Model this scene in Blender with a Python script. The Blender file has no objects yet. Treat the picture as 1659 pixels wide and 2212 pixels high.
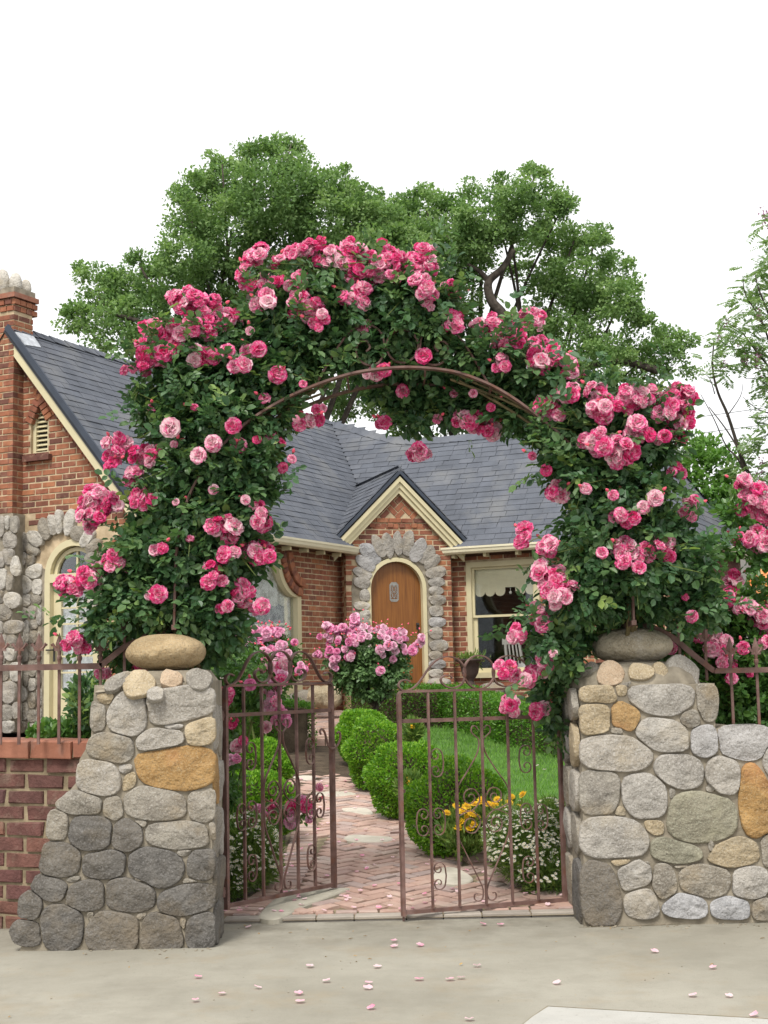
import bpy, math, random
import numpy as np
from mathutils import Vector, Matrix
from mathutils.geometry import tessellate_polygon

random.seed(7)
rng = np.random.default_rng(7)
C = bpy.context.scene.collection
scene = bpy.context.scene

# ------------------------------------------------------------------ camera, world, sun, exposure
EYE = 1.55
FPX, IW, IH = 3072.0, 1659.0, 2212.0
PITCH, ROLL = math.radians(6.48), 0.021
_f = Vector((0, math.cos(PITCH), math.sin(PITCH)))
_u0 = Vector((0, -math.sin(PITCH), math.cos(PITCH)))
_r0 = Vector((1, 0, 0))
CR = _r0 * math.cos(ROLL) - _u0 * math.sin(ROLL)
CU = _u0 * math.cos(ROLL) + _r0 * math.sin(ROLL)
CF = _f
cam_d = bpy.data.cameras.new('camera')
cam_d.sensor_fit = 'HORIZONTAL'; cam_d.sensor_width = 36.0; cam_d.lens = 36.0 * FPX / IW
cam_d.clip_start = 0.1; cam_d.clip_end = 3000
cam = bpy.data.objects.new('camera', cam_d); C.objects.link(cam)
cam.matrix_world = Matrix(((CR.x, CU.x, -CF.x, 0), (CR.y, CU.y, -CF.y, 0), (CR.z, CU.z, -CF.z, EYE), (0, 0, 0, 1)))
scene.camera = cam

SUN_EL, SUN_AZ = math.radians(54), math.radians(200)      # azimuth clockwise from +Y: behind the camera, a little to the left
w = bpy.data.worlds.new('World'); scene.world = w; w.use_nodes = True
nt = w.node_tree; nt.nodes.clear()
sky = nt.nodes.new('ShaderNodeTexSky'); sky.sky_type = 'NISHITA'; sky.sun_disc = False
sky.sun_elevation = SUN_EL; sky.sun_rotation = SUN_AZ; sky.dust_density = 4.0; sky.air_density = 1.0
hsv = nt.nodes.new('ShaderNodeHueSaturation'); hsv.inputs['Saturation'].default_value = 0.12
mx = nt.nodes.new('ShaderNodeMix'); mx.data_type = 'RGBA'; mx.inputs[0].default_value = 0.88
mx.inputs['B'].default_value = (7.3, 7.35, 7.4, 1)          # even bright overcast
bg = nt.nodes.new('ShaderNodeBackground'); bg.inputs['Strength'].default_value = 0.15
out = nt.nodes.new('ShaderNodeOutputWorld')
L_ = nt.links.new
L_(sky.outputs[0], hsv.inputs['Color']); L_(hsv.outputs[0], mx.inputs['A']); L_(mx.outputs['Result'], bg.inputs['Color']); L_(bg.outputs[0], out.inputs[0])
sun_d = bpy.data.lights.new('sun', 'SUN'); sun_d.energy = 2.7; sun_d.angle = math.radians(15); sun_d.color = (1.0, 0.96, 0.88)
sun = bpy.data.objects.new('sun', sun_d); C.objects.link(sun)
_sd = Vector((math.sin(SUN_AZ) * math.cos(SUN_EL), math.cos(SUN_AZ) * math.cos(SUN_EL), math.sin(SUN_EL)))
sun.rotation_euler = (-_sd).to_track_quat('-Z', 'Y').to_euler(); sun.location = (-6, -4, 14)
vs = scene.view_settings
vs.view_transform = 'Standard'; vs.look = 'None'; vs.gamma = 1; vs.exposure = 0.32; vs.use_curve_mapping = False
scene.render.engine = 'CYCLES'
cy = scene.cycles
cy.use_denoising = True; cy.max_bounces = 7; cy.diffuse_bounces = 3; cy.glossy_bounces = 3; cy.transmission_bounces = 4; cy.transparent_max_bounces = 8
cy.use_adaptive_sampling = True; cy.adaptive_threshold = 0.015; cy.sample_clamp_indirect = 4

# ------------------------------------------------------------------ points of the place from pixels of the 1659 x 2212 view
def ray(u, v):
    return CF + CR * ((u - IW / 2) / FPX) - CU * ((v - IH / 2) / FPX)
def P(u, v, Y):
    d = ray(u, v); t = Y / d.y
    return Vector((d.x * t, Y, EYE + d.z * t))
def PP(u, v, p0, n):
    d = ray(u, v); o = Vector((0, 0, EYE))
    t = (p0 - o).dot(n) / d.dot(n)
    return o + d * t
def proj(p):
    q = Vector(p) - Vector((0, 0, EYE)); z = q.dot(CF)
    return (IW / 2 + FPX * q.dot(CR) / z, IH / 2 - FPX * q.dot(CU) / z, z)
SLOPE = 0.0755
def gz(Y):
    return min(max(SLOPE * (Y - 9.25), 0), 0.966)
def pz(Y):
    if Y < 18.35: return max(0.066 * (Y - 9.25), 0.0)
    return 0.735 + 0.06 * min(Y - 18.35, 4)
def PG(u, v, fn=gz):
    lo, hi = 5.0, 60.0
    for _ in range(50):
        m = (lo + hi) / 2
        if P(u, v, m).z > fn(m): lo = m
        else: hi = m
    p = P(u, v, lo); return Vector((p.x, p.y, fn(p.y)))

# ------------------------------------------------------------------ materials
MAT = {}
def nodes_of(name):
    m = bpy.data.materials.new(name); m.use_nodes = True
    t = m.node_tree; t.nodes.clear(); MAT[name] = m
    return m, t
def ramp(t, cols, fac, interp='LINEAR'):
    r = t.nodes.new('ShaderNodeValToRGB'); e = r.color_ramp; e.interpolation = interp
    while len(e.elements) < len(cols): e.elements.new(0.5)
    for i, c in enumerate(cols):
        e.elements[i].position = i / max(1, len(cols) - 1); e.elements[i].color = (*c, 1)
    t.links.new(fac, r.inputs[0]); return r.outputs[0]
def noise(t, scale, detail=4, rough=0.55, vec=None):
    n = t.nodes.new('ShaderNodeTexNoise'); n.inputs['Scale'].default_value = scale
    n.inputs['Detail'].default_value = detail; n.inputs['Roughness'].default_value = rough
    t.links.new(vec if vec else t.nodes.new('ShaderNodeNewGeometry').outputs['Position'], n.inputs['Vector'])
    return n.outputs['Fac']
def maprange(t, x, a, b, c, d):
    n = t.nodes.new('ShaderNodeMapRange'); t.links.new(x, n.inputs[0])
    for i, q in enumerate((a, b, c, d)): n.inputs[i + 1].default_value = q
    return n.outputs[0]
def mixc(t, fac, a, b, mode='MIX'):
    n = t.nodes.new('ShaderNodeMix'); n.data_type = 'RGBA'; n.blend_type = mode
    for s, q in ((0, fac), ('A', a), ('B', b)):
        if hasattr(q, 'is_linked'): t.links.new(q, n.inputs[s])
        elif isinstance(q, tuple): n.inputs[s].default_value = (*q, 1)
        else: n.inputs[s].default_value = q
    return n.outputs['Result']
def math2(t, op, a, b):
    n = t.nodes.new('ShaderNodeMath'); n.operation = op
    for i, q in enumerate((a, b)):
        if hasattr(q, 'is_linked'): t.links.new(q, n.inputs[i])
        else: n.inputs[i].default_value = q
    return n.outputs[0]
def attr(t, name):
    n = t.nodes.new('ShaderNodeAttribute'); n.attribute_name = name; return n.outputs['Fac']
def finish(m, t, col, rough=0.8, spec=0.3, bump=None, bstr=0.3, bdist=0.01, metal=0.0, trans=0.0, roughsock=None, tint=(1.15, 1.25, 0.7)):
    p = t.nodes.new('ShaderNodeBsdfPrincipled'); o = t.nodes.new('ShaderNodeOutputMaterial')
    if hasattr(col, 'is_linked'): t.links.new(col, p.inputs['Base Color'])
    else: p.inputs['Base Color'].default_value = (*col, 1)
    p.inputs['Roughness'].default_value = rough; p.inputs['Specular IOR Level'].default_value = spec; p.inputs['Metallic'].default_value = metal
    if roughsock: t.links.new(roughsock, p.inputs['Roughness'])
    if bump:
        b = t.nodes.new('ShaderNodeBump'); b.inputs['Strength'].default_value = bstr; b.inputs['Distance'].default_value = bdist
        t.links.new(bump, b.inputs['Height']); t.links.new(b.outputs[0], p.inputs['Normal'])
    sh = p.outputs[0]
    if trans > 0:
        tr = t.nodes.new('ShaderNodeBsdfTranslucent'); mxs = t.nodes.new('ShaderNodeMixShader'); mxs.inputs[0].default_value = trans
        if hasattr(col, 'is_linked'):
            g = mixc(t, 1.0, col, tint, 'MULTIPLY'); t.links.new(g, tr.inputs[0])
        else: tr.inputs[0].default_value = (*col, 1)
        t.links.new(sh, mxs.inputs[1]); t.links.new(tr.outputs[0], mxs.inputs[2]); sh = mxs.outputs[0]
    t.links.new(sh, o.inputs[0]); return m
def rough_mat(name, cols, scale=6, detail=6, speck=None, speckscale=120, rough=0.85, spec=0.25, bscale=60, bstr=0.35, bdist=0.006, rnd=None, var=0.25, stain=None, tone=None):
    """cols: ramp driven by noise, or by a random number per object / per face when rnd is set"""
    m, t = nodes_of(name)
    n = noise(t, scale, detail)
    if rnd == 'object':
        c = ramp(t, cols, t.nodes.new('ShaderNodeObjectInfo').outputs['Random'])
    elif rnd == 'face':
        c = ramp(t, cols, attr(t, 'rnd'))
    else:
        c = ramp(t, cols, maprange(t, n, 0.3, 0.7, 0, 1))
    k = maprange(t, n, 0.25, 0.75, 1 - var, 1 + var)
    cc = t.nodes.new('ShaderNodeCombineColor')
    for i in range(3): t.links.new(k, cc.inputs[i])
    c = mixc(t, 1.0, c, cc.outputs[0], 'MULTIPLY')
    if tone:
        ob = t.nodes.new('ShaderNodeObjectInfo').outputs['Random']
        c = mixc(t, maprange(t, ob, 0.35, 1.0, 0, 0.5), c, tone)
        c = mixc(t, maprange(t, noise(t, 2.2, 6, 0.65), 0.5, 0.68, 0, 0.45), c, tuple(x * 0.5 for x in tone))
    if speck:
        s = noise(t, speckscale, 3, 0.7)
        c = mixc(t, maprange(t, s, 0.5, 0.66, 0, 0.75), c, speck)
        s2 = noise(t, speckscale * 1.37, 2, 0.7)
        c = mixc(t, maprange(t, s2, 0.56, 0.72, 0, 0.6), c, (0.05, 0.047, 0.045))
    if stain:
        s3 = noise(t, stain[1], 5, 0.6)
        c = mixc(t, maprange(t, s3, 0.52, 0.7, 0, stain[2]), c, stain[0])
    return finish(m, t, c, rough, spec, noise(t, bscale, 5, 0.6), bstr, bdist)
def leaf_mat(name, cols, trans=0.3, rough=0.42, spec=0.4):
    m, t = nodes_of(name)
    c = ramp(t, cols, attr(t, 'rnd'))
    return finish(m, t, c, rough, spec, trans=trans)
def plain(name, col, rough=0.6, spec=0.3, var=0.12, scale=5, bump=0.0, metal=0.0):
    m, t = nodes_of(name)
    n = noise(t, scale, 5)
    c = mixc(t, maprange(t, n, 0.3, 0.7, 0, 1), tuple(x * (1 - var) for x in col), tuple(min(1, x * (1 + var)) for x in col))
    return finish(m, t, c, rough, spec, noise(t, scale * 14, 4) if bump else None, bump, 0.004, metal)

def pavement_mat(name, a, b, stains):
    m, t = nodes_of(name)
    n1 = noise(t, 0.8, 6, 0.6); n2 = noise(t, 5, 6, 0.65); n3 = noise(t, 220, 2, 0.7); n4 = noise(t, 1.9, 8, 0.7)
    c = mixc(t, maprange(t, n1, 0.3, 0.7, 0, 1), a, b)
    c = mixc(t, maprange(t, n2, 0.45, 0.75, 0, 0.35), c, tuple(x * 0.72 for x in a))
    c = mixc(t, maprange(t, n4, 0.52, 0.72, 0, stains), c, (0.30, 0.235, 0.15))
    c = mixc(t, maprange(t, n3, 0.5, 0.75, 0, 0.5), c, tuple(x * 0.55 for x in a))
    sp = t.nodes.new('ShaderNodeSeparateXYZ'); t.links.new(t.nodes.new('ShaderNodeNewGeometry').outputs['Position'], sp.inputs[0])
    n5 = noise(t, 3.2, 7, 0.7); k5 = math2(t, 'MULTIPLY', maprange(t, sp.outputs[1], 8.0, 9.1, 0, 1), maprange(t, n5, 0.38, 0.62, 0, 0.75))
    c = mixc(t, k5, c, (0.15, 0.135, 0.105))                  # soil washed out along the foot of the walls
    n6 = noise(t, 0.55, 7, 0.72); c = mixc(t, maprange(t, n6, 0.5, 0.62, 0, 0.4), c, (0.20, 0.185, 0.15))
    n7 = noise(t, 38, 3, 0.75); c = mixc(t, maprange(t, n7, 0.62, 0.72, 0, 0.5), c, (0.13, 0.12, 0.10))
    return finish(m, t, c, 0.9, 0.2, n3, 0.25, 0.003)
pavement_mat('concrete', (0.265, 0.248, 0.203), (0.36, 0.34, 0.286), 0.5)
pavement_mat('concrete_new', (0.40, 0.39, 0.36), (0.46, 0.45, 0.42), 0.12)
rough_mat('mortar', [(0.215, 0.185, 0.14), (0.31, 0.272, 0.212)], 9, 6, rough=0.95, bscale=90, bstr=0.6, stain=((0.16, 0.14, 0.11), 3, 0.6))
rough_mat('house_mortar', [(0.40, 0.305, 0.19), (0.50, 0.395, 0.265)], 6, 5, rough=0.95, bscale=80, bstr=0.4)
rough_mat('wall_mortar', [(0.19, 0.15, 0.095), (0.31, 0.25, 0.165)], 9, 5, rough=0.95, bscale=80, bstr=0.5)
def stone(name, a, b, speck, stain=None):
    rough_mat(name, [a, b], 7, 6, speck=speck, speckscale=85, rough=0.88, spec=0.2, bscale=17, bstr=1.0, bdist=0.03, var=0.25, stain=stain, tone=tuple(p * .55 + q * .45 for p, q in zip(b, (0.30, 0.235, 0.15))))
stone('stone_grey', (0.27, 0.25, 0.225), (0.37, 0.345, 0.31), (0.46, 0.44, 0.41), ((0.33, 0.27, 0.18), 4, 0.5))
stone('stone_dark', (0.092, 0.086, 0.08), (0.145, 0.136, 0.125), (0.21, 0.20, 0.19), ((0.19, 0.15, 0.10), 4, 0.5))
stone('stone_mid', (0.21, 0.19, 0.165), (0.29, 0.265, 0.225), (0.38, 0.36, 0.32), ((0.28, 0.21, 0.12), 4, 0.55))
stone('stone_tan', (0.33, 0.255, 0.155), (0.42, 0.345, 0.235), (0.48, 0.42, 0.32), ((0.24, 0.22, 0.18), 5, 0.6))
stone('stone_pink', (0.38, 0.27, 0.18), (0.42, 0.32, 0.23), (0.48, 0.4, 0.3))
stone('stone_ochre', (0.29, 0.16, 0.055), (0.37, 0.23, 0.095), (0.40, 0.29, 0.16), ((0.34, 0.13, 0.06), 2.5, 0.5))
stone('stone_green', (0.215, 0.205, 0.155), (0.28, 0.265, 0.205), (0.34, 0.335, 0.26), ((0.33, 0.31, 0.22), 5, 0.6))
stone('stone_boulder', (0.33, 0.235, 0.125), (0.41, 0.31, 0.185), (0.40, 0.33, 0.22), ((0.22, 0.19, 0.14), 3, 0.5))
stone('stone_boulder_grey', (0.44, 0.375, 0.27), (0.52, 0.455, 0.345), (0.54, 0.49, 0.40), ((0.36, 0.36, 0.36), 3.5, 0.5))
stone('stone_pale', (0.43, 0.40, 0.35), (0.52, 0.49, 0.44), (0.58, 0.56, 0.52), ((0.38, 0.32, 0.22), 5, 0.5))
stone('stone_blue', (0.29, 0.29, 0.30), (0.38, 0.375, 0.38), (0.47, 0.46, 0.46))
BR = [(0.13, 0.058, 0.045), (0.19, 0.075, 0.05), (0.27, 0.10, 0.058), (0.32, 0.13, 0.07), (0.21, 0.08, 0.052), (0.36, 0.15, 0.075), (0.24, 0.09, 0.06)]
rough_mat('brick', BR, 10, 5, rough=0.9, rnd='object', bscale=70, var=0.28, stain=((0.40, 0.27, 0.18), 12, 0.35))
rough_mat('brick_joined', BR, 10, 5, rough=0.9, rnd='face', bscale=70, var=0.28, stain=((0.40, 0.27, 0.18), 12, 0.35))
rough_mat('old_brick', [(0.085, 0.042, 0.038), (0.13, 0.06, 0.05), (0.11, 0.05, 0.047), (0.18, 0.085, 0.06), (0.10, 0.05, 0.05)], 10, 6, rough=0.85, rnd='object', bscale=45, bstr=0.9, bdist=0.012, var=0.38, stain=((0.24, 0.175, 0.135), 7, 0.6))
rough_mat('coping_brick', [(0.24, 0.09, 0.055), (0.29, 0.125, 0.08), (0.25, 0.10, 0.065)], 8, 6, rough=0.75, rnd='object', bscale=60, var=0.2, stain=((0.27, 0.19, 0.16), 6, 0.5))
PB = [(0.36, 0.235, 0.19), (0.43, 0.29, 0.24), (0.39, 0.26, 0.22), (0.33, 0.255, 0.235), (0.46, 0.33, 0.275), (0.37, 0.24, 0.195)]
rough_mat('path_brick', PB, 9, 6, rough=0.9, rnd='object', bscale=70, var=0.2, stain=((0.52, 0.44, 0.37), 5, 0.5))
rough_mat('path_brick_joined', PB, 9, 6, rough=0.9, rnd='face', bscale=70, var=0.2, stain=((0.52, 0.44, 0.37), 5, 0.5))
rough_mat('edging_brick', [(0.30, 0.265, 0.23), (0.36, 0.32, 0.275)], 6, 6, rough=0.9, rnd='object', bscale=80, var=0.2)
rough_mat('flagstone', [(0.44, 0.40, 0.33), (0.55, 0.51, 0.44)], 6, 6, rough=0.85, bscale=30, bstr=0.5, var=0.12, stain=((0.36, 0.3, 0.22), 6, 0.5))
rough_mat('flagstone_grey', [(0.34, 0.32, 0.26), (0.42, 0.39, 0.32)], 6, 6, rough=0.85, bscale=30, bstr=0.5, var=0.12)
rough_mat('path_bed', [(0.16, 0.13, 0.085), (0.25, 0.2, 0.13)], 14, 5, rough=0.95, stain=((0.10, 0.12, 0.04), 6, 0.6))
rough_mat('soil', [(0.05, 0.036, 0.024), (0.10, 0.074, 0.05)], 6, 6, rough=0.95, bscale=30, bstr=0.8, bdist=0.02)
rough_mat('lawn_base', [(0.045, 0.10, 0.02), (0.075, 0.16, 0.03)], 3, 6, rough=0.95)
SH = [(0.092, 0.100, 0.120), (0.106, 0.115, 0.137), (0.098, 0.107, 0.128), (0.118, 0.126, 0.147), (0.102, 0.111, 0.134)]
rough_mat('shingle', SH, 3, 6, rough=0.9, spec=0.25, rnd='object', bscale=200, bstr=0.4, var=0.2, stain=((0.17, 0.172, 0.175), 1.3, 0.7))
rough_mat('shingle_joined', SH, 3, 6, rough=0.9, spec=0.25, rnd='face', bscale=200, bstr=0.4, var=0.2, stain=((0.17, 0.172, 0.175), 1.3, 0.7))
plain('roof_felt', (0.05, 0.053, 0.06), 0.95)
plain('dark_edge', (0.045, 0.055, 0.075), 0.7)
plain('cream_paint', (0.56, 0.50, 0.32), 0.5, 0.35, 0.07, 3)
plain('cream_gutter', (0.66, 0.61, 0.45), 0.4, 0.4, 0.06, 3)
plain('soffit', (0.09, 0.05, 0.035), 0.9)
rough_mat('iron', [(0.105, 0.058, 0.048), (0.15, 0.088, 0.075), (0.18, 0.112, 0.097)], 9, 7, rough=0.65, spec=0.3, bscale=150, bstr=0.35, bdist=0.003, var=0.25, stain=((0.16, 0.055, 0.025), 13, 0.55))
plain('black_iron', (0.03, 0.028, 0.026), 0.55, 0.4)
plain('grille_iron', (0.22, 0.215, 0.20), 0.55, 0.5, 0.2, 30)
plain('lead_flashing', (0.40, 0.42, 0.45), 0.5, 0.4, 0.3, 14)
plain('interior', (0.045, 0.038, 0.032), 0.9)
plain('white_paint', (0.8, 0.78, 0.73), 0.5)
plain('white_cloth', (0.8, 0.78, 0.78), 0.9)
plain('blind', (0.76, 0.70, 0.52), 0.8, 0.2, 0.04)
plain('urn_iron', (0.055, 0.038, 0.033), 0.7, 0.3, 0.3, 12, 0.3)
plain('doormat', (0.14, 0.035, 0.03), 0.95)
rough_mat('step_brick', [(0.22, 0.085, 0.06), (0.34, 0.14, 0.085), (0.28, 0.11, 0.075)], 10, 5, rnd='object', rough=0.9, stain=((0.4, 0.3, 0.24), 7, 0.4))
rough_mat('bark', [(0.035, 0.028, 0.022), (0.075, 0.062, 0.05)], 8, 6, rough=0.95, bscale=30, bstr=0.8, bdist=0.02)
rough_mat('cane', [(0.10, 0.085, 0.04), (0.16, 0.12, 0.06)], 10, 4, rough=0.8)
rough_mat('green_stem', [(0.09, 0.13, 0.03), (0.14, 0.17, 0.05)], 10, 4, rough=0.6)
plain('cable_black', (0.02, 0.02, 0.02), 0.6)
plain('far_wall', (0.42, 0.40, 0.37), 0.9)
plain('bud_petal', (0.72, 0.10, 0.16), 0.6)
plain('yellow_centre', (0.62, 0.36, 0.03), 0.7)

def wood():
    m, t = nodes_of('door_wood')
    tc = t.nodes.new('ShaderNodeTexCoord'); mp = t.nodes.new('ShaderNodeMapping'); mp.inputs['Scale'].default_value = (28, 28, 1.2)
    t.links.new(tc.outputs['Object'], mp.inputs[0])
    n = noise(t, 1.6, 8, 0.6, mp.outputs[0]); n2 = noise(t, 1.3, 4, 0.6)
    c = ramp(t, [(0.12, 0.042, 0.008), (0.20, 0.074, 0.013), (0.245, 0.097, 0.019)], maprange(t, n, 0.3, 0.7, 0, 1))
    c = mixc(t, maprange(t, n2, 0.5, 0.8, 0, 0.4), c, (0.17, 0.06, 0.014))
    finish(m, t, c, 0.45, 0.4, n, 0.08, 0.002)
wood()
def glass():
    m, t = nodes_of('glass')
    tr = t.nodes.new('ShaderNodeBsdfTransparent'); tr.inputs[0].default_value = (0.965, 0.975, 0.97, 1)
    gl = t.nodes.new('ShaderNodeBsdfGlossy'); gl.inputs['Roughness'].default_value = 0.02; gl.inputs['Color'].default_value = (0.95, 0.97, 1, 1)
    fr = t.nodes.new('ShaderNodeFresnel'); fr.inputs[0].default_value = 1.5
    f2 = maprange(t, fr.outputs[0], 0, 1, 0.015, 0.6)
    mxs = t.nodes.new('ShaderNodeMixShader'); o = t.nodes.new('ShaderNodeOutputMaterial')
    t.links.new(f2, mxs.inputs[0]); t.links.new(tr.outputs[0], mxs.inputs[1]); t.links.new(gl.outputs[0], mxs.inputs[2]); t.links.new(mxs.outputs[0], o.inputs[0])
glass()
def lace():
    m, t = nodes_of('lace')
    v = t.nodes.new('ShaderNodeTexVoronoi'); v.inputs['Scale'].default_value = 26
    t.links.new(t.nodes.new('ShaderNodeNewGeometry').outputs['Position'], v.inputs['Vector'])
    n = noise(t, 7, 3)
    f = math2(t, 'MULTIPLY', maprange(t, v.outputs['Distance'], 0.3, 0.5, 0, 1), maprange(t, n, 0.42, 0.6, 0, 0.45))
    p = t.nodes.new('ShaderNodeBsdfPrincipled'); p.inputs['Base Color'].default_value = (0.86, 0.87, 0.87, 1); p.inputs['Roughness'].default_value = 0.9
    tr = t.nodes.new('ShaderNodeBsdfTransparent'); mxs = t.nodes.new('ShaderNodeMixShader'); o = t.nodes.new('ShaderNodeOutputMaterial')
    t.links.new(f, mxs.inputs[0]); t.links.new(p.outputs[0], mxs.inputs[1]); t.links.new(tr.outputs[0], mxs.inputs[2]); t.links.new(mxs.outputs[0], o.inputs[0])
lace()
leaf_mat('rose_leaf', [(0.036, 0.088, 0.038), (0.060, 0.138, 0.056), (0.10, 0.192, 0.074), (0.155, 0.255, 0.095), (0.27, 0.38, 0.09)], 0.34, 0.40, 0.5)
leaf_mat('bush_rose_leaf', [(0.085, 0.16, 0.06), (0.12, 0.22, 0.08), (0.18, 0.29, 0.11)], 0.3, 0.42, 0.4)
leaf_mat('light_rose_leaf', [(0.05, 0.13, 0.03), (0.085, 0.19, 0.04), (0.15, 0.28, 0.05)], 0.3, 0.42, 0.45)
leaf_mat('oak_leaf', [(0.115, 0.20, 0.072), (0.165, 0.275, 0.10), (0.21, 0.325, 0.125), (0.285, 0.40, 0.17)], 0.42, 0.6, 0.15)
leaf_mat('box_leaf', [(0.07, 0.19, 0.016), (0.12, 0.29, 0.022), (0.19, 0.38, 0.03), (0.27, 0.46, 0.045)], 0.36, 0.38, 0.45)
leaf_mat('hedge_leaf', [(0.05, 0.15, 0.015), (0.09, 0.23, 0.022), (0.16, 0.33, 0.035)], 0.36, 0.38, 0.45)
leaf_mat('grass_blade', [(0.095, 0.22, 0.03), (0.14, 0.30, 0.045), (0.21, 0.37, 0.075)], 0.35, 0.5, 0.3)
leaf_mat('far_leaf', [(0.08, 0.19, 0.035), (0.12, 0.25, 0.05), (0.16, 0.30, 0.07)], 0.35, 0.5, 0.3)
leaf_mat('locust_leaf', [(0.16, 0.25, 0.11), (0.22, 0.33, 0.15), (0.28, 0.38, 0.19)], 0.45, 0.5, 0.3)
leaf_mat('locust_flower', [(0.30, 0.12, 0.24), (0.40, 0.2, 0.34)], 0.3, 0.6, 0.3)
leaf_mat('daisy_leaf', [(0.07, 0.14, 0.03), (0.13, 0.22, 0.045), (0.22, 0.31, 0.07)], 0.3, 0.5, 0.3)
leaf_mat('daisy_petal', [(0.72, 0.70, 0.62), (0.80, 0.79, 0.76)], 0.3, 0.6, 0.3)
leaf_mat('marigold_petal', [(0.75, 0.40, 0.01), (0.80, 0.50, 0.02), (0.80, 0.58, 0.04)], 0.25, 0.6, 0.3)
leaf_mat('orange_petal', [(0.80, 0.25, 0.07), (0.80, 0.4, 0.18)], 0.25, 0.6, 0.3)
leaf_mat('litter', [(0.45, 0.30, 0.12), (0.32, 0.2, 0.08)], 0.1, 0.8, 0.2)
def petal(name, pale, hot, deep, bias=0.0):
    m, t = nodes_of(name)
    s = attr(t, 's'); r = attr(t, 'rnd'); ob = t.nodes.new('ShaderNodeObjectInfo').outputs['Random']
    tc = t.nodes.new('ShaderNodeTexCoord')
    n = noise(t, 55, 3, 0.65, tc.outputs['Object'])
    k = math2(t, 'ADD', math2(t, 'MULTIPLY', s, 0.75), math2(t, 'MULTIPLY', r, 0.55))
    k = math2(t, 'ADD', k, math2(t, 'MULTIPLY', ob, 0.95))
    k = math2(t, 'ADD', k, maprange(t, n, 0.3, 0.7, -0.75, 0.75))
    c = ramp(t, [pale, pale, tuple((a + b) / 2 for a, b in zip(pale, hot)), hot, deep], maprange(t, k, 0.15 - bias, 1.95 - bias, 0, 1))
    finish(m, t, c, 0.6, 0.25, trans=0.42, tint=(1.0, 1.0, 1.0))
    MAT[name] = m
petal('rose_petal', (0.92, 0.70, 0.74), (0.85, 0.15, 0.385), (0.80, 0.04, 0.22), -0.24)
petal('pale_rose_petal', (0.92, 0.72, 0.79), (0.87, 0.42, 0.62), (0.80, 0.2, 0.44), -0.1)

# ------------------------------------------------------------------ mesh and object helpers
def tag(o, label=None, cat=None, group=None, kind=None):
    if label: o['label'] = label
    if cat: o['category'] = cat
    if group: o['group'] = group
    if kind: o['kind'] = kind
    return o
WM = {}                                       # world matrices of parents, kept by hand
def attach(o, parent, Mw):
    C.objects.link(o)
    if parent is not None:
        o.parent = parent; o.matrix_basis = WM[parent.name].inverted() @ Mw
    else: o.matrix_basis = Mw
    WM[o.name] = Mw.copy()
    return o
def empty(name, loc, label, cat, group=None, rz=0.0):
    o = bpy.data.objects.new(name, None); o.empty_display_size = 0.2
    attach(o, None, Matrix.Translation(Vector(loc)) @ Matrix.Rotation(rz, 4, 'Z'))
    return tag(o, label, cat, group)
def np_mesh(name, co, faces, mats, smooth=False, rnd=None, s=None, midx=None):
    """co (N,3); faces: (M,k) array or list of tuples"""
    me = bpy.data.meshes.new(name)
    co = np.asarray(co, dtype=np.float32)
    if isinstance(faces, np.ndarray):
        nf, k = faces.shape; loops = faces.reshape(-1); starts = np.arange(nf) * k
    else:
        nf = len(faces); loops = np.fromiter((i for f in faces for i in f), dtype=np.int64)
        tot = np.array([len(f) for f in faces]); starts = np.concatenate(([0], np.cumsum(tot)[:-1])) if nf else np.array([], int)
    me.vertices.add(len(co)); me.vertices.foreach_set('co', co.reshape(-1))
    me.loops.add(len(loops)); me.loops.foreach_set('vertex_index', loops.astype(np.int32))
    me.polygons.add(nf); me.polygons.foreach_set('loop_start', starts.astype(np.int32))
    me.update(calc_edges=True)
    if smooth: me.polygons.foreach_set('use_smooth', np.ones(nf, dtype=bool))
    else: me.polygons.foreach_set('use_smooth', np.zeros(nf, dtype=bool))
    if rnd is not None: me.attributes.new('rnd', 'FLOAT', 'FACE').data.foreach_set('value', np.asarray(rnd, dtype=np.float32))
    if s is not None: me.attributes.new('s', 'FLOAT', 'POINT').data.foreach_set('value', np.asarray(s, dtype=np.float32))
    for m in (mats if isinstance(mats, (list, tuple)) else [mats]): me.materials.append(MAT[m])
    if midx is not None: me.polygons.foreach_set('material_index', np.asarray(midx, dtype=np.int32))
    return me
def world_obj(name, co, faces, mat, parent=None, smooth=False, rnd=None, kind=None, s=None, midx=None):
    """vertices given in world space; the object's origin is put at the middle of its base"""
    co = np.asarray(co, dtype=np.float64).reshape(-1, 3)
    lo, hi = co.min(0), co.max(0); c = np.array([(lo[0] + hi[0]) / 2, (lo[1] + hi[1]) / 2, lo[2]])
    me = np_mesh(name, co - c, faces, mat, smooth, rnd, s, midx)
    o = bpy.data.objects.new(name, me)
    if kind: o['kind'] = kind
    return attach(o, parent, Matrix.Translation(Vector(c)))
def local_obj(name, co, faces, mat, parent, smooth=False):
    """vertices given in the parent's own space"""
    co = np.asarray(co, dtype=np.float64).reshape(-1, 3)
    lo, hi = co.min(0), co.max(0); c = np.array([(lo[0] + hi[0]) / 2, (lo[1] + hi[1]) / 2, lo[2]])
    o = bpy.data.objects.new(name, np_mesh(name, co - c, faces, mat, smooth))
    return attach(o, parent, WM[parent.name] @ Matrix.Translation(Vector(c)))
def inst(name, me, parent, Mw):
    return attach(bpy.data.objects.new(name, me), parent, Mw)

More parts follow.
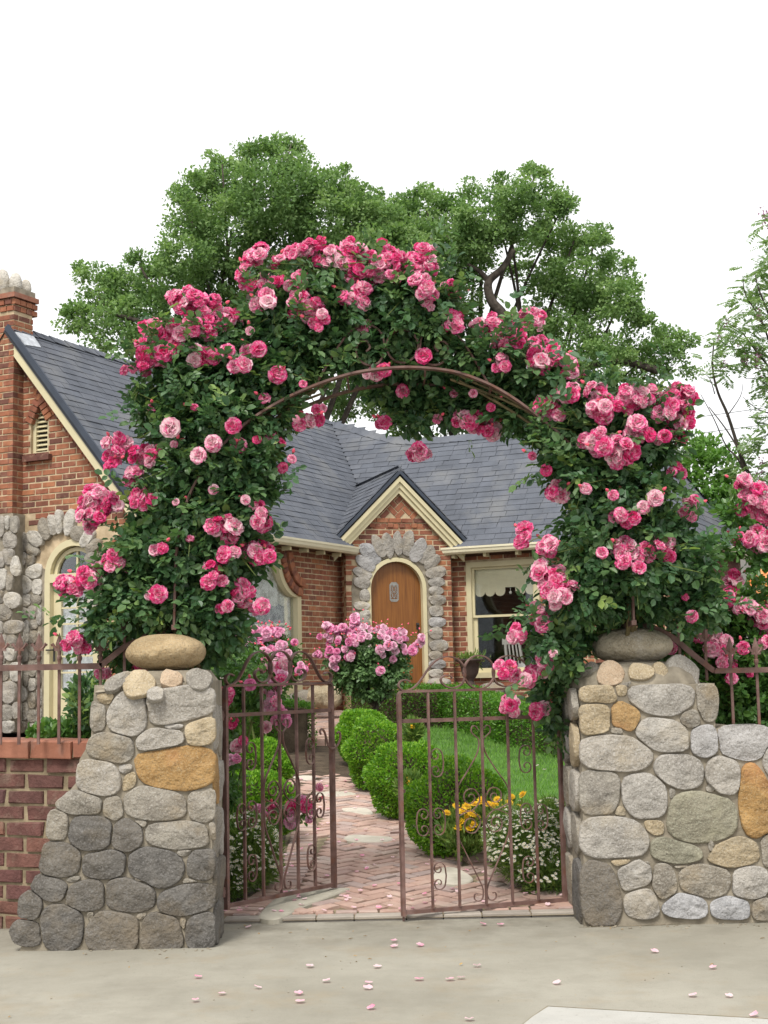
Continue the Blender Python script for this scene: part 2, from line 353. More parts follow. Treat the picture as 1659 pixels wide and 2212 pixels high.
class MB:
    def __init__(s): s.v = []; s.f = []; s.m = []
    def add(s, vs, fs, mi=0):
        b = len(s.v); s.v += [tuple(x) for x in vs]; s.f += [tuple(i + b for i in f) for f in fs]; s.m += [mi] * len(fs); return s
    def obox(s, c, ax, ay, az, mi=0):
        """box: centre and three half-axis vectors"""
        c = Vector(c); vs = [c + ax * i + ay * j + az * k for k in (-1, 1) for j in (-1, 1) for i in (-1, 1)]
        return s.add(vs, [(0, 2, 3, 1), (4, 5, 7, 6), (0, 1, 5, 4), (2, 6, 7, 3), (0, 4, 6, 2), (1, 3, 7, 5)], mi)
    def box(s, lo, hi, mi=0):
        lo, hi = Vector(lo), Vector(hi); h = (hi - lo) / 2
        return s.obox((lo + hi) / 2, Vector((h.x, 0, 0)), Vector((0, h.y, 0)), Vector((0, 0, h.z)), mi)
    def bar(s, p, q, wv, dv, mi=0):
        """bar from p to q with half-thickness vectors wv, dv"""
        p, q = Vector(p), Vector(q)
        return s.obox((p + q) / 2, (q - p) / 2, Vector(wv), Vector(dv), mi)
    def strip(s, pts, axis, wid, th, closed=False, mi=0):
        """flat bar swept along pts: 'wid' along axis, 'th' across it"""
        pts = [Vector(p) for p in pts]; n = len(pts); A = Vector(axis).normalized(); vs = []
        for i, p in enumerate(pts):
            a = pts[i - 1] if (i > 0 or closed) else p; b = pts[(i + 1) % n] if (i < n - 1 or closed) else p
            tdir = (b - a).normalized(); nn = A.cross(tdir)
            if nn.length < 1e-6: nn = Vector((0, 0, 1))
            nn.normalize()
            vs += [p + A * wid / 2 + nn * th / 2, p - A * wid / 2 + nn * th / 2, p - A * wid / 2 - nn * th / 2, p + A * wid / 2 - nn * th / 2]
        fs = []
        for i in range(n if closed else n - 1):
            j = (i + 1) % n
            for k in range(4): fs.append((4 * i + k, 4 * i + (k + 1) % 4, 4 * j + (k + 1) % 4, 4 * j + k))
        if not closed: fs += [(3, 2, 1, 0), tuple(4 * (n - 1) + k for k in range(4))]
        return s.add(vs, fs, mi)
    def tube(s, pts, radii, seg=6, mi=0):
        pts = [Vector(p) for p in pts]; n = len(pts)
        if not hasattr(radii, '__len__'): radii = [radii] * n
        vs = []; prev = None
        for i, p in enumerate(pts):
            td = (pts[min(i + 1, n - 1)] - pts[max(i - 1, 0)]).normalized()
            if prev is None: prev = td.orthogonal().normalized()
            x = prev - td * prev.dot(td)
            if x.length < 1e-6: x = td.orthogonal()
            x.normalize(); y = td.cross(x); prev = x
            for k in range(seg):
                a = 2 * math.pi * k / seg; vs.append(p + (x * math.cos(a) + y * math.sin(a)) * radii[i])
        fs = [(i * seg + k, i * seg + (k + 1) % seg, (i + 1) * seg + (k + 1) % seg, (i + 1) * seg + k) for i in range(n - 1) for k in range(seg)]
        fs += [tuple(range(seg))[::-1], tuple((n - 1) * seg + k for k in range(seg))]
        return s.add(vs, fs, mi)
    def lathe(s, c, prof, seg=16, mi=0):
        c = Vector(c); vs = []; n = len(prof)
        for r, z in prof:
            for k in range(seg):
                a = 2 * math.pi * k / seg; vs.append(c + Vector((r * math.cos(a), r * math.sin(a), z)))
        fs = [(i * seg + k, i * seg + (k + 1) % seg, (i + 1) * seg + (k + 1) % seg, (i + 1) * seg + k) for i in range(n - 1) for k in range(seg)]
        fs += [tuple(range(seg))[::-1], tuple((n - 1) * seg + k for k in range(seg))]
        return s.add(vs, fs, mi)
    def slab(s, poly, holes, p0, ux, uy, n, th, mi=0):
        """plane polygon with holes, thickness th behind the front face"""
        loops = [poly] + list(holes)
        flat = [q for l in loops for q in l]
        tris = tessellate_polygon([[Vector((x, y, 0)) for x, y in l] for l in loops])
        p0, ux, uy, n = Vector(p0), Vector(ux), Vector(uy), Vector(n); N = len(flat)
        vs = [p0 + ux * x + uy * y for x, y in flat]; vs += [v - n * th for v in vs]
        fs = []
        for t in tris:
            a, b, c = t
            ar = (flat[b][0] - flat[a][0]) * (flat[c][1] - flat[a][1]) - (flat[c][0] - flat[a][0]) * (flat[b][1] - flat[a][1])
            if abs(ar) < 1e-12: continue
            if ar < 0: b, c = c, b
            fs += [(a, b, c), (c + N, b + N, a + N)]
        k = 0
        for li, l in enumerate(loops):
            m = len(l); area = sum(l[i][0] * l[(i + 1) % m][1] - l[(i + 1) % m][0] * l[i][1] for i in range(m))
            for i in range(m):
                a, b = k + i, k + (i + 1) % m
                q = (a, a + N, b + N, b)
                if (area < 0) != (li > 0): q = q[::-1]
                fs.append(q)
            k += m
        return s.add(vs, fs, mi)
    def build(s, name, mat, parent=None, smooth=False, kind=None, local=False):
        if local: return local_obj(name, s.v, s.f, mat, parent, smooth)
        return world_obj(name, s.v, s.f, mat, parent, smooth, kind=kind, midx=s.m if isinstance(mat, (list, tuple)) else None)

def spline(pts, k=6, closed=False):
    pts = [Vector(p) for p in pts]; n = len(pts); o = []
    rngi = range(n if closed else n - 1)
    for i in rngi:
        p0 = pts[i - 1] if (i > 0 or closed) else pts[0]; p1 = pts[i]; p2 = pts[(i + 1) % n]; p3 = pts[(i + 2) % n] if (i + 2 < n or closed) else pts[-1]
        for j in range(k):
            t = j / k
            o.append(0.5 * ((2 * p1) + (p2 - p0) * t + (2 * p0 - 5 * p1 + 4 * p2 - p3) * t * t + (3 * p1 - p0 - 3 * p2 + p3) * t ** 3))
    if not closed: o.append(pts[-1])
    return o

def inside(poly, x, y):
    r = False; n = len(poly)
    for i in range(n):
        x1, y1 = poly[i]; x2, y2 = poly[(i + 1) % n]
        if (y1 > y) != (y2 > y) and x < (x2 - x1) * (y - y1) / (y2 - y1) + x1: r = not r
    return r
def cuts(poly, y):
    o = []; n = len(poly)
    for i in range(n):
        x1, y1 = poly[i]; x2, y2 = poly[(i + 1) % n]
        if (y1 > y) != (y2 > y): o.append((x2 - x1) * (y - y1) / (y2 - y1) + x1)
    o.sort(); return [(o[i], o[i + 1]) for i in range(0, len(o) - 1, 2)]
def row_intervals(poly, holes, y, pad=0.0):
    iv = cuts(poly, y)
    for h in holes:
        for a, b in cuts(h, y):
            a -= pad; b += pad; nv = []
            for p, q in iv:
                if b <= p or a >= q: nv.append((p, q)); continue
                if p < a: nv.append((p, a))
                if q > b: nv.append((b, q))
            iv = nv
    return iv
def courses(poly, holes, pitch, face, length, joint, y0, y1, pad=0.0, bond=0.5, minlen=0.04, xoff=0.0):
    """bricks of a wall panel as (x0, x1, ya, yb)"""
    o = []; r = 0; y = y0
    while y + face <= y1 + 1e-6:
        for a, b in row_intervals(poly, holes, y + face / 2, pad):
            st = (length + joint); k = math.floor((a - xoff) / st) - 1
            x = xoff + k * st + (bond * st if r % 2 else 0)
            while x < b:
                p, q = max(x, a), min(x + length, b)
                if q - p > minlen: o.append((p, q, y, y + face))
                x += st
        y += pitch; r += 1
    return o
def brick_mesh(name, mat, bl=0.02, bh=0.06, bd=0.06, jit=0.012):
    vs = []
    J = lambda: random.uniform(-jit, jit)
    for y, ix, iz in ((0.5, 0, 0), (-0.5 + bd, 0, 0), (-0.5, bl, bh)):
        for x, z in ((-1, -1), (1, -1), (1, 1), (-1, 1)):
            vs.append((x * (0.5 - ix) + J() * 0.5, y + (J() if y < 0 else 0), z * (0.5 - iz) + J() * 2))
    fs = [(8, 9, 10, 11)]
    for a, b in ((0, 4), (4, 8)):
        for k in range(4): fs.append((a + k, a + (k + 1) % 4, b + (k + 1) % 4, b + k))
    fs.append((3, 2, 1, 0))
    return np_mesh(name, np.array(vs), fs, mat)
def frame(c, ux, n, uy, l, d, h):
    """object matrix: local x along ux (length l), local -y out of the face, local z along uy"""
    m = Matrix.Identity(4)
    for i, (a, k) in enumerate(((ux, l), (-n, d), (uy, h))):
        for j in range(3): m[j][i] = a[j] * k
    for j in range(3): m[j][3] = c[j]
    return m
def joined_pieces(name, mats, base, mat, parent):
    """many pieces of the same few shapes joined into one part"""
    cos, fcs, rn = [], [], []; n = 0
    for M in mats:
        me = random.choice(base); v = np.empty(len(me.vertices) * 3, dtype=np.float32); me.vertices.foreach_get('co', v); v = v.reshape(-1, 3)
        A = np.array(M); cos.append(v @ A[:3, :3].T + A[:3, 3])
        r = random.random()
        for p in me.polygons: fcs.append(tuple(i + n for i in p.vertices)); rn.append(r)
        n += len(v)
    if not cos: return None
    return world_obj(name, np.concatenate(cos), fcs, mat, parent, rnd=rn, kind='stuff')

def stone_geo(p0, ux, uy, n, rx, ry, ang, thick, seg=18, sq=2.4, rough=0.09, sink=0.012, seedv=None, prof=None):
    """a field stone set in a wall: a low dome of uneven outline; ang turns it clockwise as seen"""
    R = random.Random(seedv if seedv is not None else random.random())
    ph = [R.uniform(0, 6.28) for _ in range(6)]; am = [R.uniform(0.3, 1) * rough / (k * 0.7 + 1) for k in range(6)]
    ca, sa = math.cos(-ang), math.sin(-ang)
    nk = R.choice((5, 6, 6, 7)); sides = [(2 * math.pi * (i + R.uniform(-.28, .28)) / nk + ph[0], R.uniform(.94, 1.08)) for i in range(nk)]
    rings = [(1.0, 0.0), (1.0, 0.45), (0.975, 0.82), (0.92, 0.99), (0.78, 1.04), (0.6, 1.06), (0.4, 1.06), (0.2, 1.06)]
    cutp = [(R.uniform(.88, 1.05), R.uniform(-.27, .27), R.uniform(-.27, .27)) for _ in range(4)]
    tx, ty = R.uniform(-.2, .2), R.uniform(-.2, .2); f1, f2 = R.uniform(0, 6.28), R.uniform(0, 6.28)
    vs = []
    for ri, (fr, h) in enumerate(rings):
        for k in range(seg):
            a = 2 * math.pi * k / seg
            c_, s_ = math.cos(a), math.sin(a)
            rr = (abs(c_) ** sq + abs(s_) ** sq) ** (-1 / sq)
            pg = min(d_ / max(.2, math.cos(a - b_)) for b_, d_ in sides if math.cos(a - b_) > .2)
            rr = (rr * prof[k] if prof is not None else min(rr, .35 * rr + .65 * pg)) * (1 + (.4 if prof is not None else 1) * sum(am[i] * .6 * math.sin((i + 3) * a + ph[i]) for i in range(6)))
            x, y = rr * c_ * rx * fr, rr * s_ * ry * fr
            x, y = x * ca - y * sa, x * sa + y * ca
            if ri > 1: h = min([h] + [q0 + q1 * x / rx + q2 * y / ry for q0, q1, q2 in cutp])
            d = thick * (h * (1 + tx * x / rx + ty * y / ry) + ((R.uniform(-.035, .035) + .08 * math.sin(3 * x / rx + f1) * math.sin(3 * y / ry + f2)) if ri > 1 else 0)) - sink
            vs.append(p0 + ux * x + uy * y + n * d)
    vs.append(p0 + n * (thick * min([1.06] + [q[0] for q in cutp]) - sink))
    fs = []
    for r in range(len(rings) - 1):
        for k in range(seg): fs.append((r * seg + k, r * seg + (k + 1) % seg, (r + 1) * seg + (k + 1) % seg, (r + 1) * seg + k))
    b = (len(rings) - 1) * seg
    for k in range(seg): fs.append((b + k, b + (k + 1) % seg, len(vs) - 1))
    return vs, fs
def pack(lst, seg, fmax=1.22, gap=5.0, sq=2.6, outline=None):
    """grow or trim stones (x, y, rx, ry, angle) until they nearly touch; gives each one's outline factors"""
    L = np.array([[q[0], q[1], q[2], q[3], math.radians(q[4])] for q in lst], float); F = np.linspace(.55, fmax, 26); out_ = []
    A = 2 * math.pi * np.arange(seg) / seg; c, s_ = np.cos(A), np.sin(A); rr = (np.abs(c) ** sq + np.abs(s_) ** sq) ** (-1 / sq)
    for i, (x, y, rx, ry, an) in enumerate(L):
        ca, sa = math.cos(-an), math.sin(-an); lx, ly = rr * c * rx, rr * s_ * ry
        px, py = lx * ca - ly * sa, lx * sa + ly * ca
        gx, gy = x + px[:, None] * F, y - py[:, None] * F
        ok = np.ones(gx.shape, bool)
        for j, (x2, y2, rx2, ry2, an2) in enumerate(L):
            if j == i or abs(x2 - x) > (rx + rx2 + ry + ry2) or abs(y2 - y) > (rx + rx2 + ry + ry2): continue
            cb, sb = math.cos(-an2), math.sin(-an2); dx, dy = gx - x2, -(gy - y2)
            d = (np.abs((dx * cb + dy * sb) / rx2) ** sq + np.abs((-dx * sb + dy * cb) / ry2) ** sq) ** (1 / sq)
            ok &= (d - 1) * min(rx2, ry2) - (F[None] - 1) * min(rx, ry) > gap
        if outline:
            ok &= np.array([[f <= .7 or inside(outline, a, b) for f, a, b in zip(F, ra, rb)] for ra, rb in zip(gx, gy)])
        idx = np.cumprod(ok, 1).sum(1); f = np.where(idx > 0, F[np.maximum(idx - 1, 0)], .55)
        f = .25 * np.roll(f, 1) + .5 * f + .25 * np.roll(f, -1); out_.append(f)
    return out_
def boulder_geo(c, rx, ry, rz, seg=28, rings=16, rough=0.05, seedv=1, flatb=0.75):
    R = random.Random(seedv); ph = [R.uniform(0, 6.28) for _ in range(8)]
    vs = []; c = Vector(c)
    for i in range(rings + 1):
        t = math.pi * i / rings
        for k in range(seg):
            a = 2 * math.pi * k / seg
            q = 1 + rough * (math.sin(2 * a + ph[0]) * math.sin(t) + 0.6 * math.sin(3 * a + 2 * t + ph[1]) * math.sin(t) + 0.5 * math.sin(5 * t + a + ph[2]) * math.sin(t) + .3 * math.sin(7 * a - 3 * t + ph[3]) * math.sin(t))
            sx = math.sin(t) ** 0.85
            z = math.cos(t) * (1 if t < math.pi / 2 else flatb)
            vs.append(c + Vector((rx * sx * math.cos(a) * q, ry * sx * math.sin(a) * q, rz * z * q)))
    fs = [(i * seg + k, (i + 1) * seg + k, (i + 1) * seg + (k + 1) % seg, i * seg + (k + 1) % seg) for i in range(rings) for k in range(seg)]
    return vs, fs

# ------------------------------------------------------------------ leaves
def unit(a): return a / np.maximum(np.linalg.norm(a, axis=-1, keepdims=True), 1e-9)
def leaf_arrays(pos, d, n, length, wr, fold=0.18, oval=True):
    """pos base, d along, n normal; gives verts, quads; two quads per leaf when oval, else two triangles folded on the midrib"""
    d = unit(d); s = unit(np.cross(d, n)); n = np.cross(s, d); L = length[:, None]; Wd = L * wr
    N = len(pos)
    if oval:
        pts = [pos, pos + d * L * .28 + s * Wd * .42 + n * Wd * fold, pos + d * L * .68 + s * Wd * .44 + n * Wd * fold, pos + d * L - n * L * .06,
               pos + d * L * .68 - s * Wd * .44 + n * Wd * fold, pos + d * L * .28 - s * Wd * .42 + n * Wd * fold]
        v = np.stack(pts, 1).reshape(-1, 3); b = np.arange(N)[:, None] * 6
        f = np.concatenate([b + np.array([[0, 1, 2, 3]]), b + np.array([[0, 3, 4, 5]])], 1).reshape(-1, 4)
        return v, f, 2
    pts = [pos, pos + d * L * .5 + s * Wd * .5 + n * Wd * fold, pos + d * L, pos + d * L * .5 - s * Wd * .5 + n * Wd * fold]
    v = np.stack(pts, 1).reshape(-1, 3); b = np.arange(N)[:, None] * 4
    f = np.concatenate([b + np.array([[0, 1, 2]]), b + np.array([[0, 2, 3]])], 1).reshape(-1, 3)
    return v, f, 2
def leaf_obj(name, pos, d, n, length, wr, mat, parent, oval=True, fold=0.18, rnd=None, kind='stuff'):
    v, f, k = leaf_arrays(pos, d, n, length, wr, fold, oval)
    if rnd is None: rnd = rng.random(len(pos))
    return world_obj(name, v, f, mat, parent, rnd=np.repeat(rnd, k), kind=kind)
def rand_dir(n):
    return unit(rng.normal(size=(n, 3)))
# ================================================================== GROUND, PAVEMENT, PATH
X, Yv, Z = Vector((1, 0, 0)), Vector((0, 1, 0)), Vector((0, 0, 1))
def sheet(name, xs, ys, fn, mat):
    co = [(x, y, fn(x, y)) for y in ys for x in xs]; nx = len(xs)
    f = [(j * nx + i, j * nx + i + 1, (j + 1) * nx + i + 1, (j + 1) * nx + i) for j in range(len(ys) - 1) for i in range(nx - 1)]
    return tag(world_obj(name, co, f, mat), kind='structure')
sheet('garden_ground', [-400, -60, -20, -8, -4, -2, -1, 0, 1, 2, 4, 8, 20, 60, 400], [8.3, 9.25, 10, 12, 15, 18, 20, 22.05, 30, 60, 200, 900], lambda x, y: gz(y) - 0.03, 'soil')
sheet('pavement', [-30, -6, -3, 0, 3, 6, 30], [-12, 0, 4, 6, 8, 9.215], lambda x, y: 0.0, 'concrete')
# newer slab of concrete in the pavement
q = [PP(u, v, Vector((0, 0, 0.004)), Z) for u, v in ((1128, 2214), (1150, 2196), (1184, 2174), (1300, 2181), (1640, 2200), (1720, 2206))]
q += [Vector((3.2, 4.2, 0.004)), Vector((0.55, 4.2, 0.004))]
tag(world_obj('pavement_slab', q + [v - Vector((0, 0, 0.05)) for v in q], [tuple(range(8))] + [(i, i + 8, (i + 1) % 8 + 8, (i + 1) % 8) for i in range(8)], 'concrete_new'), kind='structure')
# a crack / joint line is left as a groove between the two sheets

pav = bpy.data.objects['pavement']
def joint(pts, w_, name='joint'):
    m = MB(); q = [PP(u, v, Vector((0, 0, .002)), Z) for u, v in pts]; vs = []
    for i, p in enumerate(q):
        d = (q[min(i + 1, len(q) - 1)] - q[max(i - 1, 0)]).normalized(); n = Vector((-d.y, d.x, 0)); k = w_ * random.uniform(.5, 1.3)
        vs += [p + n * k, p - n * k]
    m.add(vs, [(2 * i, 2 * i + 1, 2 * i + 3, 2 * i + 2) for i in range(len(q) - 1)]); m.build(name, 'path_bed', pav)
joint([(1128, 2214), (1150, 2196), (1184, 2173), (1300, 2180), (1640, 2199), (1720, 2205)], .006)
joint([(1250, 2003), (1400, 1999), (1520, 1994), (1659, 1990)], .007, 'crack')

# ---- path edges in plan
R_EDGE = [(1.31, 9.25)] + [(PG(u, v, pz).x, PG(u, v, pz).y) for u, v in ((1230, 1935), (1100, 1880), (980, 1795), (890, 1735), (810, 1685), (748, 1640), (722, 1606))] + [(-0.55, 19.6), (0.2, 20.4), (1.2, 20.7), (1.5, 20.9)]
L_EDGE = [(-1.15, 9.25), (-1.05, 9.65), (-0.87, 10.4), (-0.85, 12.1), (-0.98, 13.6), (-1.25, 15.2), (-1.55, 17.0), (-1.75, 18.7), (-1.8, 19.6), (-1.9, 20.4), (-1.9, 20.9), (-1.9, 22.0)]
Rs = [(p.x, p.y) for p in spline([(x, y, 0) for x, y in R_EDGE], 8)]; Ls = [(p.x, p.y) for p in spline([(x, y, 0) for x, y in L_EDGE], 8)]
def edge_x(E, y):
    for i in range(len(E) - 1):
        if E[i][1] <= y <= E[i + 1][1]:
            t = (y - E[i][1]) / max(1e-9, E[i + 1][1] - E[i][1]); return E[i][0] + t * (E[i + 1][0] - E[i][0])
    return E[-1][0] if y > E[-1][1] else E[0][0]
def on_path(x, y, m=0.0): return edge_x(Ls, y) + m < x < edge_x(Rs, y) - m
ys = np.concatenate((np.linspace(9.216, 18.349, 50), np.linspace(18.35, 22.3, 24)))
co, f = [], []
for y in ys:
    a, b = edge_x(Ls, y), edge_x(Rs, y)
    co += [(a - .03, y, pz(y) + 0.012), (b + .03, y, pz(y) + 0.012)]
for i in range(len(ys) - 1): f.append((2 * i, 2 * i + 1, 2 * i + 3, 2 * i + 2))
path = tag(world_obj('path', co, f, 'path_bed'), kind='structure')

FLAG = []        # pale irregular stones let into the brick
def flag(pts, mat, name='paving_stone'):
    q = [PG(u, v, pz) for u, v in pts]; FLAG.append([(p.x, p.y) for p in q])
    cx, cyy = sum(p.x for p in q) / len(q), sum(p.y for p in q) / len(q)
    q = spline([(p.x, p.y, 0) for p in q], 3, True)
    m = MB(); n = len(q)
    vs = [Vector((p.x, p.y, pz(p.y) - 0.02)) for p in q] + [Vector((p.x, p.y, pz(p.y) + 0.028)) for p in q]
    vs += [Vector((cx + (p.x - cx) * .95, cyy + (p.y - cyy) * .95, pz(p.y) + 0.036)) for p in q]
    area = sum(q[i].x * q[(i + 1) % n].y - q[(i + 1) % n].x * q[i].y for i in range(n))
    fs = [(i + k * n, (i + 1) % n + k * n, (i + 1) % n + (k + 1) * n, i + (k + 1) * n) for k in range(2) for i in range(n)] + [tuple(2 * n + i for i in range(n))]
    if area < 0: fs = [t[::-1] for t in fs]
    m.add(vs, fs); return m.build(name, mat, path)
def c6(x, y): return (442.5 + x * .3334, 1438 + y * .3334)
flag([c6(*p) for p in ((350, 1650), (430, 1560), (560, 1480), (750, 1480), (940, 1470), (860, 1510), (650, 1590), (480, 1672), (390, 1674))], 'flagstone_grey')
flag([c6(*p) for p in ((900, 1140), (960, 1122), (1100, 1130), (1215, 1138), (1190, 1162), (1050, 1168), (930, 1160))], 'flagstone')
flag([c6(*p) for p in ((885, 950), (960, 943), (1050, 948), (1090, 975), (1080, 988), (990, 980), (920, 966))], 'flagstone')
flag([c6(*p) for p in ((1480, 1385), (1530, 1340), (1620, 1338), (1690, 1370), (1740, 1410), (1700, 1440), (1600, 1445), (1510, 1430))], 'flagstone')
flag([c6(*p) for p in ((700, 848), (800, 838), (930, 840), (985, 855), (900, 864), (760, 866))], 'flagstone')
flag([c6(*p) for p in ((570, 742), (640, 732), (720, 738), (710, 752), (640, 760))], 'flagstone')
flag([c6(*p) for p in ((545, 622), (620, 613), (700, 620), (660, 632), (580, 634))], 'flagstone')

pb = [brick_mesh('path_brick_mesh', 'path_brick', 0.03, 0.06, 0.10, 0.02) for _ in range(5)]
PATH_PIECES = []
def tilt_frame(x, y, ang, l, wd, dz):
    s = 0.066 if y < 18.35 else 0.06
    up = Vector((random.uniform(-.012, .012), -s + random.uniform(-.012, .012), 1)).normalized()
    a = Vector((math.cos(ang), math.sin(ang), 0)); a = (a - up * a.dot(up)).normalized(); b = up.cross(a)
    return frame(Vector((x, y, pz(y) + dz)), a, up, b, l, 0.05, wd)
bl, bw = 0.22, 0.11
for i in range(-70, 130):          # herringbone: pairs of bricks on a diagonal lattice
    for j in range(-70, 130):
        for k in (0, 1):
            # unit cell of a herringbone with 2:1 bricks, lattice vectors (bw, bw) and (2bw, -2bw)
            gx, gy = i * bw + j * 2 * bw, i * bw - j * 2 * bw
            cx, cyy = (gx + bw, gy + bw / 2) if k == 0 else (gx + bw / 2, gy + 2 * bw)
            th = math.radians(45 - 4)
            x = cx * math.cos(th) - cyy * math.sin(th); y = cx * math.sin(th) + cyy * math.cos(th) + 12
            if not (9.42 < y < 22.2) or not on_path(x, y, 0.27): continue
            if 18.2 < y < 18.62: continue
            if any(inside(F, x, y) for F in FLAG): continue
            PATH_PIECES.append((tilt_frame(x, y, th + (0 if k == 0 else math.pi / 2) + random.uniform(-.045, .045), bl - .018, bw - .016, 0.006 + random.uniform(-.005, .005)), y))
def border(E, side, y1):
    acc = 0; last = None
    for i in range(len(E) - 1):
        (xa, ya), (xb, yb) = E[i], E[i + 1]
        L = math.hypot(xb - xa, yb - ya); n = 12
        for t in range(n):
            x, y = xa + (xb - xa) * t / n, ya + (yb - ya) * t / n
            if last is None or math.hypot(x - last[0], y - last[1]) >= 0.099:
                last = (x, y)
                if y > y1 or 18.28 < y < 18.45 or y < 9.36: continue
                dx, dy = (xb - xa) / L, (yb - ya) / L
                nx, ny = (-dy, dx) if side > 0 else (dy, -dx)
                cx, cyy = x + nx * .125, y + ny * .125
                if any(inside(F, cx, cyy) for F in FLAG): continue
                PATH_PIECES.append((tilt_frame(cx, cyy, math.atan2(ny, nx) + random.uniform(-.03, .03), 0.225, 0.088, 0.005 + random.uniform(-.003, .005)), y))
border(Rs, 1, 20.2); border(Ls, -1, 22)
for k in range(9):                 # brick riser where the path steps up to the terrace
    x = -1.82 + k * 0.135; 
    if x < -0.68: PATH_PIECES.append((frame(Vector((x, 18.40 + random.uniform(-.006, .006), 0.685)), X, -Yv, Z, 0.125, 0.2, 0.13), 12.0))
PATH_PIECES.sort(key=lambda q: q[1])
for M_, y in PATH_PIECES[:296]: inst('brick', random.choice(pb), path, M_)
joined_pieces('brickwork', [M_ for M_, y in PATH_PIECES[296:]], pb, 'path_brick_joined', path)
eb = [brick_mesh('edging_mesh', 'edging_brick', 0.02, 0.06, 0.10, 0.015) for _ in range(3)]
xk = -1.07
for k in range(9):                 # long edging bricks along the pavement
    l = random.uniform(0.22, 0.33)
    inst('edging_brick', random.choice(eb), path, frame(Vector((xk + l / 2, 9.285, 0.004)), X, Z, Yv, l - .01, 0.05, 0.115)); xk += l
    if xk > 1.3: break
# fill the pieces between edging and herringbone with short bricks
xk = -1.03
while xk < 1.28:
    l = random.uniform(0.12, 0.21); inst('brick', random.choice(pb), path, frame(Vector((xk + l / 2, 9.395, 0.012)), X, Z, Yv, l - .012, 0.05, 0.085)); xk += l

# ---- lawn
LAWN = [(1.0, 10.6), (0.75, 12.1), (0.5, 13.6), (0.2, 15.2), (-0.1, 17.0), (-0.2, 18.6), (0.6, 19.9), (2.4, 17.6), (4.5, 15.5), (5.5, 12.0), (5.2, 10.2), (1.6, 10.0)]
m = MB(); m.slab(LAWN, [], (0, 0, 0), X, Yv, Z, 0.001)
vs = [(v[0], v[1], gz(v[1]) + 0.0) for v in m.v[:len(LAWN)]]
lawn = tag(world_obj('lawn', vs, [f for f in m.f if max(f) < len(LAWN)], 'lawn_base'), kind='structure')
N = 52000
px, py = rng.uniform(-.4, 5.0, N), 10 + 10 * rng.random(N) ** 1.3
ok = np.array([inside(LAWN, a, b) for a, b in zip(px, py)])
px, py = px[ok], py[ok]; n = len(px)
pos = np.stack([px, py, np.clip(SLOPE * (py - 9.25), 0, .966)], 1)
d = rand_dir(n) * 0.55 + np.array([0, 0, 1]); nn = rand_dir(n)
tag(leaf_obj('grass', pos, d, nn, rng.uniform(.035, .07, n), 0.14, 'grass_blade', lawn, oval=False), kind='stuff')

# ================================================================== STONE PILLARS AND WALLS AT THE GATE
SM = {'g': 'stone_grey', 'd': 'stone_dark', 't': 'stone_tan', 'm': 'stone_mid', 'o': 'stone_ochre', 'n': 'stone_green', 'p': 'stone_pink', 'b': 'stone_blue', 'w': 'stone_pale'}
def put_stone(parent, cu, cv, rx, ry, ang, col, plane_p, n, thick, sq=2.3, seg=18, name='stone', rough=0.09, prof=None):
    """a stone traced in view pixels and set in the wall plane through plane_p with outward normal n"""
    p = PP(cu, cv, plane_p, n); ux = Vector((-n.y, n.x, 0)).normalized(); uy = n.cross(ux)
    if uy.z < 0: uy = -uy
    q = PP(cu + 10, cv, plane_p, n); r = PP(cu, cv - 10, plane_p, n)
    sx, sy = (q - p).length / 10, (r - p).length / 10
    vs, fs = stone_geo(p, ux, uy, n, rx * sx, ry * sy, math.radians(ang), thick, seg, sq, rough, prof=prof)
    return world_obj(name, vs, fs, SM.get(col, col), parent, smooth=True)
def prism_core(name, outline, plane_y, depth, parent, mat='mortar'):
    """mortar body: outline traced in view pixels on the front plane, extruded backwards"""
    q = [P(u, v, plane_y) for u, v in outline]
    m = MB(); m.slab([(p.x, p.z) for p in q], [], (0, plane_y, 0), X, Z, -Yv, depth)
    return m.build(name, mat, parent)

LPY, RPY = 8.45, 8.86
lp = empty('stone_pillar', (P(330, 2030, LPY).x, LPY + .4, 0), 'grey field stone gate pillar with large ochre stone and flared foot', 'pillar', 'stone gate pillars')
prism_core('mortar_core', [(46, 2045), (64, 1960), (86, 1890), (112, 1800), (120, 1745), (165, 1690), (172, 1640), (196, 1600), (204, 1480), (222, 1486), (458, 1470), (459, 2060), (40, 2060)], LPY, 0.5, lp)
# sloping mortar cap under the boulder
fr = [P(u, v, LPY) for u, v in ((206, 1496), (462, 1474))]; zt = P(358, 1449, LPY + .3).z
base = [(fr[0].x, LPY - .02), (fr[1].x - .02, LPY - .0), (fr[1].x - .02, LPY + .48), (fr[0].x, LPY + .52)]
tx0, tx1 = P(275, 1450, LPY + .2).x, P(444, 1450, LPY + .2).x
top = [(tx0, LPY + .14), (tx1, LPY + .14), (tx1, LPY + .46), (tx0, LPY + .46)]
zz = [fr[0].z, fr[1].z, fr[1].z, fr[0].z]
m = MB(); m.add([(x, y, zz[i]) for i, (x, y) in enumerate(base)] + [(x, y, zt) for x, y in top], [(4, 5, 6, 7)] + [(i, (i + 1) % 4, (i + 1) % 4 + 4, i + 4) for i in range(4)])
m.build('mortar_cap', 'mortar', lp)
def c1(x, y): return (x * .4667, 1327.4 + y * .4667)
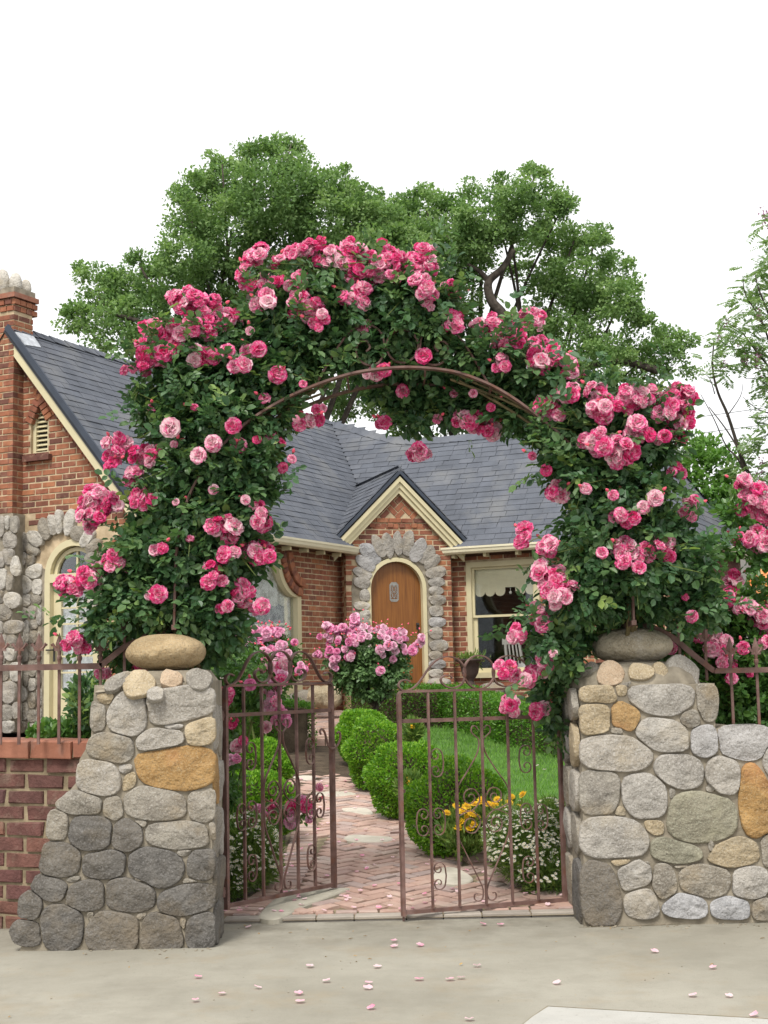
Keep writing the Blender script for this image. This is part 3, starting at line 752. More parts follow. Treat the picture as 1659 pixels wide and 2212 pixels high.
LST = [(490,395,42,26,0,'t'),(590,470,94,98,0,'g'),(830,425,150,78,-8,'g'),(458,470,34,75,0,'m'),(930,540,72,58,-15,'t'),(740,580,108,54,-8,'g'),(800,520,42,17,-5,'g'),(520,615,100,74,10,'m'),(812,707,182,100,3,'o'),(465,755,100,84,5,'g'),(600,775,28,50,15,'t'),(572,716,40,22,0,'g'),(375,875,100,54,12,'m'),(525,895,47,52,5,'m'),(710,880,142,80,12,'m'),(938,885,60,74,0,'m'),(268,980,50,66,0,'m'),(421,1010,104,86,5,'d'),(590,1025,74,72,10,'d'),(826,1020,156,70,5,'m'),(272,1135,103,86,8,'d'),(485,1155,100,66,0,'d'),(725,1172,132,94,15,'d'),(928,1155,63,78,15,'d'),(220,1260,97,57,12,'d'),(130,1340,64,80,0,'d'),(400,1300,92,74,5,'d'),(605,1300,120,84,5,'d'),(860,1320,132,80,-5,'d'),(285,1440,100,98,5,'d'),(525,1458,124,92,5,'d'),(745,1462,100,88,5,'d'),(930,1452,66,84,0,'d'),(110,1462,92,58,10,'d'),(980,1010,18,40,0,'m'),(340,1225,36,18,10,'m'),(700,1130,20,26,0,'m'),(645,1225,36,16,0,'m'),(860,1098,40,16,-10,'m'),(880,1235,40,14,0,'m'),(655,960,30,18,30,'m'),(425,1400,18,34,0,'m'),(660,1395,26,20,0,'m'),(845,1420,16,40,10,'m')]
LOUT = [(40, 1600), (90, 1340), (170, 1200), (215, 1010), (225, 890), (350, 790), (360, 670), (412, 590), (425, 385), (470, 350), (1000, 290), (1000, 1600)]
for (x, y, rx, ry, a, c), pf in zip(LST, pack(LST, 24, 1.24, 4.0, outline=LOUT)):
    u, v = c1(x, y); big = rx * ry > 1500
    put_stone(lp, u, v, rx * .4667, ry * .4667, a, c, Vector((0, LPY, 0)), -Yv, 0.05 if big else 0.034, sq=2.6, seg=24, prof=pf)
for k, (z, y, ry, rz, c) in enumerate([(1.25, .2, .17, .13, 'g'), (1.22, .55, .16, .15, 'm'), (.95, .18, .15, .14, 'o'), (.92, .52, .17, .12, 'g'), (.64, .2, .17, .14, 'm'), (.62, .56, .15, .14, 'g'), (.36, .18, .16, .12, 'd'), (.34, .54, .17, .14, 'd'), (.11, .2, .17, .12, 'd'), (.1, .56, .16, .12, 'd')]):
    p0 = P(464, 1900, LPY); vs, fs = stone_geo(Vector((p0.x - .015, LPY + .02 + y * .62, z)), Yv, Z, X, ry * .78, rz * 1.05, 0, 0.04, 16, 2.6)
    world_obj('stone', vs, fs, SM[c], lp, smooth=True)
for (x, y, rx, ry, a, c) in [(645, 325, 74, 56, 8, 't'), (795, 305, 52, 33, 5, 'p'), (922, 308, 62, 40, 25, 'm'), (545, 318, 70, 26, -38, 'm'), (720, 375, 40, 26, 0, 'g')]:
    n = Vector((0, -0.82, 0.57)).normalized(); u, v = c1(x, y)
    p = PP(u, v, Vector((0, LPY, fr[1].z + .0)) + n * 0.0, n); uxx = X; uyy = n.cross(X)
    s = p.y / FPX; vs, fs = stone_geo(p, uxx, uyy, n, rx * .4667 * s, ry * .4667 * s * 1.35, math.radians(a), 0.05, 18, 2.5)
    world_obj('stone', vs, fs, SM[c], lp, smooth=True)
c = P(358, 1409, LPY + .29); s = (LPY + .29) / FPX
vs, fs = boulder_geo((c.x, c.y, c.z - .004), 84 * s, 0.22, 40.5 * s, seedv=3, rough=0.03, flatb=0.95)
world_obj('cap_boulder', vs, fs, 'stone_boulder', lp, smooth=True)

rp = empty('stone_pillar', (P(1400, 1990, RPY).x, RPY + .45, 0), 'pale field stone gate pillar with small orange wedge stone and rounded shoulders', 'pillar', 'stone gate pillars')
def c2(x, y): return (719 + x * .5668, 1327.4 + y * .5668)
prism_core('mortar_core', [c2(958, 1230), c2(955, 900), c2(950, 600), c2(945, 290), c2(1455, 262), c2(1458, 440), c2(1462, 1230)], RPY, 0.85, rp)
rw = empty('stone_wall', (P(1620, 1990, RPY).x + .8, RPY + .3, 0), 'low field stone wall with a tall ochre stone, running on from the paler pillar', 'wall')
prism_core('mortar_core', [c2(1440, 1230), c2(1440, 442), c2(1500, 424), c2(1560, 430), c2(1640, 455), c2(1760, 470), c2(2900, 470), c2(2900, 1230)], RPY + .003, 0.55, rw)
RST = [(1008,305,66,40,3,'t'),(1258,318,128,66,5,'g'),(1420,330,40,74,0,'m'),(1112,393,60,56,10,'o'),(1000,395,64,64,0,'t'),(1255,462,112,64,10,'g'),(1362,395,40,42,0,'m'),(1085,525,132,72,3,'g'),(1412,482,57,62,-10,'b'),(1022,680,76,88,0,'m'),(1190,695,95,92,0,'g'),(1320,598,98,70,8,'g'),(1400,775,136,106,3,'n'),(1080,847,130,84,5,'g'),(1218,808,46,32,15,'t'),(1305,902,100,50,12,'n'),(1150,990,75,54,-20,'g'),(1265,1022,50,78,-10,'m'),(1413,1015,105,70,8,'m'),(1024,1060,70,112,0,'d'),(1180,1098,62,52,0,'g'),(1340,1100,88,48,5,'b'),(1105,942,40,15,0,'t'),(1098,748,30,25,0,'t'),(1100,290,20,18,0,'t'),(1085,440,30,20,0,'m'),(1290,680,16,34,0,'m'),(1195,945,20,12,0,'m'),(1335,960,40,10,5,'m'),(1440,880,18,40,0,'m'),(1440,660,24,30,0,'m')]
RWS = [(1487,615,74,76,0,'g'),(1568,489,104,68,8,'b'),(1610,713,64,150,-5,'o'),(1525,905,106,56,-5,'t'),(1590,1026,72,64,0,'g'),(1512,1112,76,42,5,'b'),(1640,1116,46,42,0,'m'),(1660,885,34,62,0,'m'),(1700,560,70,70,0,'g'),(1730,700,60,80,0,'m'),(1740,880,60,80,0,'g'),(1720,1050,60,60,0,'m')]
ALLR = RST + RWS; PRF = pack(ALLR, 24, 1.24, 4.5, outline=[(938, 270), (1470, 262), (1470, 425), (1560, 415), (1900, 440), (1900, 1190), (940, 1190)])
for i, (x, y, rx, ry, a, c) in enumerate(ALLR):
    u, v = c2(x, y); big = rx * ry > 1500
    put_stone(rp if i < len(RST) else rw, u, v, rx * .5668, ry * .5668, a, c, Vector((0, RPY, 0)), -Yv, 0.048 if big else 0.032, sq=2.6, seg=24, prof=PRF[i])
xl = P(719 + .5668 * 950, 1800, RPY).x
for k, (z, y, ry, rz, c) in enumerate([(1.33, .2, .16, .10, 'm'), (1.32, .6, .17, .13, 'g'), (1.08, .2, .17, .14, 't'), (1.06, .62, .17, .12, 'g'), (.80, .18, .15, .13, 'g'), (.80, .55, .19, .13, 'm'), (.53, .22, .19, .13, 'm'), (.52, .64, .17, .13, 'g'), (.17, .2, .18, .22, 'd'), (.2, .6, .19, .17, 'm')]):
    vs, fs = stone_geo(Vector((xl, RPY + y, z)), -Yv, Z, -X, ry, rz, 0, 0.05, 16, 2.6)
    world_obj('stone', vs, fs, SM[c], rp, smooth=True)
# rounded shoulders: a low mortar dome with stones on it
c = P(1362, 1470, RPY + .42); sxx = (P(1505, 1470, RPY + .42).x - c.x) * 1.0
zb = P(1362, 1482, RPY + .42).z; zt = P(1362, 1432, RPY + .42).z
prof = [(1.03, 0), (1.03, .25), (0.98, .55), (.86, .82), (.7, .97), (.45, 1.04), (0.02, 1.05)]
m = MB(); m.lathe((0, 0, 0), [(r, z) for r, z in prof], 28)
m.v = [(c.x + v[0] * sxx, c.y + v[1] * .40, zb - .03 + v[2] * (zt - zb + .03)) for v in m.v]
m.build('mortar_cap', 'mortar', rp, smooth=True)
for (x, y, rx, ry, a, cc) in [(1060, 230, 48, 46, 0, 'p'), (1172, 222, 48, 32, 3, 't'), (1245, 222, 26, 34, -15, 't'), (1328, 224, 62, 60, 15, 'g'), (982, 232, 34, 44, 10, 'm'), (1115, 270, 20, 12, 0, 'm')]:
    u, v = c2(x, y); dx = (x - 1150) / 240
    n = Vector((dx * .75, -0.85, 0.42)).normalized(); pt = P(u, v, RPY + .04 + .33 * dx * dx)
    uxx = Z.cross(n).normalized() * 1.0; uxx = Vector((-n.y, n.x, 0)).normalized(); uyy = n.cross(uxx)
    if uyy.z < 0: uyy = -uyy
    s = pt.y / FPX; vs, fs = stone_geo(pt, uxx, uyy, n, rx * .5668 * s * (1 + .25 * abs(dx)), ry * .5668 * s * 1.15, math.radians(a), 0.05, 18, 2.4, sink=.008)
    world_obj('stone', vs, fs, SM[cc], rp, smooth=True)
c = P(1365, 1397, RPY + .42); s = (RPY + .42) / FPX
vs, fs = boulder_geo((c.x, c.y, c.z), 85 * s, 0.23, 41 * s, seedv=8, rough=0.025, flatb=0.9)
world_obj('cap_boulder', vs, fs, 'stone_boulder_grey', rp, smooth=True)

# ================================================================== LOW BRICK WALL ON THE LEFT
A0 = Vector((-4.6, 9.92, 0)); A1 = Vector((-1.52, 8.93, 0))
wu = (A1 - A0).normalized(); WL = (A1 - A0).length; wn = Vector((wu.y, -wu.x, 0)); wu3 = (wu + Vector((0, 0, -0.012))).normalized(); wz = wn.cross(wu3); wz = wz if wz.z > 0 else -wz
bwl = empty('brick_wall', (A0 + A1) / 2 + Vector((0, .15, 0)), 'low old dark brick garden wall with orange brick coping', 'wall')
WH = 1.09
m = MB(); m.slab([(0, -0.1), (WL, -0.1), (WL, WH), (0, WH)], [], A0 - wn * 0.012, wu3, wz, wn, 0.3); m.build('mortar_core', 'wall_mortar', bwl)
ob = [brick_mesh('old_brick_mesh', 'old_brick', 0.025, 0.09, 0.09, 0.05) for _ in range(6)]
for x0, x1, y0, y1 in courses([(0.6, 0), (WL - .02, 0), (WL - .02, WH), (0.6, WH)], [], 0.099, 0.082, 0.262, 0.02, 0.012, WH + .01, minlen=.05):
    inst('brick', random.choice(ob), bwl, frame(A0 + wu3 * ((x0 + x1) / 2) + wz * ((y0 + y1) / 2) - wn * (0.05 - random.uniform(-.006, .006)), (wu3 + wz * random.uniform(-.012, .012)).normalized(), wn, wz, x1 - x0 - random.uniform(0, .012), 0.1, y1 - y0))
cbm = [brick_mesh('coping_mesh', 'coping_brick', 0.02, 0.09, 0.04, 0.03) for _ in range(4)]
x = 0.3
while x < WL + .05:
    l = 0.305; inst('coping_brick', random.choice(cbm), bwl, frame(A0 + wu3 * (x + l / 2) + wz * (WH + .058) - wn * 0.125, wu3, wn, wz, l - .01, 0.34, 0.112)); x += l
m = MB(); m.obox(A0 + wu3 * (WL / 2 + .03) + wz * (WH + .052) - wn * .13, wu3 * (WL / 2), wn * .15, wz * .045); m.build('coping_mortar', 'wall_mortar', bwl)
COPE_Z = lambda x: (A0 + wu3 * ((x - A0.x) / wu3.x)).z + WH + .114

# ================================================================== IRON FENCES
def finial(s=1.0):
    """spear point with two curls on a collar, base at the origin; built in the x-z plane with real thickness"""
    m = MB()
    m.lathe((0, 0, 0), [(.010, -.02), (.016, 0), (.016, .012), (.010, .02), (.013, .045), (.006, .05)], 8)
    m.add([(0, -.011, .04), (.011, 0, .04), (0, .011, .04), (-.011, 0, .04), (0, -.011, .10), (.024, 0, .092), (0, .011, .10), (-.024, 0, .092), (0, 0, .165)],
          [(0, 1, 5, 4), (1, 2, 6, 5), (2, 3, 7, 6), (3, 0, 4, 7), (4, 5, 8), (5, 6, 8), (6, 7, 8), (7, 4, 8), (3, 2, 1, 0)])
    for sg in (-1, 1):
        m.tube([(0, 0, .055), (sg * .018, 0, .06), (sg * .034, 0, .078), (sg * .042, 0, .095), (sg * .05, 0, .088), (sg * .046, 0, .078)], [.009, .010, .010, .008, .006, .004], 5)
    m.box((-.03, -.009, .048), (.03, .009, .06))
    m.v = [tuple(Vector(v) * s) for v in m.v]
    return m
FIN = finial(1.0); FIN_ME = np_mesh('finial', np.array(FIN.v), FIN.f, 'iron')
def picket(parent, x, y, z0, z1, hw=.0085):
    m = MB(); m.box((x - hw, y - hw, z0), (x + hw, y + hw, z1)); p = m.build('picket', 'iron', parent)
    inst('finial', FIN_ME, p, Matrix.Translation((x, y, z1 - .005)))
FY = 9.02
lf = empty('iron_fence', (-2.3, FY, 1.2), 'rusty iron picket fence with spear tips on the dark brick wall', 'fence', 'iron fences either side of the gate')
zr = P(110, 1441, FY).z
for u in (2.5, 42, 84, 128, 172, 217, -38, -80, -122):
    p = P(u, 1440, FY); picket(lf, p.x, FY, max(COPE_Z(p.x) - .02, 1.12), P(u, 1421, FY).z)
m = MB(); a, b = P(-140, 1440, FY - .02), P(217, 1440, FY - .02); m.bar((a.x, a.y, zr), (b.x + .01, b.y, zr), Z * .019, Yv * .006); m.build('rail', 'iron', lf)
m = MB(); pts = [Vector((b.x, FY - .02, zr)), P(268, 1398, FY - .02), P(330, 1368, FY - .02), P(377, 1355, FY - .02)]
m.strip(pts, Yv, .012, .036); m.build('raking_rail', 'iron', lf)
for u, v0, v1 in ((269, 1455, 1372), (326, 1390, 1335)):
    p = P(u, v0, FY); picket(lf, p.x, FY, p.z, P(u, v1, FY).z)
RFY = 9.3
rf = empty('iron_fence', (2.5, RFY, 1.2), 'rusty iron picket fence with spear tips on the pale stone wall', 'fence', 'iron fences either side of the gate')
zr2 = P(1600, 1448, RFY).z
for u, v0, v1 in ((1584, 1560, 1430), (1641, 1580, 1430), (1698, 1580, 1430), (1755, 1580, 1430)):
    p = P(u, v0, RFY); picket(rf, p.x, RFY, 1.0, P(u, v1 - 2, RFY).z)
for u, v0, v1 in ((1469, 1430, 1342), (1527, 1470, 1400), (1404, 1400, 1322)):
    p = P(u, v0, RFY); picket(rf, p.x, RFY, p.z, P(u, v1, RFY).z)
m = MB(); a, b = P(1543, 1449, RFY - .02), P(1800, 1449, RFY - .02); m.bar((a.x, a.y, zr2), (b.x, b.y, zr2), Z * .017, Yv * .006); m.build('rail', 'iron', rf)
m = MB(); m.strip(spline([P(1368, 1345, RFY - .02), P(1400, 1352, RFY - .02), P(1450, 1375, RFY - .02), P(1490, 1408, RFY - .02), P(1530, 1440, RFY - .02), Vector((a.x, a.y, zr2))], 4), Yv, .012, .036); m.build('raking_rail', 'iron', rf)

# ================================================================== IRON ARCH OVER THE GATE
ARY = 8.92
LEG_L = [(377, 1355), (379, 1270), (383, 1180), (398, 1105), (425, 1040), (480, 965), (545, 905), (640, 850), (750, 810), (850, 795)]
LEG_R = [(850, 795), (935, 797), (1010, 812), (1100, 855), (1210, 940), (1280, 1020), (1330, 1100), (1355, 1190), (1365, 1270), (1368, 1345)]
hoop_px = spline([(u, v, 0) for u, v in LEG_L + LEG_R[1:]], 5)
AY = lambda u: 8.79 + .15 * (u - 377) / 991          # the arch stands a little askew between the pillars
HOOP = [P(q.x, q.y, AY(q.x)) for q in hoop_px]
ar = empty('rose_arch', (HOOP[len(HOOP) // 2].x, ARY + .2, 0.9 + .95), 'rusty flat iron arch with scrolls, mostly hidden by roses', 'arch')
m = MB(); m.strip(HOOP, Yv, .055, .014); m.build('hoop', 'iron', ar)
m = MB(); m.strip([p + Vector((0, .42, -.02)) for p in HOOP], Yv, .055, .014); m.build('hoop', 'iron', ar)
for i in range(4, len(HOOP), 9):
    m = MB(); m.bar(HOOP[i] + Vector((0, .03, 0)), HOOP[i] + Vector((0, .39, -.02)), Z * .012, X * .006); m.build('tie', 'iron', ar)
for p in (HOOP[0], HOOP[-1]):
    m = MB(); m.bar(p + Vector((0, -.03, 0)), p + Vector((0, .45, -.02)), Z * .015, X * .015)
    m.bar(p + Vector((0, .42, -.02)), Vector((p.x, p.y + .42, 0.4)), X * .015, Yv * .015); m.build('foot', 'iron', ar)
def spiral(cx, cy, r0, r1, a0, a1, n=26): return [(cx + (r0 + (r1 - r0) * i / n) * math.cos(a0 + (a1 - a0) * i / n), cy + (r0 + (r1 - r0) * i / n) * math.sin(a0 + (a1 - a0) * i / n)) for i in range(n + 1)]
def arch_scroll(pts, closed=False):
    m = MB(); m.strip([P(u, v, AY(u) + .11) for u, v in pts], Yv, .03, .012, closed); m.build('scroll', 'iron', ar)
arch_scroll([(869 + 34 * math.cos(a), 748 + 36 * math.sin(a)) for a in np.linspace(0, 2 * math.pi, 28)[:-1]], True)
for sg in (-1, 1):
    k = lambda x: 869 + sg * x
    arch_scroll([(k(x), y) for x, y in [(p.x, p.y) for p in spline([(40, 765, 0), (52, 785, 0), (78, 788, 0), (98, 770, 0), (97, 745, 0), (80, 737, 0), (70, 750, 0), (78, 760, 0)], 4)]])
    arch_scroll([(k(x), y) for x, y in [(p.x, p.y) for p in spline([(38, 755, 0), (44, 722, 0), (70, 703, 0), (105, 712, 0), (135, 745, 0), (184, 826, 0)], 5)]])

# ================================================================== GATES
GL, GH = 1.15, 1.39
def g_spiral(r1, turns, n=22):
    """from the inside out, ends at (r1, 0) heading downwards"""
    return [(r1 * (.22 + .78 * i / n) * math.cos((1 - i / n) * turns), r1 * (.22 + .78 * i / n) * math.sin((1 - i / n) * turns)) for i in range(n + 1)]
def c_scroll(cx, cz, h, w_, sg):
    r = h * .26; s = g_spiral(r * 1.0, 7.4)
    pts = [(x, z + h * .25) for x, z in s] + [(r * 1.12, 0)] + [(x, -z - h * .25) for x, z in s[::-1]]
    return [(cx + sg * (x - r * .9) * w_, cz + z) for x, z in pts]
def gate(name, loc, rz, label, latch, GL=GL):
    t = empty(name, loc, label, 'gate', 'pair of iron gates', rz)
    def b(nm, boxes):
        m = MB()
        for lo, hi in boxes: m.box(lo, hi)
        return m.build(nm, 'iron', t, local=True)
    w1, dy = .011, .019
    m = MB(); m.box((0, -dy, -.01), (2 * w1, dy, GH - .03)); m.box((GL - 2 * w1, -dy, -.01), (GL, dy, GH - .03)); m.box((2 * w1, -.012, .0), (GL - 2 * w1, .012, .024))
    m.strip(spline([(w1, 0, GH - .03), (w1 + .004, 0, GH - .012), (w1 + .022, 0, GH - .002)], 3) + [(GL - w1 - .022, 0, GH - .002)] + spline([(GL - w1 - .022, 0, GH - .002), (GL - w1 - .004, 0, GH - .012), (GL - w1, 0, GH - .03)], 3)[1:], (0, 1, 0), .036, .016)
    m.build('frame', 'iron', t, local=True)
    m = MB(); m.box((-.035, -.009, GH * .855), (GL + .002, -.0, GH * .855 + .024)); m.build('middle_rail', 'iron', t, local=True)
    for i in range(1, 6):
        x = 2 * w1 + (GL - 4 * w1) * i / 6
        m = MB(); m.box((x - .0062, .001, .024), (x + .0062, .022, GH - .012)); m.build('bar', 'iron', t, local=True)
    def scroll(pts, wid=.02, th=.006, closed=False):
        m = MB(); m.strip([(x, -.004, z) for x, z in pts], (0, 1, 0), wid, th, closed); m.build('scroll', 'iron', t, local=True)
    # ornament on top (traced on one gate: x in 1040..1540 over the length, heights above the rail)
    fx = lambda x: (x - 1040) / 500 * GL; fz = lambda y: GH + (345 - y) * .00152
    tp = [(1080, 305), (1066, 297), (1050, 305), (1046, 326), (1062, 343), (1088, 333), (1112, 300), (1140, 245), (1165, 215), (1195, 203), (1225, 215), (1245, 250), (1246, 290), (1235, 322), (1208, 336), (1183, 325), (1172, 300), (1185, 282), (1203, 286), (1206, 298)]
    for mir in (False, True):
        scroll([(fx(2580 - p.x if mir else p.x), fz(p.y)) for p in spline([(x, y, 0) for x, y in tp], 4)], .026, .008)
    scroll([(fx(1290) + .108 * math.cos(a), GH + .112 + .108 * math.sin(a)) for a in np.linspace(0, 2 * math.pi, 30)[:-1]], .026, .008, True)
    # lyre in the middle
    cx = GL / 2; bx = GL / 6 - .01
    for sg in (-1, 1):
        ly = [(.02, 1.13), (.038, 1.155), (.062, 1.15), (.066, 1.115), (.04, 1.09), (.016, 1.06), (.03, .98), (.10, .87), (bx, .75), (bx + .005, .62), (bx - .003, .47), (bx - .05, .36), (.05, .2), (.015, .12), (.02, .06), (.05, .045), (.075, .06), (.072, .09), (.052, .09)]
        scroll([(cx + sg * p.x, p.y) for p in spline([(x, z, 0) for x, z in ly], 4)], .014, .005)
        for zc, vsg in ((.70, 1), (.53, -1)):
            s = g_spiral(.062, 7.6)
            scroll([(cx + sg * (.085 + z * .9), zc + vsg * x * .9) for x, z in s] , .014, .005)
            scroll([(cx + sg * p.x, zc + vsg * p.y) for p in spline([(.086, .056, 0), (.05, .045, 0), (.02, -.02, 0), (.085, -.085, 0), (bx, -.05, 0)], 4)], .014, .005)
    for (xc, zc, h, sg) in ((1.5, .93, .19, -1), (4.5, .93, .19, 1), (.55, .55, .18, 1), (1.52, .56, .18, -1), (4.48, .56, .18, 1), (5.45, .56, .18, -1), (1.5, .22, .18, -1), (4.5, .22, .18, 1)):
        scroll(c_scroll(2 * w1 + (GL - 4 * w1) * xc / 6, zc, h, .95, -sg), .014, .005)
    if latch == 'hook':
        m = MB(); m.tube([(p.x, -.03, p.z) for p in spline([(GL - .16, 0, 1.04), (GL - .17, 0, 1.06), (GL - .15, 0, 1.075), (GL - .12, 0, 1.05), (GL - .09, 0, .97), (GL - .06, 0, .94), (GL, 0, .945), (GL + .045, 0, 1.0), (GL + .04, 0, 1.045), (GL + .01, 0, 1.04)], 4)], .008, 6); m.build('latch', 'iron', t, local=True)
    else:
        m = MB(); m.box((GL - .02, -.015, .50), (GL + .06, .0, .512)); m.build('latch', 'iron', t, local=True)
        m = MB(); m.box((GL - 2 * w1 - .004, -.03, -.045), (GL - w1 - .004, -.0196, .52)); m.box((GL - .05, -.04, .75), (GL - .02, -.0196, .77)); m.build('drop_bolt', 'iron', t, local=True)
    for z in (.1, GH * .855 + .012):
        m = MB(); m.tube([(-.02, 0, z - .03), (-.02, 0, z + .03)], .014, 8); m.box((-.02, -.006, z - .012), (.0, .006, z + .012)); m.build('hinge', 'iron', t, local=True)
    return t
gb_ = lambda Y: 0.045
gl_ = lambda Y: 0.105
hl, el = PG(487, 1962, gl_), PG(724, 1914, gl_); hr, er = PG(1224, 1947, gb_), PG(868, 1976, gb_)
GLS = ((el - hl).length, (er - hr).length)
gate('iron_gate', hl, math.atan2(el.y - hl.y, el.x - hl.x), 'rusty scrolled iron gate swung inwards over the path', 'hook', GLS[0])
gate('iron_gate', hr, math.atan2(er.y - hr.y, er.x - hr.x), 'rusty scrolled iron gate with a drop bolt, nearly shut across the path', 'bolt', GLS[1])
for x, y, lab, w_ in ((hl.x - .055, hl.y, 'thin iron hinge post on the pillar with the ochre stone', .012), (hr.x + .062, 9.3, 'thick iron hinge post on the paler pillar', .02)):
    m = MB(); m.box((x - w_, y - w_, 0), (x + w_, y + w_, 1.30)); m.box((x - w_ - .05, y - .01, .3), (x - w_ + .002, y + .01, .33)) if x < 0 else m.box((x + w_ - .002, y - .01, .3), (x + w_ + .04, y + .01, .33))
    tag(m.build('hinge_post', 'iron'), lab, 'post', 'hinge posts')
# ================================================================== HOUSE
TH = math.radians(27)
E1 = Vector((math.cos(TH), -math.sin(TH), 0)); E2 = Vector((math.sin(TH), math.cos(TH), 0))
HO = Vector((-.12, 23.69, 0))
def H(a, b, z): return HO + E1 * a + E2 * b + Vector((0, 0, z))
FLOOR_Z = 0.9
house = empty('brick_cottage', (-1.0, 22.5, FLOOR_Z), 'red brick cottage with steep grey shingle roof, stone arches and a corner porch', 'house')
def archpts(xc, r, z0, zs, n=14, inner=False):
    """door outline with a round head: bottom z0, spring line zs"""
    return [(xc - r, z0)] + [(xc - r * math.cos(math.pi * i / n), zs + r * math.sin(math.pi * i / n)) for i in range(n + 1)] + [(xc + r, z0)]
def arch_frame(parent, name, mat, p0, ux, uy, n, xc, r_in, r_out, z0, zs, d0, d1, nseg=14):
    """door or window frame following a round head, from depth d0 (out) to d1 (in) along -n"""
    ins, outs = archpts(xc, r_in, z0, zs, nseg), archpts(xc, r_out, z0, zs, nseg)
    m = MB(); vs = []
    for d in (d0, d1):
        for l in (ins, outs): vs += [p0 + ux * x + uy * y - n * d for x, y in l]
    k = len(ins); fs = []
    for i in range(k - 1):
        fs += [(i, i + 1, k + i + 1, k + i), (2 * k + i, 3 * k + i, 3 * k + i + 1, 2 * k + i + 1), (i, 2 * k + i, 2 * k + i + 1, i + 1), (k + i, k + i + 1, 3 * k + i + 1, 3 * k + i)]
    fs += [(0, k, 3 * k, 2 * k), (k - 1, 3 * k - 1, 4 * k - 1, 2 * k - 1)]
    m.add(vs, fs); return m.build(name, mat, parent)

bm_ = [brick_mesh('brick_mesh', 'brick', 0.02, 0.06, 0.06, 0.012) for _ in range(6)]
HOUSE_BRICKS = []                      # (wall part, matrix, apparent size)
ROSE_MASK = []                         # filled below: where roses hide the house
def hidden(u, v):
    return any((u - a) ** 2 / (rx * rx) + (v - b) ** 2 / (ry * ry) < 0.8 for a, b, rx, ry in ROSE_MASK)
for a_ in [(440, 800, 130, 110), (430, 950, 130, 120), (440, 1100, 130, 120), (420, 1230, 130, 100), (390, 1320, 120, 60), (1370, 950, 150, 120), (1350, 1080, 130, 110), (1340, 1200, 130, 110), (1330, 1300, 150, 90)]: ROSE_MASK.append(a_)
def add_brick(part, p0, ux, uy, n, x0, x1, y0, y1, depth=0.10, proud=0.0):
    c = p0 + ux * ((x0 + x1) / 2) + uy * ((y0 + y1) / 2) - n * (depth / 2 - proud - random.uniform(-.003, .004))
    u, v, z = proj(c)
    if not (-40 < u < IW + 40): return
    vis = 0 if hidden(u, v) or not (-10 < u < IW + 10) else 1
    HOUSE_BRICKS.append((part, frame(c, ux, n, uy, x1 - x0, depth, y1 - y0), vis * (x1 - x0) * abs(n.y) / z ** 2))
RP, RF, RLEN, RJ = 0.081, 0.064, 0.209, 0.017
def brick_wall(name, p0, ux, n, poly, holes, skip=None, th=0.2, y0=FLOOR_Z + .01, pad=0.01, lay=True, mat='house_mortar'):
    m = MB(); m.slab(poly, holes, p0 - n * .006, ux, Z, n, th); part = m.build(name, mat, house)
    if lay:
        top = max(q[1] for q in poly)
        for x0, x1, ya, yb in courses(poly, holes, RP, RF, RLEN, RJ, y0, top, pad, minlen=.03):
            if skip and skip((x0 + x1) / 2, (ya + yb) / 2): continue
            add_brick(part, p0, ux, Z, n, x0, x1, ya, yb)
    return part

# ---------------- gable wall of the wing (faces the garden on the left)
G0 = H(-3.9, -6.6, 0); GN = -E2
def g_uv(u, v):
    p = PP(u, v, G0, GN) - G0; return (p.dot(E1), p.z)
fd_l, fd_b = g_uv(96, 1560); fd_r = fd_l + 0.96; fd_c = (fd_l + fd_r) / 2; fd_R = (fd_r - fd_l) / 2
fd_top = g_uv(150, 1163)[1]; fd_s = fd_top - fd_R
fd_hole = archpts(fd_c, fd_R, fd_b, fd_s, 14)
va, vb = g_uv(66, 985), g_uv(104, 862)
vent_hole = [(va[0], va[1]), (vb[0], va[1]), (vb[0], vb[1] - .22), ((va[0] + vb[0]) / 2, vb[1]), (va[0], vb[1] - .22)]
gpoly = [(0, FLOOR_Z), (3.9, FLOOR_Z), (3.9, 3.72), (1.95, 6.06), (0, 3.72)]
st_line = g_uv(60, 1118)[1]
def g_skip(x, y):
    p = G0 + E1 * x + Z * y; u, v, _ = proj(p)
    if u < 100 and v > 1235: return True
    if u < 70 and v > 1110: return True
    rr = math.hypot(x - fd_c, y - fd_s)
    if y > fd_s - .05 and rr < fd_R + .30: return True
    if y > fd_s and x < fd_c and rr < fd_R + .42 and y < st_line: return True
    # rake headers and the chimney take the place of the coursing
    zr = 3.72 + (1.95 - abs(x - 1.95)) * 1.2
    if y > zr - .20: return True
    return x < 2.0 and y > 1.0 and x > .9 and y > st_line
gable = brick_wall('gable_wall', G0, E1, GN, gpoly, [fd_hole, vent_hole], g_skip)
def rake_row(part, p0, ux, n, xa, za, xb, zb, wid, depth, proud, step=0.081, face=0.066):
    """bricks on end in a row along a raking line; the line is their upper edge"""
    d = Vector((xb - xa, zb - za)); L = d.length; d.normalize(); ax = (ux * d.x + Z * d.y); ay = n.cross(ax)
    if ay.z < 0: ay = -ay
    k = int(L / step)
    for i in range(k):
        t = (i + .5) * step
        c = p0 + ux * xa + Z * za + ax * t - ay * (wid / 2) - n * (depth / 2 - proud)
        u, v, z = proj(c); HOUSE_BRICKS.append((part, frame(c, ax, n, ay, face, depth, wid), (0 if hidden(u, v) else 1) * .12 / z ** 2))
rake_row(gable, G0, E1, GN, 1.98, 6.0, 3.88, 3.72, 0.19, 0.1, 0.012)
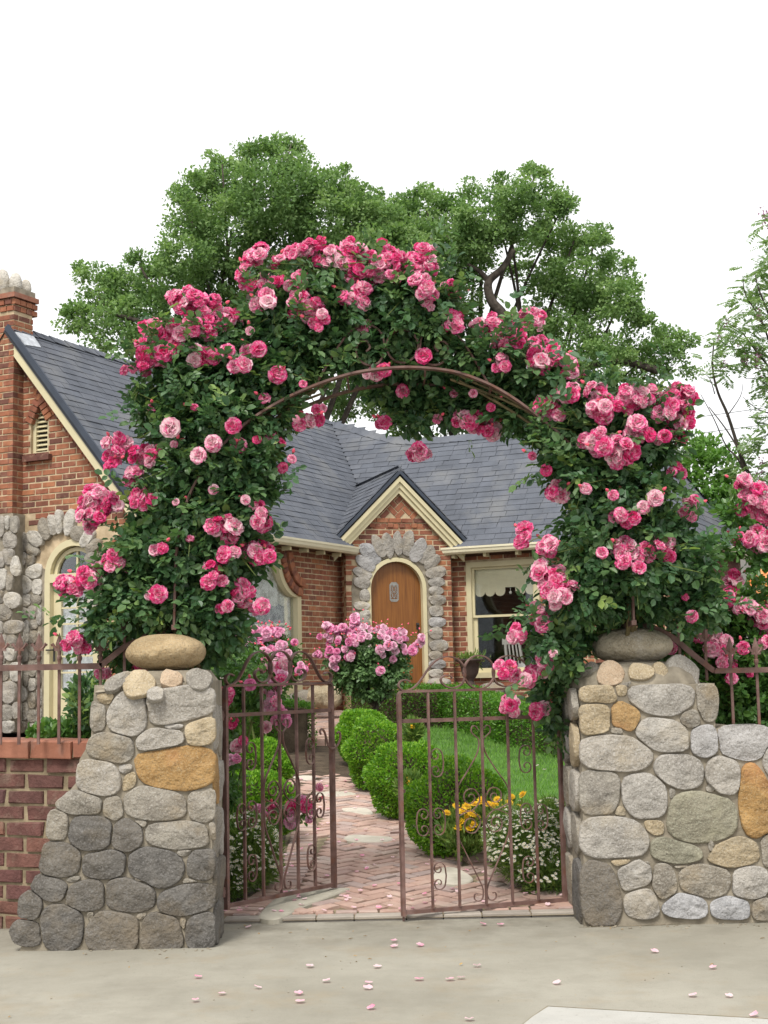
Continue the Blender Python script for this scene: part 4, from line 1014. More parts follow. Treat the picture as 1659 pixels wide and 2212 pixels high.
# pointed head of bricks round the vent
for x0, z0, x1, z1 in ((va[0] - .09, vb[1] - .26, (va[0] + vb[0]) / 2, vb[1] + .19), ((va[0] + vb[0]) / 2, vb[1] + .19, vb[0] + .09, vb[1] - .26)):
    rake_row(gable, G0, E1, GN, x0, z0, x1, z1, 0.12, 0.1, 0.022)
m = MB(); m.obox(G0 + E1 * ((va[0] + vb[0]) / 2) + Z * (va[1] - .045) + GN * .02, E1 * .22, GN * .06, Z * .038); m.build('brick_sill', 'brick_joined', house)
# the vent: frame and slats
vent = MB(); vent.slab([(x, z) for x, z in vent_hole], [[(va[0] + .05, va[1] + .05), (vb[0] - .05, va[1] + .05), (vb[0] - .05, vb[1] - .24), ((va[0] + vb[0]) / 2, vb[1] - .07), (va[0] + .05, vb[1] - .24)]], G0 - GN * .05, E1, Z, GN, .06)
vent = vent.build('louvre_vent', 'cream_paint', house)
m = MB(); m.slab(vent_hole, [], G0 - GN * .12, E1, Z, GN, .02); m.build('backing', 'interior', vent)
z = va[1] + .085
while z < vb[1] - .12:
    k = max(0, z - (vb[1] - .26)); x0, x1 = va[0] + .05 + k * .62, vb[0] - .05 - k * .62
    if x1 - x0 > .04:
        m = MB(); m.obox(G0 - GN * .075 + E1 * ((x0 + x1) / 2) + Z * z, E1 * ((x1 - x0) / 2), (GN * .022 - Z * .018), (Z * .004 + GN * .005)); m.build('slat', 'cream_paint', vent)
    z += .062
# french door in a round-headed frame
fdoor = arch_frame(house, 'french_door', 'cream_paint', G0, E1, Z, GN, fd_c, fd_R - .10, fd_R - .012, fd_b, fd_s, -.03, .13)
m = MB(); m.obox(G0 + E1 * fd_c + Z * (fd_s - .03) + GN * .0, E1 * (fd_R - .10), GN * .045, Z * .055); m.build('transom', 'cream_paint', fdoor)
li, ri = fd_c - fd_R + .1, fd_c + fd_R - .1
dz1 = fd_s - .085
m = MB()
def gbx(x0, x1, z0, z1, d0, d1): m.obox(G0 + E1 * ((x0 + x1) / 2) + Z * ((z0 + z1) / 2) - GN * ((d0 + d1) / 2), E1 * ((x1 - x0) / 2), GN * (abs(d1 - d0) / 2), Z * ((z1 - z0) / 2))
for x0, x1, z0, z1 in ((li, li + .12, fd_b, dz1), (ri - .12, ri, fd_b, dz1), (li + .12, ri - .12, dz1 - .12, dz1), (li + .12, ri - .12, fd_b, fd_b + .42)): gbx(x0, x1, z0, z1, .05, .10)
m.build('door_leaf', 'cream_paint', fdoor)
m = MB(); gbx(fd_c - .012, fd_c + .012, fd_b + .42, dz1 - .12, .055, .085)
nr = 6; hz0, hz1 = fd_b + .42, dz1 - .12
for i in range(1, nr): zz_ = hz0 + (hz1 - hz0) * i / nr; gbx(li + .12, ri - .12, zz_ - .011, zz_ + .011, .057, .083)
m.build('glazing_bars', 'cream_paint', fdoor)
for i in range(nr):
    for x0, x1 in ((li + .12, fd_c), (fd_c, ri - .12)):
        m = MB(); gbx(x0, x1, hz0 + (hz1 - hz0) * i / nr, hz0 + (hz1 - hz0) * (i + 1) / nr, .069, .073); m.build('pane', 'glass', fdoor)
fan = [(fd_c - (fd_R - .1) * math.cos(math.pi * i / 12), fd_s + .026 + (fd_R - .126) * math.sin(math.pi * i / 12)) for i in range(13)]
m = MB(); m.slab(fan, [], G0 - GN * .07, E1, Z, GN, .004); m.build('pane', 'glass', fdoor)
m = MB(); gbx(fd_c - .012, fd_c + .012, fd_s + .02, fd_s + fd_R - .09, .05, .09)
m.strip([G0 + E1 * (fd_c - (fd_R - .14) * math.cos(a)) + Z * (fd_s + .02 + (fd_R - .16) * math.sin(a)) - GN * .06 for a in np.linspace(0, math.pi, 13)], GN, .05, .05); m.build('fanlight_bar', 'cream_paint', fdoor)
m = MB(); p = G0 + E1 * (li + .055) + Z * (fd_b + .92) + GN * .0; m.tube([p, p + GN * .05, p + GN * .055 - E1 * .09], .011, 6); m.obox(p - Z * .05, E1 * .015, GN * .006, Z * .1); m.build('handle', 'black_iron', fdoor)
def curtain(name, parent, p0, ux, n, x0, x1, z0, z1, amp=.03, waves=9, mat='lace', nx=70):
    co = []
    for j in range(2):
        for i in range(nx + 1):
            x = x0 + (x1 - x0) * i / nx; y = amp * math.sin(i / nx * waves * 6.28 + .6 * math.sin(i * .31)) + .3 * amp * math.sin(i * .9)
            co.append(p0 + ux * x + Z * (z0 if j == 0 else z1) + n * y * (1.15 if j == 0 else .8))
    f = [(i, i + 1, nx + 2 + i, nx + 1 + i) for i in range(nx)]
    return world_obj(name, co, f, mat, parent)
curtain('lace_curtain', fdoor, G0 - GN * .125, E1, GN, li - .05, ri + .05, fd_b + .3, dz1 + .02, .02, 8)
# ---------------- stones of the gable: arch over the french door and cladding on the left
def c5(x, y): return (x * .25, 1051 + y * .25)
for x, y, rx, ry, a in [(320,450,75,62,35),(398,370,48,105,-20),(472,335,38,95,-8),(527,310,32,110,-2),(615,310,48,120,12),(685,410,55,68,30),(765,445,48,100,42),(820,515,72,50,-30),(812,615,62,45,-10),(290,545,66,45,30),(812,740,60,46,0),(815,870,60,50,0),(815,1000,60,50,0),(800,1130,52,55,0)]:
    u, v = c5(x, y); put_stone(gable, u, v, rx * .25, ry * .25, a, 'w' if random.random() < .5 else 'm', G0 + GN * .005, GN, .09, 2.2, 14)
GST = [(205,490,45,80,0),(200,620,45,60,0),(265,635,40,52,0),(90,460,48,80,0),(30,330,30,90,0),(65,310,32,75,0),(125,335,36,75,0),(80,600,42,72,0),(20,640,32,64,0),(140,690,36,84,0),(300,735,62,62,0),(20,800,42,92,0),(95,820,32,72,0),(200,860,84,82,0),(330,875,42,72,0),(110,990,72,78,0),(15,950,27,52,0),(235,980,46,62,0),(312,975,46,52,0),(45,1090,64,74,0),(180,1097,72,62,0),(286,1078,42,52,0),(345,1110,20,72,0),(125,1212,88,62,0),(10,1212,22,52,0),(238,1252,34,94,0),(292,1200,40,42,0),(30,1332,42,48,0),(105,1342,44,62,0),(190,1340,36,60,0),(292,1295,42,58,0),(345,1330,18,62,0),(90,1442,54,54,0),(200,1450,64,62,0),(288,1430,42,60,0),(25,1480,30,60,0),(345,1480,18,72,0),(30,1600,62,72,0),(140,1600,52,70,0),(225,1650,38,90,0),(295,1580,42,72,0),(80,1785,66,92,0),(190,1780,44,70,0),(288,1705,38,58,0),(340,1650,20,80,0),(340,1820,22,80,0),(60,1952,66,72,0),(150,1935,34,64,0),(215,1950,36,74,0),(290,1850,40,68,0),(290,1985,40,58,0),(345,1980,20,60,0),(70,2070,56,52,0),(180,2070,58,52,0),(280,2085,50,46,0),(8,1870,24,40,0)]
# ---------------- chimney on the gable
CHA0, CHA1, CHB0, CHB1 = -3.05, -1.86, -6.80, -6.42
chim = MB(); 
def hbox(m, a0, a1, b0, b1, z0, z1, mi=0): m.obox(H((a0 + a1) / 2, (b0 + b1) / 2, (z0 + z1) / 2), E1 * ((a1 - a0) / 2), E2 * ((b1 - b0) / 2), Z * ((z1 - z0) / 2), mi)
ch_top = PP(40, 622, H(CHA1, CHB0, 0), GN).z
hbox(chim, CHA0 + .008, CHA1 - .008, CHB0 + .008, CHB1 - .008, FLOOR_Z, ch_top); chimney = chim.build('chimney', 'house_mortar', house)
ch_st = PP(20, 1110, H(CHA1, CHB0, 0), GN).z
def lay_chim(p0, ux, n, L, z0, z1, xoff):
    for x0, x1, ya, yb in courses([(0, z0), (L, z0), (L, z1), (0, z1)], [], RP, RF, RLEN, RJ, FLOOR_Z + .01 + math.ceil((z0 - FLOOR_Z) / RP) * RP, z1, 0, xoff=xoff, minlen=.03): add_brick(chimney, p0, ux, Z, n, x0, x1, ya, yb, .09)
lay_chim(H(CHA0, CHB0, 0), E1, -E2, CHA1 - CHA0, ch_st, ch_top - .3, 0.0)
lay_chim(H(CHA1, CHB0, 0), E2, E1, CHB1 - CHB0, ch_st, ch_top - .3, .11)
for k, (pr, zz0) in enumerate(((.01, ch_top - .29), (.03, ch_top - .205))):
    for i in range(10):
        x = CHA0 - pr + .12 * i + .06
        if x < CHA1 + pr - .05 and (k == 0 or i % 2 == 0 or k == 1): HOUSE_BRICKS.append((chimney, frame(H(x, CHB0 - pr + .05, zz0 + .035), E1, -E2, Z, .105, .1, .07), .001))
    for i in range(4):
        HOUSE_BRICKS.append((chimney, frame(H(CHA1 + pr - .05, CHB0 + .07 + i * .115 - pr, zz0 + .035), E2, E1, Z, .105, .1, .07), .001))
m = MB(); hbox(m, CHA0 - .055, CHA1 + .055, CHB0 - .055, CHB1 + .055, ch_top - .12, ch_top - .055); m.build('chimney_cap', 'coping_brick', chimney)
m = MB(); hbox(m, CHA0 - .02, CHA1 + .02, CHB0 - .02, CHB1 + .02, ch_top - .055, ch_top + .03); m.build('cap_mortar', 'mortar', chimney)
for a, b, rr, hh in [(-1.93, -6.70, .085, .36), (-1.93, -6.50, .075, .30), (-2.10, -6.78, .10, .44), (-2.32, -6.76, .11, .40), (-2.55, -6.76, .1, .42), (-2.8, -6.76, .1, .38), (-2.15, -6.46, .09, .36), (-2.4, -6.46, .1, .4)]:
    vs, fs = boulder_geo(H(a, b, ch_top + .0 + hh * .26), rr * 1.1, rr * .8, hh * .44, 14, 9, .09, int(a * 100)); o = world_obj('cap_stone', vs, fs, 'stone_pale', chimney, smooth=True)
# stone face of the chimney foot and of the gable left of the french door
m = MB(); hbox(m, CHA0 - .1, CHA1 + .04, CHB0 - .03, CHB0 + .2, FLOOR_Z, ch_st); m.build('chimney_foot', 'mortar', chimney)
for (x, y, rx, ry, a), pf in zip(GST, pack(GST, 16, 1.3, 5.0, outline=[(-60, 255), (165, 255), (165, 395), (235, 395), (368, 640), (368, 2130), (-60, 2130)])):
    u, v = c5(x, y); onch = x < 165
    pl = H(0, CHB0 - .03, 0) if onch else G0 + GN * .0
    put_stone(chimney if onch else gable, u, v, rx * .25, ry * .25, a, random.choice('mgmmw' if y > 700 else 'gwgm'), pl, GN, .06, 2.6, 16, prof=pf)
m = MB(); m.slab([(1.9, FLOOR_Z), (fd_l - .005, FLOOR_Z), (fd_l - .005, fd_s + .1), (1.9, fd_s + .35)], [], G0 + GN * .004, E1, Z, GN, .02); m.build('stone_bedding', 'mortar', house)

# ---------------- wing wall (lace window), front wall (sash window)
W0 = H(0, -6.6, 0)
def w_uv(u, v):
    p = PP(u, v, W0, E1) - W0; return (p.dot(E2), p.z)
wr = w_uv(650, 1400)[0]; wt = w_uv(603, 1200)[0]; wsh = w_uv(645, 1288)[1]; wtop = w_uv(590, 1192)[1]; wbot = w_uv(640, 1492)[1]
wc = wt - .72; sh = wr - wt
def lace_outline(ins):
    r = wr - ins; t = wt - ins * .6; zt = wtop - ins; zs = wsh - ins * .2
    right = [(r, wbot + ins), (r, zs)] + [(r - (r - t) * math.sin(math.pi / 2 * i / 8), zt - (zt - zs) * math.cos(math.pi / 2 * i / 8)) for i in range(1, 9)]
    # concave shoulder: centre at the outer upper corner
    right = [(r, wbot + ins), (r, zs)] + [(r - (r - t) * (math.sin(math.pi / 2 * i / 8)), zs + (zt - zs) * (1 - math.cos(math.pi / 2 * i / 8))) for i in range(1, 9)]
    left = [(2 * wc - x, y) for x, y in right[::-1]]
    return right + left
lo = lace_outline(0.0); li_ = lace_outline(0.11)
wwall = brick_wall('wing_wall', W0, E2, E1, [(0, FLOOR_Z), (6.6, FLOOR_Z), (6.6, 3.72), (0, 3.72)], [lo], None)
lw = MB(); lw.slab(lo, [li_], W0 + E1 * .02, E2, Z, E1, .12); lace_win = lw.build('lace_window', 'cream_paint', house)
m = MB(); m.slab(li_, [], W0 - E1 * .06, E2, Z, E1, .004); m.build('pane', 'glass', lace_win)
curtain('lace_curtain', lace_win, W0 - E1 * .105, E2, E1, 2 * wc - wr, wr, wbot, wtop, .022, 13)
m = MB(); m.obox(W0 + E2 * wc + Z * (wbot - .045) + E1 * .05, E2 * (wr - wc + .05), E1 * .09, Z * .04); m.build('sill', 'cream_paint', lace_win)
# corbelled hood of bricks following the shoulder
for dr, pr, n_ in ((.06, .05, 12), (.20, .085, 14)):
    for i in range(n_):
        a = math.pi / 2 * (i + .5) / n_
        cx0, cz0 = wr + .0, wtop + .0        # centre of the concave curve
        rx_, rz_ = (wr - wt) - dr, (wtop - wsh) - dr
        x, zq = cx0 - rx_ * math.cos(a) , cz0 - rz_ * math.sin(a)
        ax = (E2 * math.sin(a) * rx_ - Z * math.cos(a) * rz_).normalized(); ay = E1.cross(ax)
        c = W0 + E2 * x + Z * zq + E1 * (pr - .05)
        HOUSE_BRICKS.append((wwall, frame(c, ax, E1, ay, .068, .12, .125), .0003))
F0 = H(0, 0, 0); FN = -E2
def f_uv(u, v):
    p = PP(u, v, F0, FN) - F0; return (p.dot(E1), p.z)
s0, s1 = f_uv(1009, 1300)[0], f_uv(1166, 1300)[0]; sz0, sz1 = f_uv(1100, 1455)[1], f_uv(1085, 1211)[1]
shole = [(s0, sz0), (s1, sz0), (s1, sz1), (s0, sz1)]
fwall = brick_wall('front_wall', F0, E1, FN, [(0, FLOOR_Z), (5.2, FLOOR_Z), (5.2, 3.72), (0, 3.72)], [shole], None)
m = MB(); m.obox(H(2.9, -.012, 3.47), E1 * 2.3, E2 * .012, Z * .07); m.build('head_board', 'soffit', house)
sw = MB()
def fbx(m, x0, x1, z0, z1, d0, d1): m.obox(F0 + E1 * ((x0 + x1) / 2) + Z * ((z0 + z1) / 2) - FN * ((d0 + d1) / 2), E1 * ((x1 - x0) / 2), FN * (abs(d1 - d0) / 2), Z * ((z1 - z0) / 2))
for x0, x1, z0, z1 in ((s0, s0 + .085, sz0, sz1), (s1 - .085, s1, sz0, sz1), (s0 + .085, s1 - .085, sz1 - .085, sz1)): fbx(sw, x0, x1, z0, z1, -.02, .1)
sash_win = sw.build('sash_window', 'cream_paint', house)
m = MB(); fbx(m, s0 - .04, s1 + .04, sz0 - .06, sz0 + .025, -.06, .1); m.build('sill', 'cream_paint', sash_win)
smid = f_uv(1090, 1329)[1]
for nm, z0, z1, d in (('upper_sash', smid - .02, sz1 - .085, .03), ('lower_sash', sz0 + .025, smid + .02, .065)):
    m = MB(); a, b = s0 + .085, s1 - .085; k = .035 if nm == 'upper_sash' else .06
    for x0, x1, q0, q1 in ((a, a + k, z0, z1), (b - k, b, z0, z1), (a + k, b - k, z1 - .035, z1), (a + k, b - k, z0, z0 + (.07 if nm != 'upper_sash' else .035))): fbx(m, x0, x1, q0, q1, d, d + .034)
    m.build(nm, 'cream_paint', sash_win)
    m = MB(); fbx(m, a + k - .004, b - k + .004, z0 + .03, z1 - .03, d + .015, d + .019); m.build('pane', 'glass', sash_win)
# roller blind with a scalloped hem
bz0 = f_uv(1090, 1276)[1]; bx0, bx1 = s0 + .10, s1 - .10; nsc = 6
pts = [(bx0, sz1 - .08)]; seg = (bx1 - bx0) / nsc
for i in range(nsc):
    for k in range(7):
        a = math.pi * k / 6
        if i == 3: pts.append((bx0 + seg * (i + .5 - .5 * math.cos(a) * .98), bz0 + .06)) if k in (0, 6) else None
        else: pts.append((bx0 + seg * (i + .5 - .5 * math.cos(a)), bz0 - .075 * math.sin(a)))
pts.append((bx1, sz1 - .08))
m = MB(); m.slab(pts[::-1], [], F0 - FN * .106, E1, Z, FN, .003); m.build('roller_blind', 'blind', sash_win)
m = MB(); p = F0 - FN * .115 + E1 * (bx0 + seg * 3.5) + Z * (bz0 + .05); m.tube([p, p - Z * .05], .004, 5); m.lathe(p - Z * .08, [(.004, .03), (.02, .02), (.024, 0), (.012, -.02)], 8); m.build('blind_pull', 'white_paint', sash_win)

# ---------------- corner porch
PA = math.radians(18); PT = Vector((math.cos(PA), math.sin(PA), 0)); PN = Vector((math.sin(PA), -math.cos(PA), 0))
PC = Vector((.22, 22.5, 0)); PW = 0.88; P0 = PC - PT * PW
def p_uv(u, v):
    p = PP(u, v, P0, PN) - P0; return (p.dot(PT), p.z)
dc = (p_uv(803, 1380)[0] + p_uv(915, 1380)[0]) / 2; dr_ = (p_uv(915, 1380)[0] - p_uv(803, 1380)[0]) / 2
dtop = p_uv(859, 1213)[1]; dsp = dtop - dr_; dbot = p_uv(859, 1478)[1]; DFR = dr_ + .065
apx = p_uv(864, 1017); etl = p_uv(723, 1168); etr = p_uv(1008, 1168)
eave_z = (etl[1] + etr[1]) / 2 + .01; half = (etr[0] - etl[0]) / 2; cxp = (etr[0] + etl[0]) / 2; cxp = PW * .5 + cxp * .5; apz = apx[1]
psl = (apz - eave_z) / half
wtopz = apz - psl * PW - .10
ppoly = [(0, FLOOR_Z), (2 * PW, FLOOR_Z), (2 * PW, wtopz), (PW, wtopz + psl * PW), (0, wtopz)]
phole = archpts(dc, DFR + .01, dbot - .03, dsp, 16)
band = p_uv(860, 1129)[1]
def p_skip(x, y):
    rr = math.hypot(x - dc, y - dsp)
    if y > dsp and rr < DFR + .27: return True
    if y <= dsp and y > dbot - .1 and abs(x - dc) < DFR + .21: return True
    zr = wtopz + (PW - abs(x - PW)) * psl
    return y > zr - .2 or y > band - .01
pwall = brick_wall('porch_wall', P0, PT, PN, ppoly, [phole], p_skip)
m = MB(); m.slab(archpts(dc, DFR + .25, dbot - .03, dsp, 16), [archpts(dc, DFR + .012, dbot - .02, dsp, 16)], P0 + PN * .002, PT, Z, PN, .03); m.build('stone_bedding', 'mortar', house)
for sg in (0, 1):
    o = P0 if sg == 0 else P0 + PT * 2 * PW
    L = .45
    if sg == 0: brick_wall('porch_side_wall', P0 - PN * L, PN, -PT, [(0, FLOOR_Z), (L - .1, FLOOR_Z), (L - .1, 3.6), (0, 3.6)], [], None, th=.1)
    else: brick_wall('porch_side_wall', o - PN * .1, -PN, PT, [(0, FLOOR_Z), (L, FLOOR_Z), (L, 3.6), (0, 3.6)], [], None, th=.1)
for xa, za, xb, zb in ((0.0, wtopz + .02, PW, wtopz + psl * PW + .02), (PW, wtopz + psl * PW + .02, 2 * PW, wtopz + .02)):
    rake_row(pwall, P0, PT, PN, xa, za, xb, zb, .125, .1, .012)
# header bands
for z_, l, pr in ((band, .21, .012), (band - .081, .10, .0)):
    x = .1
    while x < 2 * PW - .1:
        zr = wtopz + (PW - abs(x + l / 2 - PW)) * psl
        if z_ < zr - .18: add_brick(pwall, P0, PT, Z, PN, x, x + l - .012, z_, z_ + .067, .1, pr if (int(x / l) % 2 or l > .2) else .02)
        x += l
# herringbone in the peak
zb0 = band + .085
for i in range(-14, 14):
    for j in range(-14, 14):
        for k in (0, 1):
            w_ = .088; gx, gy = i * w_ + j * 2 * w_, i * w_ - j * 2 * w_
            cx, cy_ = (gx + w_, gy + w_ / 2) if k == 0 else (gx + w_ / 2, gy + 2 * w_)
            th = math.radians(45); x = cx * math.cos(th) - cy_ * math.sin(th) + PW; zq = cx * math.sin(th) + cy_ * math.cos(th) + zb0 + .2
            zr = wtopz + (PW - abs(x - PW)) * psl
            if zq > zb0 + .03 and zq < zr - .18:
                a = th + (math.pi / 2 if k else 0); ax = PT * math.cos(a) + Z * math.sin(a); ay = PN.cross(ax) 
                c = P0 + PT * x + Z * zq - PN * .045; HOUSE_BRICKS.append((pwall, frame(c, ax, PN, ay, 2 * w_ - .014, .1, w_ - .014), .0004))
# stones around the door
def c3(x, y): return (553 + x * .4334, 940 + y * .4334)
for i, (x, y, rx, ry, a) in enumerate([(610,555,26,60,-25),(657,550,26,62,-12),(705,540,23,60,-2),(755,540,29,64,10),(805,575,33,64,30),(848,597,35,54,48),(875,632,46,30,-40),(895,685,51,28,-10),(898,732,40,24,0),(897,775,36,22,0),(903,822,42,26,0),(897,877,35,28,0),(902,932,42,25,0),(895,987,34,31,0),(910,1048,47,28,0),(893,1098,32,22,0),(903,1142,42,22,0),(895,1188,34,22,0),(903,1230,46,20,0),(570,590,62,38,40),(545,640,53,30,35),(530,688,49,25,20),(527,737,41,28,10),(540,800,25,32,0),(525,850,39,21,0),(542,895,26,24,0),(527,940,40,26,0),(535,995,32,26,0),(528,1048,38,24,0),(540,1100,28,24,0),(528,1150,38,22,0),(536,1200,30,24,0)]):
    u, v = c3(x, y); put_stone(pwall, u, v, rx * .4334 * 1.04, ry * .4334 * 1.04, a, 'b' if i in (19, 20) else random.choice('wgggb'), P0 + PN * .004, PN, .06, 2.4, 18)
arch_frame(house, 'door_frame', 'cream_paint', P0, PT, Z, PN, dc, dr_, DFR, dbot, dsp, -.015, .14, 18)
m = MB(); m.slab(archpts(dc, dr_, dbot + .01, dsp, 18), [], P0 - PN * .09, PT, Z, PN, .05); door = m.build('front_door', 'door_wood', house)
gx, gzz = p_uv(855, 1278)
m = MB(); p = P0 - PN * .085 + PT * gx + Z * gzz
hw, hh = .075, .155
m.slab([(-hw, -hh * .8), (-hw * .6, -hh), (hw * .6, -hh), (hw, -hh * .8), (hw, hh * .75), (hw * .5, hh), (-hw * .5, hh), (-hw, hh * .75)], [[(-hw * .72, -hh * .72), (hw * .72, -hh * .72), (hw * .72, hh * .65), (-hw * .72, hh * .65)]], p, PT, Z, PN, .02)
for sg in (-1, 1):
    for q in ([(0, -.1), (.03, -.06), (.035, -.02), (.01, .0), (.035, .03), (.03, .07), (0, .1)], [(.05, -.1), (.02, -.05), (.05, -.01), (.02, .04), (.05, .09)]):
        m.strip([p + PT * (sg * a.x) + Z * a.y - PN * .004 for a in spline([(x, y, 0) for x, y in q], 3)], PN, .012, .009)
m.bar(p - Z * hh * .7 - PN * .004, p + Z * hh * .65 - PN * .004, PT * .004, PN * .005)
m.build('speakeasy_grille', 'grille_iron', door)
m = MB(); m.slab([(-hw * .8, -hh * .8), (hw * .8, -hh * .8), (hw * .8, hh * .75), (-hw * .8, hh * .75)], [], p - PN * .0045, PT, Z, PN, .0), 
kx, kz = p_uv(906, 1352); p = P0 - PN * .09 + PT * kx + Z * kz
m = MB(); m.obox(p + PN * .004, PT * .022, PN * .006, Z * .05); m.lathe((0, 0, 0), [(.006, 0), (.02, .015), (.022, .03), (.01, .045)], 8)
m.v = m.v[:8] + [tuple(p + PN * (v[2] + .01) + PT * v[0] + Z * (v[1] + .02)) for v in m.v[8:]]; m.tube([p + Z * -.02 + PN * .008, p + PN * .05 - Z * .03, p + PN * .045 - Z * .09, p + PN * .008 - Z * .11], .008, 6); m.build('handle', 'black_iron', door)
# porch roof
def pl(x, z, d): return P0 + PT * x + Z * z + PN * d
pf, pb_ = .16, -2.6
RT = .05
m = MB()
for sg in (-1, 1):
    ex, ez = PW + sg * half, eave_z
    vs = [pl(PW, apz, pf), pl(ex, ez, pf), pl(ex, ez, pb_), pl(PW, apz, pb_)]
    vs += [v - Z * .07 for v in vs]
    m.add(vs, [(0, 1, 2, 3), (7, 6, 5, 4), (0, 4, 5, 1), (1, 5, 6, 2)])
    if sg > 0: pass
proof = m.build('porch_roof', 'dark_edge', house)
for sg in (-1, 1):                      # moulded cream rake boards in three steps, butted at the peak
    for k, (o0, o1, d0, d1) in enumerate(((.075, .135, .02, pf - .02), (.135, .20, .02, pf - .055), (.20, .26, .02, pf - .085))):
        def edge(off): 
            dz = off * math.sqrt(1 + psl * psl); return dz
        a0, a1 = edge(o0), edge(o1); xe = PW + sg * (half - .02)
        vs = []
        for d in (d1, d0):
            vs += [pl(PW, apz - a0, d), pl(xe, apz - psl * abs(xe - PW) - a0, d), pl(xe, apz - psl * abs(xe - PW) - a1, d), pl(PW, apz - a1, d)]
        m = MB(); m.add(vs, [(0, 1, 2, 3), (7, 6, 5, 4), (0, 4, 5, 1), (1, 5, 6, 2), (2, 6, 7, 3)] if sg > 0 else [(3, 2, 1, 0), (4, 5, 6, 7), (1, 5, 4, 0), (2, 6, 5, 1), (3, 7, 6, 2)]); m.build('rake_board', 'cream_paint', house)
# steps and landing
lz = dbot - .0
def step(x0, x1, d0, d1, z0, z1, name):
    m = MB(); m.obox(pl((x0 + x1) / 2, (z0 + z1) / 2 - .006, (d0 + d1) / 2), PT * ((x1 - x0) / 2 - .006), PN * ((d1 - d0) / 2 - .006), Z * ((z1 - z0) / 2)); st = m.build(name, 'house_mortar', house)
    x = x0
    while x < x1 - .05:
        l = min(.215, x1 - x); zt = z1
        inst('step_brick', random.choice(sbm), st, frame(pl(x + l / 2, z1 - .033, d1 - .05), PT, PN, Z, l - .012, .1, .066))
        inst('step_brick', random.choice(sbm), st, frame(pl(x + l / 2, z1 - .113, d1 - .05 - .006), PT, PN, Z, l - .012, .1, .07)); x += l
sbm = [brick_mesh('step_brick_mesh', 'step_brick', .02, .05, .05, .012) for _ in range(4)]
step(-.05, 2 * PW + .06, 0.02, .42, FLOOR_Z - .05, lz - .02, 'porch_step')
step(-.15, 2 * PW + .2, .42, .80, FLOOR_Z - .05, lz - .19, 'porch_step')
m = MB(); m.obox(pl(dc + .2, lz - .008, .2), PT * .48, PN * .17, Z * .01); tag(m.build('doormat', 'doormat'), 'dark red doormat on the top brick step before the wooden door', 'doormat')

# ---------------- roofs
SL = math.atan(1.2); cS, sS = math.cos(SL), math.sin(SL)
WZ = 3.54; WE = .30
W_poly = [(0, 0), (6.5, 0), (8.75, 3.515), (0, 3.515)]
W_o = H(WE, -6.82, WZ); W_up = -E1 * cS + Z * sS; W_n = E1 * sS + Z * cS
def ft(z): return (z - WZ) / sS
F_o = H(0, -WE, WZ); F_up = E2 * cS + Z * sS; F_n = -E2 * sS + Z * cS
F_top = [(4.62, ft(5.02)), (4.2, ft(5.16)), (3.6, ft(5.38)), (3.0, ft(5.54)), (2.4, ft(5.6)), (.6, ft(5.62)), (.1, ft(5.64)), (-.3, ft(5.70)), (-.8, ft(5.86)), (-1.4, ft(6.08)), (-1.95, 3.515)]
F_poly = [(.3, 0), (5.45, 0)] + F_top
roof = MB(); roof.slab(W_poly, [], W_o, E2, W_up, W_n, .09); roof.slab(F_poly, [], F_o, E1, F_up, F_n, .09)
# far slopes and end, to close the roof
roof.add([H(-1.95, -6.82, 6.24), H(-1.95, 1.95, 6.24), H(-4.2, 1.95, 3.54), H(-4.2, -6.82, 3.54)], [(0, 1, 2, 3)])
tops = [F_o + E1 * x + F_up * t for x, t in F_top]
bk = [Vector((p.x, p.y, 0)) + E2 * 2.2 + Vector((0, 0, 3.4)) for p in tops]
roof.add(tops + bk, [(i, i + 1, len(tops) + i + 1, len(tops) + i) for i in range(len(tops) - 1)])
hip_ap = tops[0]; hc0 = H(5.45, -.3, 3.52); hc1 = H(5.45, 3.45, 3.42)
hip_c1 = hc1
roof.add([hip_ap, hc0, hc1, hip_ap - Z * .08, hc0 - Z * .08, hc1 - Z * .08], [(0, 1, 2), (5, 4, 3), (1, 4, 5, 2), (0, 2, 5, 3)])
roof_o = roof.build('roof', 'roof_felt', house)
def shingle_mesh():
    vs = []; J = lambda a: random.uniform(-a, a)
    for z in (-.5, .5):
        for x, y in ((-.5, -.5), (.5, -.5), (.5, .5), (-.5, .5)): vs.append((x + J(.01), y + (J(.04) if y < 0 else 0), z))
    return np_mesh('shingle_mesh', np.array(vs), [(4, 5, 6, 7), (0, 1, 5, 4), (1, 2, 6, 5), (3, 0, 4, 7), (2, 3, 7, 6)], 'shingle')
shm = [shingle_mesh() for _ in range(6)]
SHINGLES = []
def shingle_rows(poly, o, ux, up, n, exp=.125, tab=.30, sag=0.0):
    top = max(q[1] for q in poly); r = 0; y = -.02
    while y < top - .02:
        for a, b in row_intervals(poly, [], max(y + exp / 2, .005)):
            x = a - random.uniform(0, tab) if r % 2 else a - tab * .5 * random.random()
            while x < b:
                t = tab * random.uniform(.82, 1.15); p, q = max(x, a), min(x + t, b)
                if q - p > .03:
                    tilt = .028 + random.uniform(-.01, .012); U2 = (up - n * tilt * 1.9).normalized(); N2 = ux.cross(U2).normalized()
                    c = o + ux * ((p + q) / 2) + up * (y + exp * .62) + n * (.018 + random.uniform(-.002, .003))
                    u, v, z = proj(c); vis = (0 if hidden(u, v) or u < -5 or u > IW + 5 or v < 0 else 1) * (-N2.y + .2) / z ** 2
                    M_ = Matrix.Identity(4)
                    for k, (ax, l) in enumerate(((ux, q - p - .006), (U2, exp * 1.25), (N2, .014))):
                        for j in range(3): M_[j][k] = ax[j] * l
                    for j in range(3): M_[j][3] = c[j]
                    SHINGLES.append((M_, vis, roof_o))
                x += t
        y += exp; r += 1
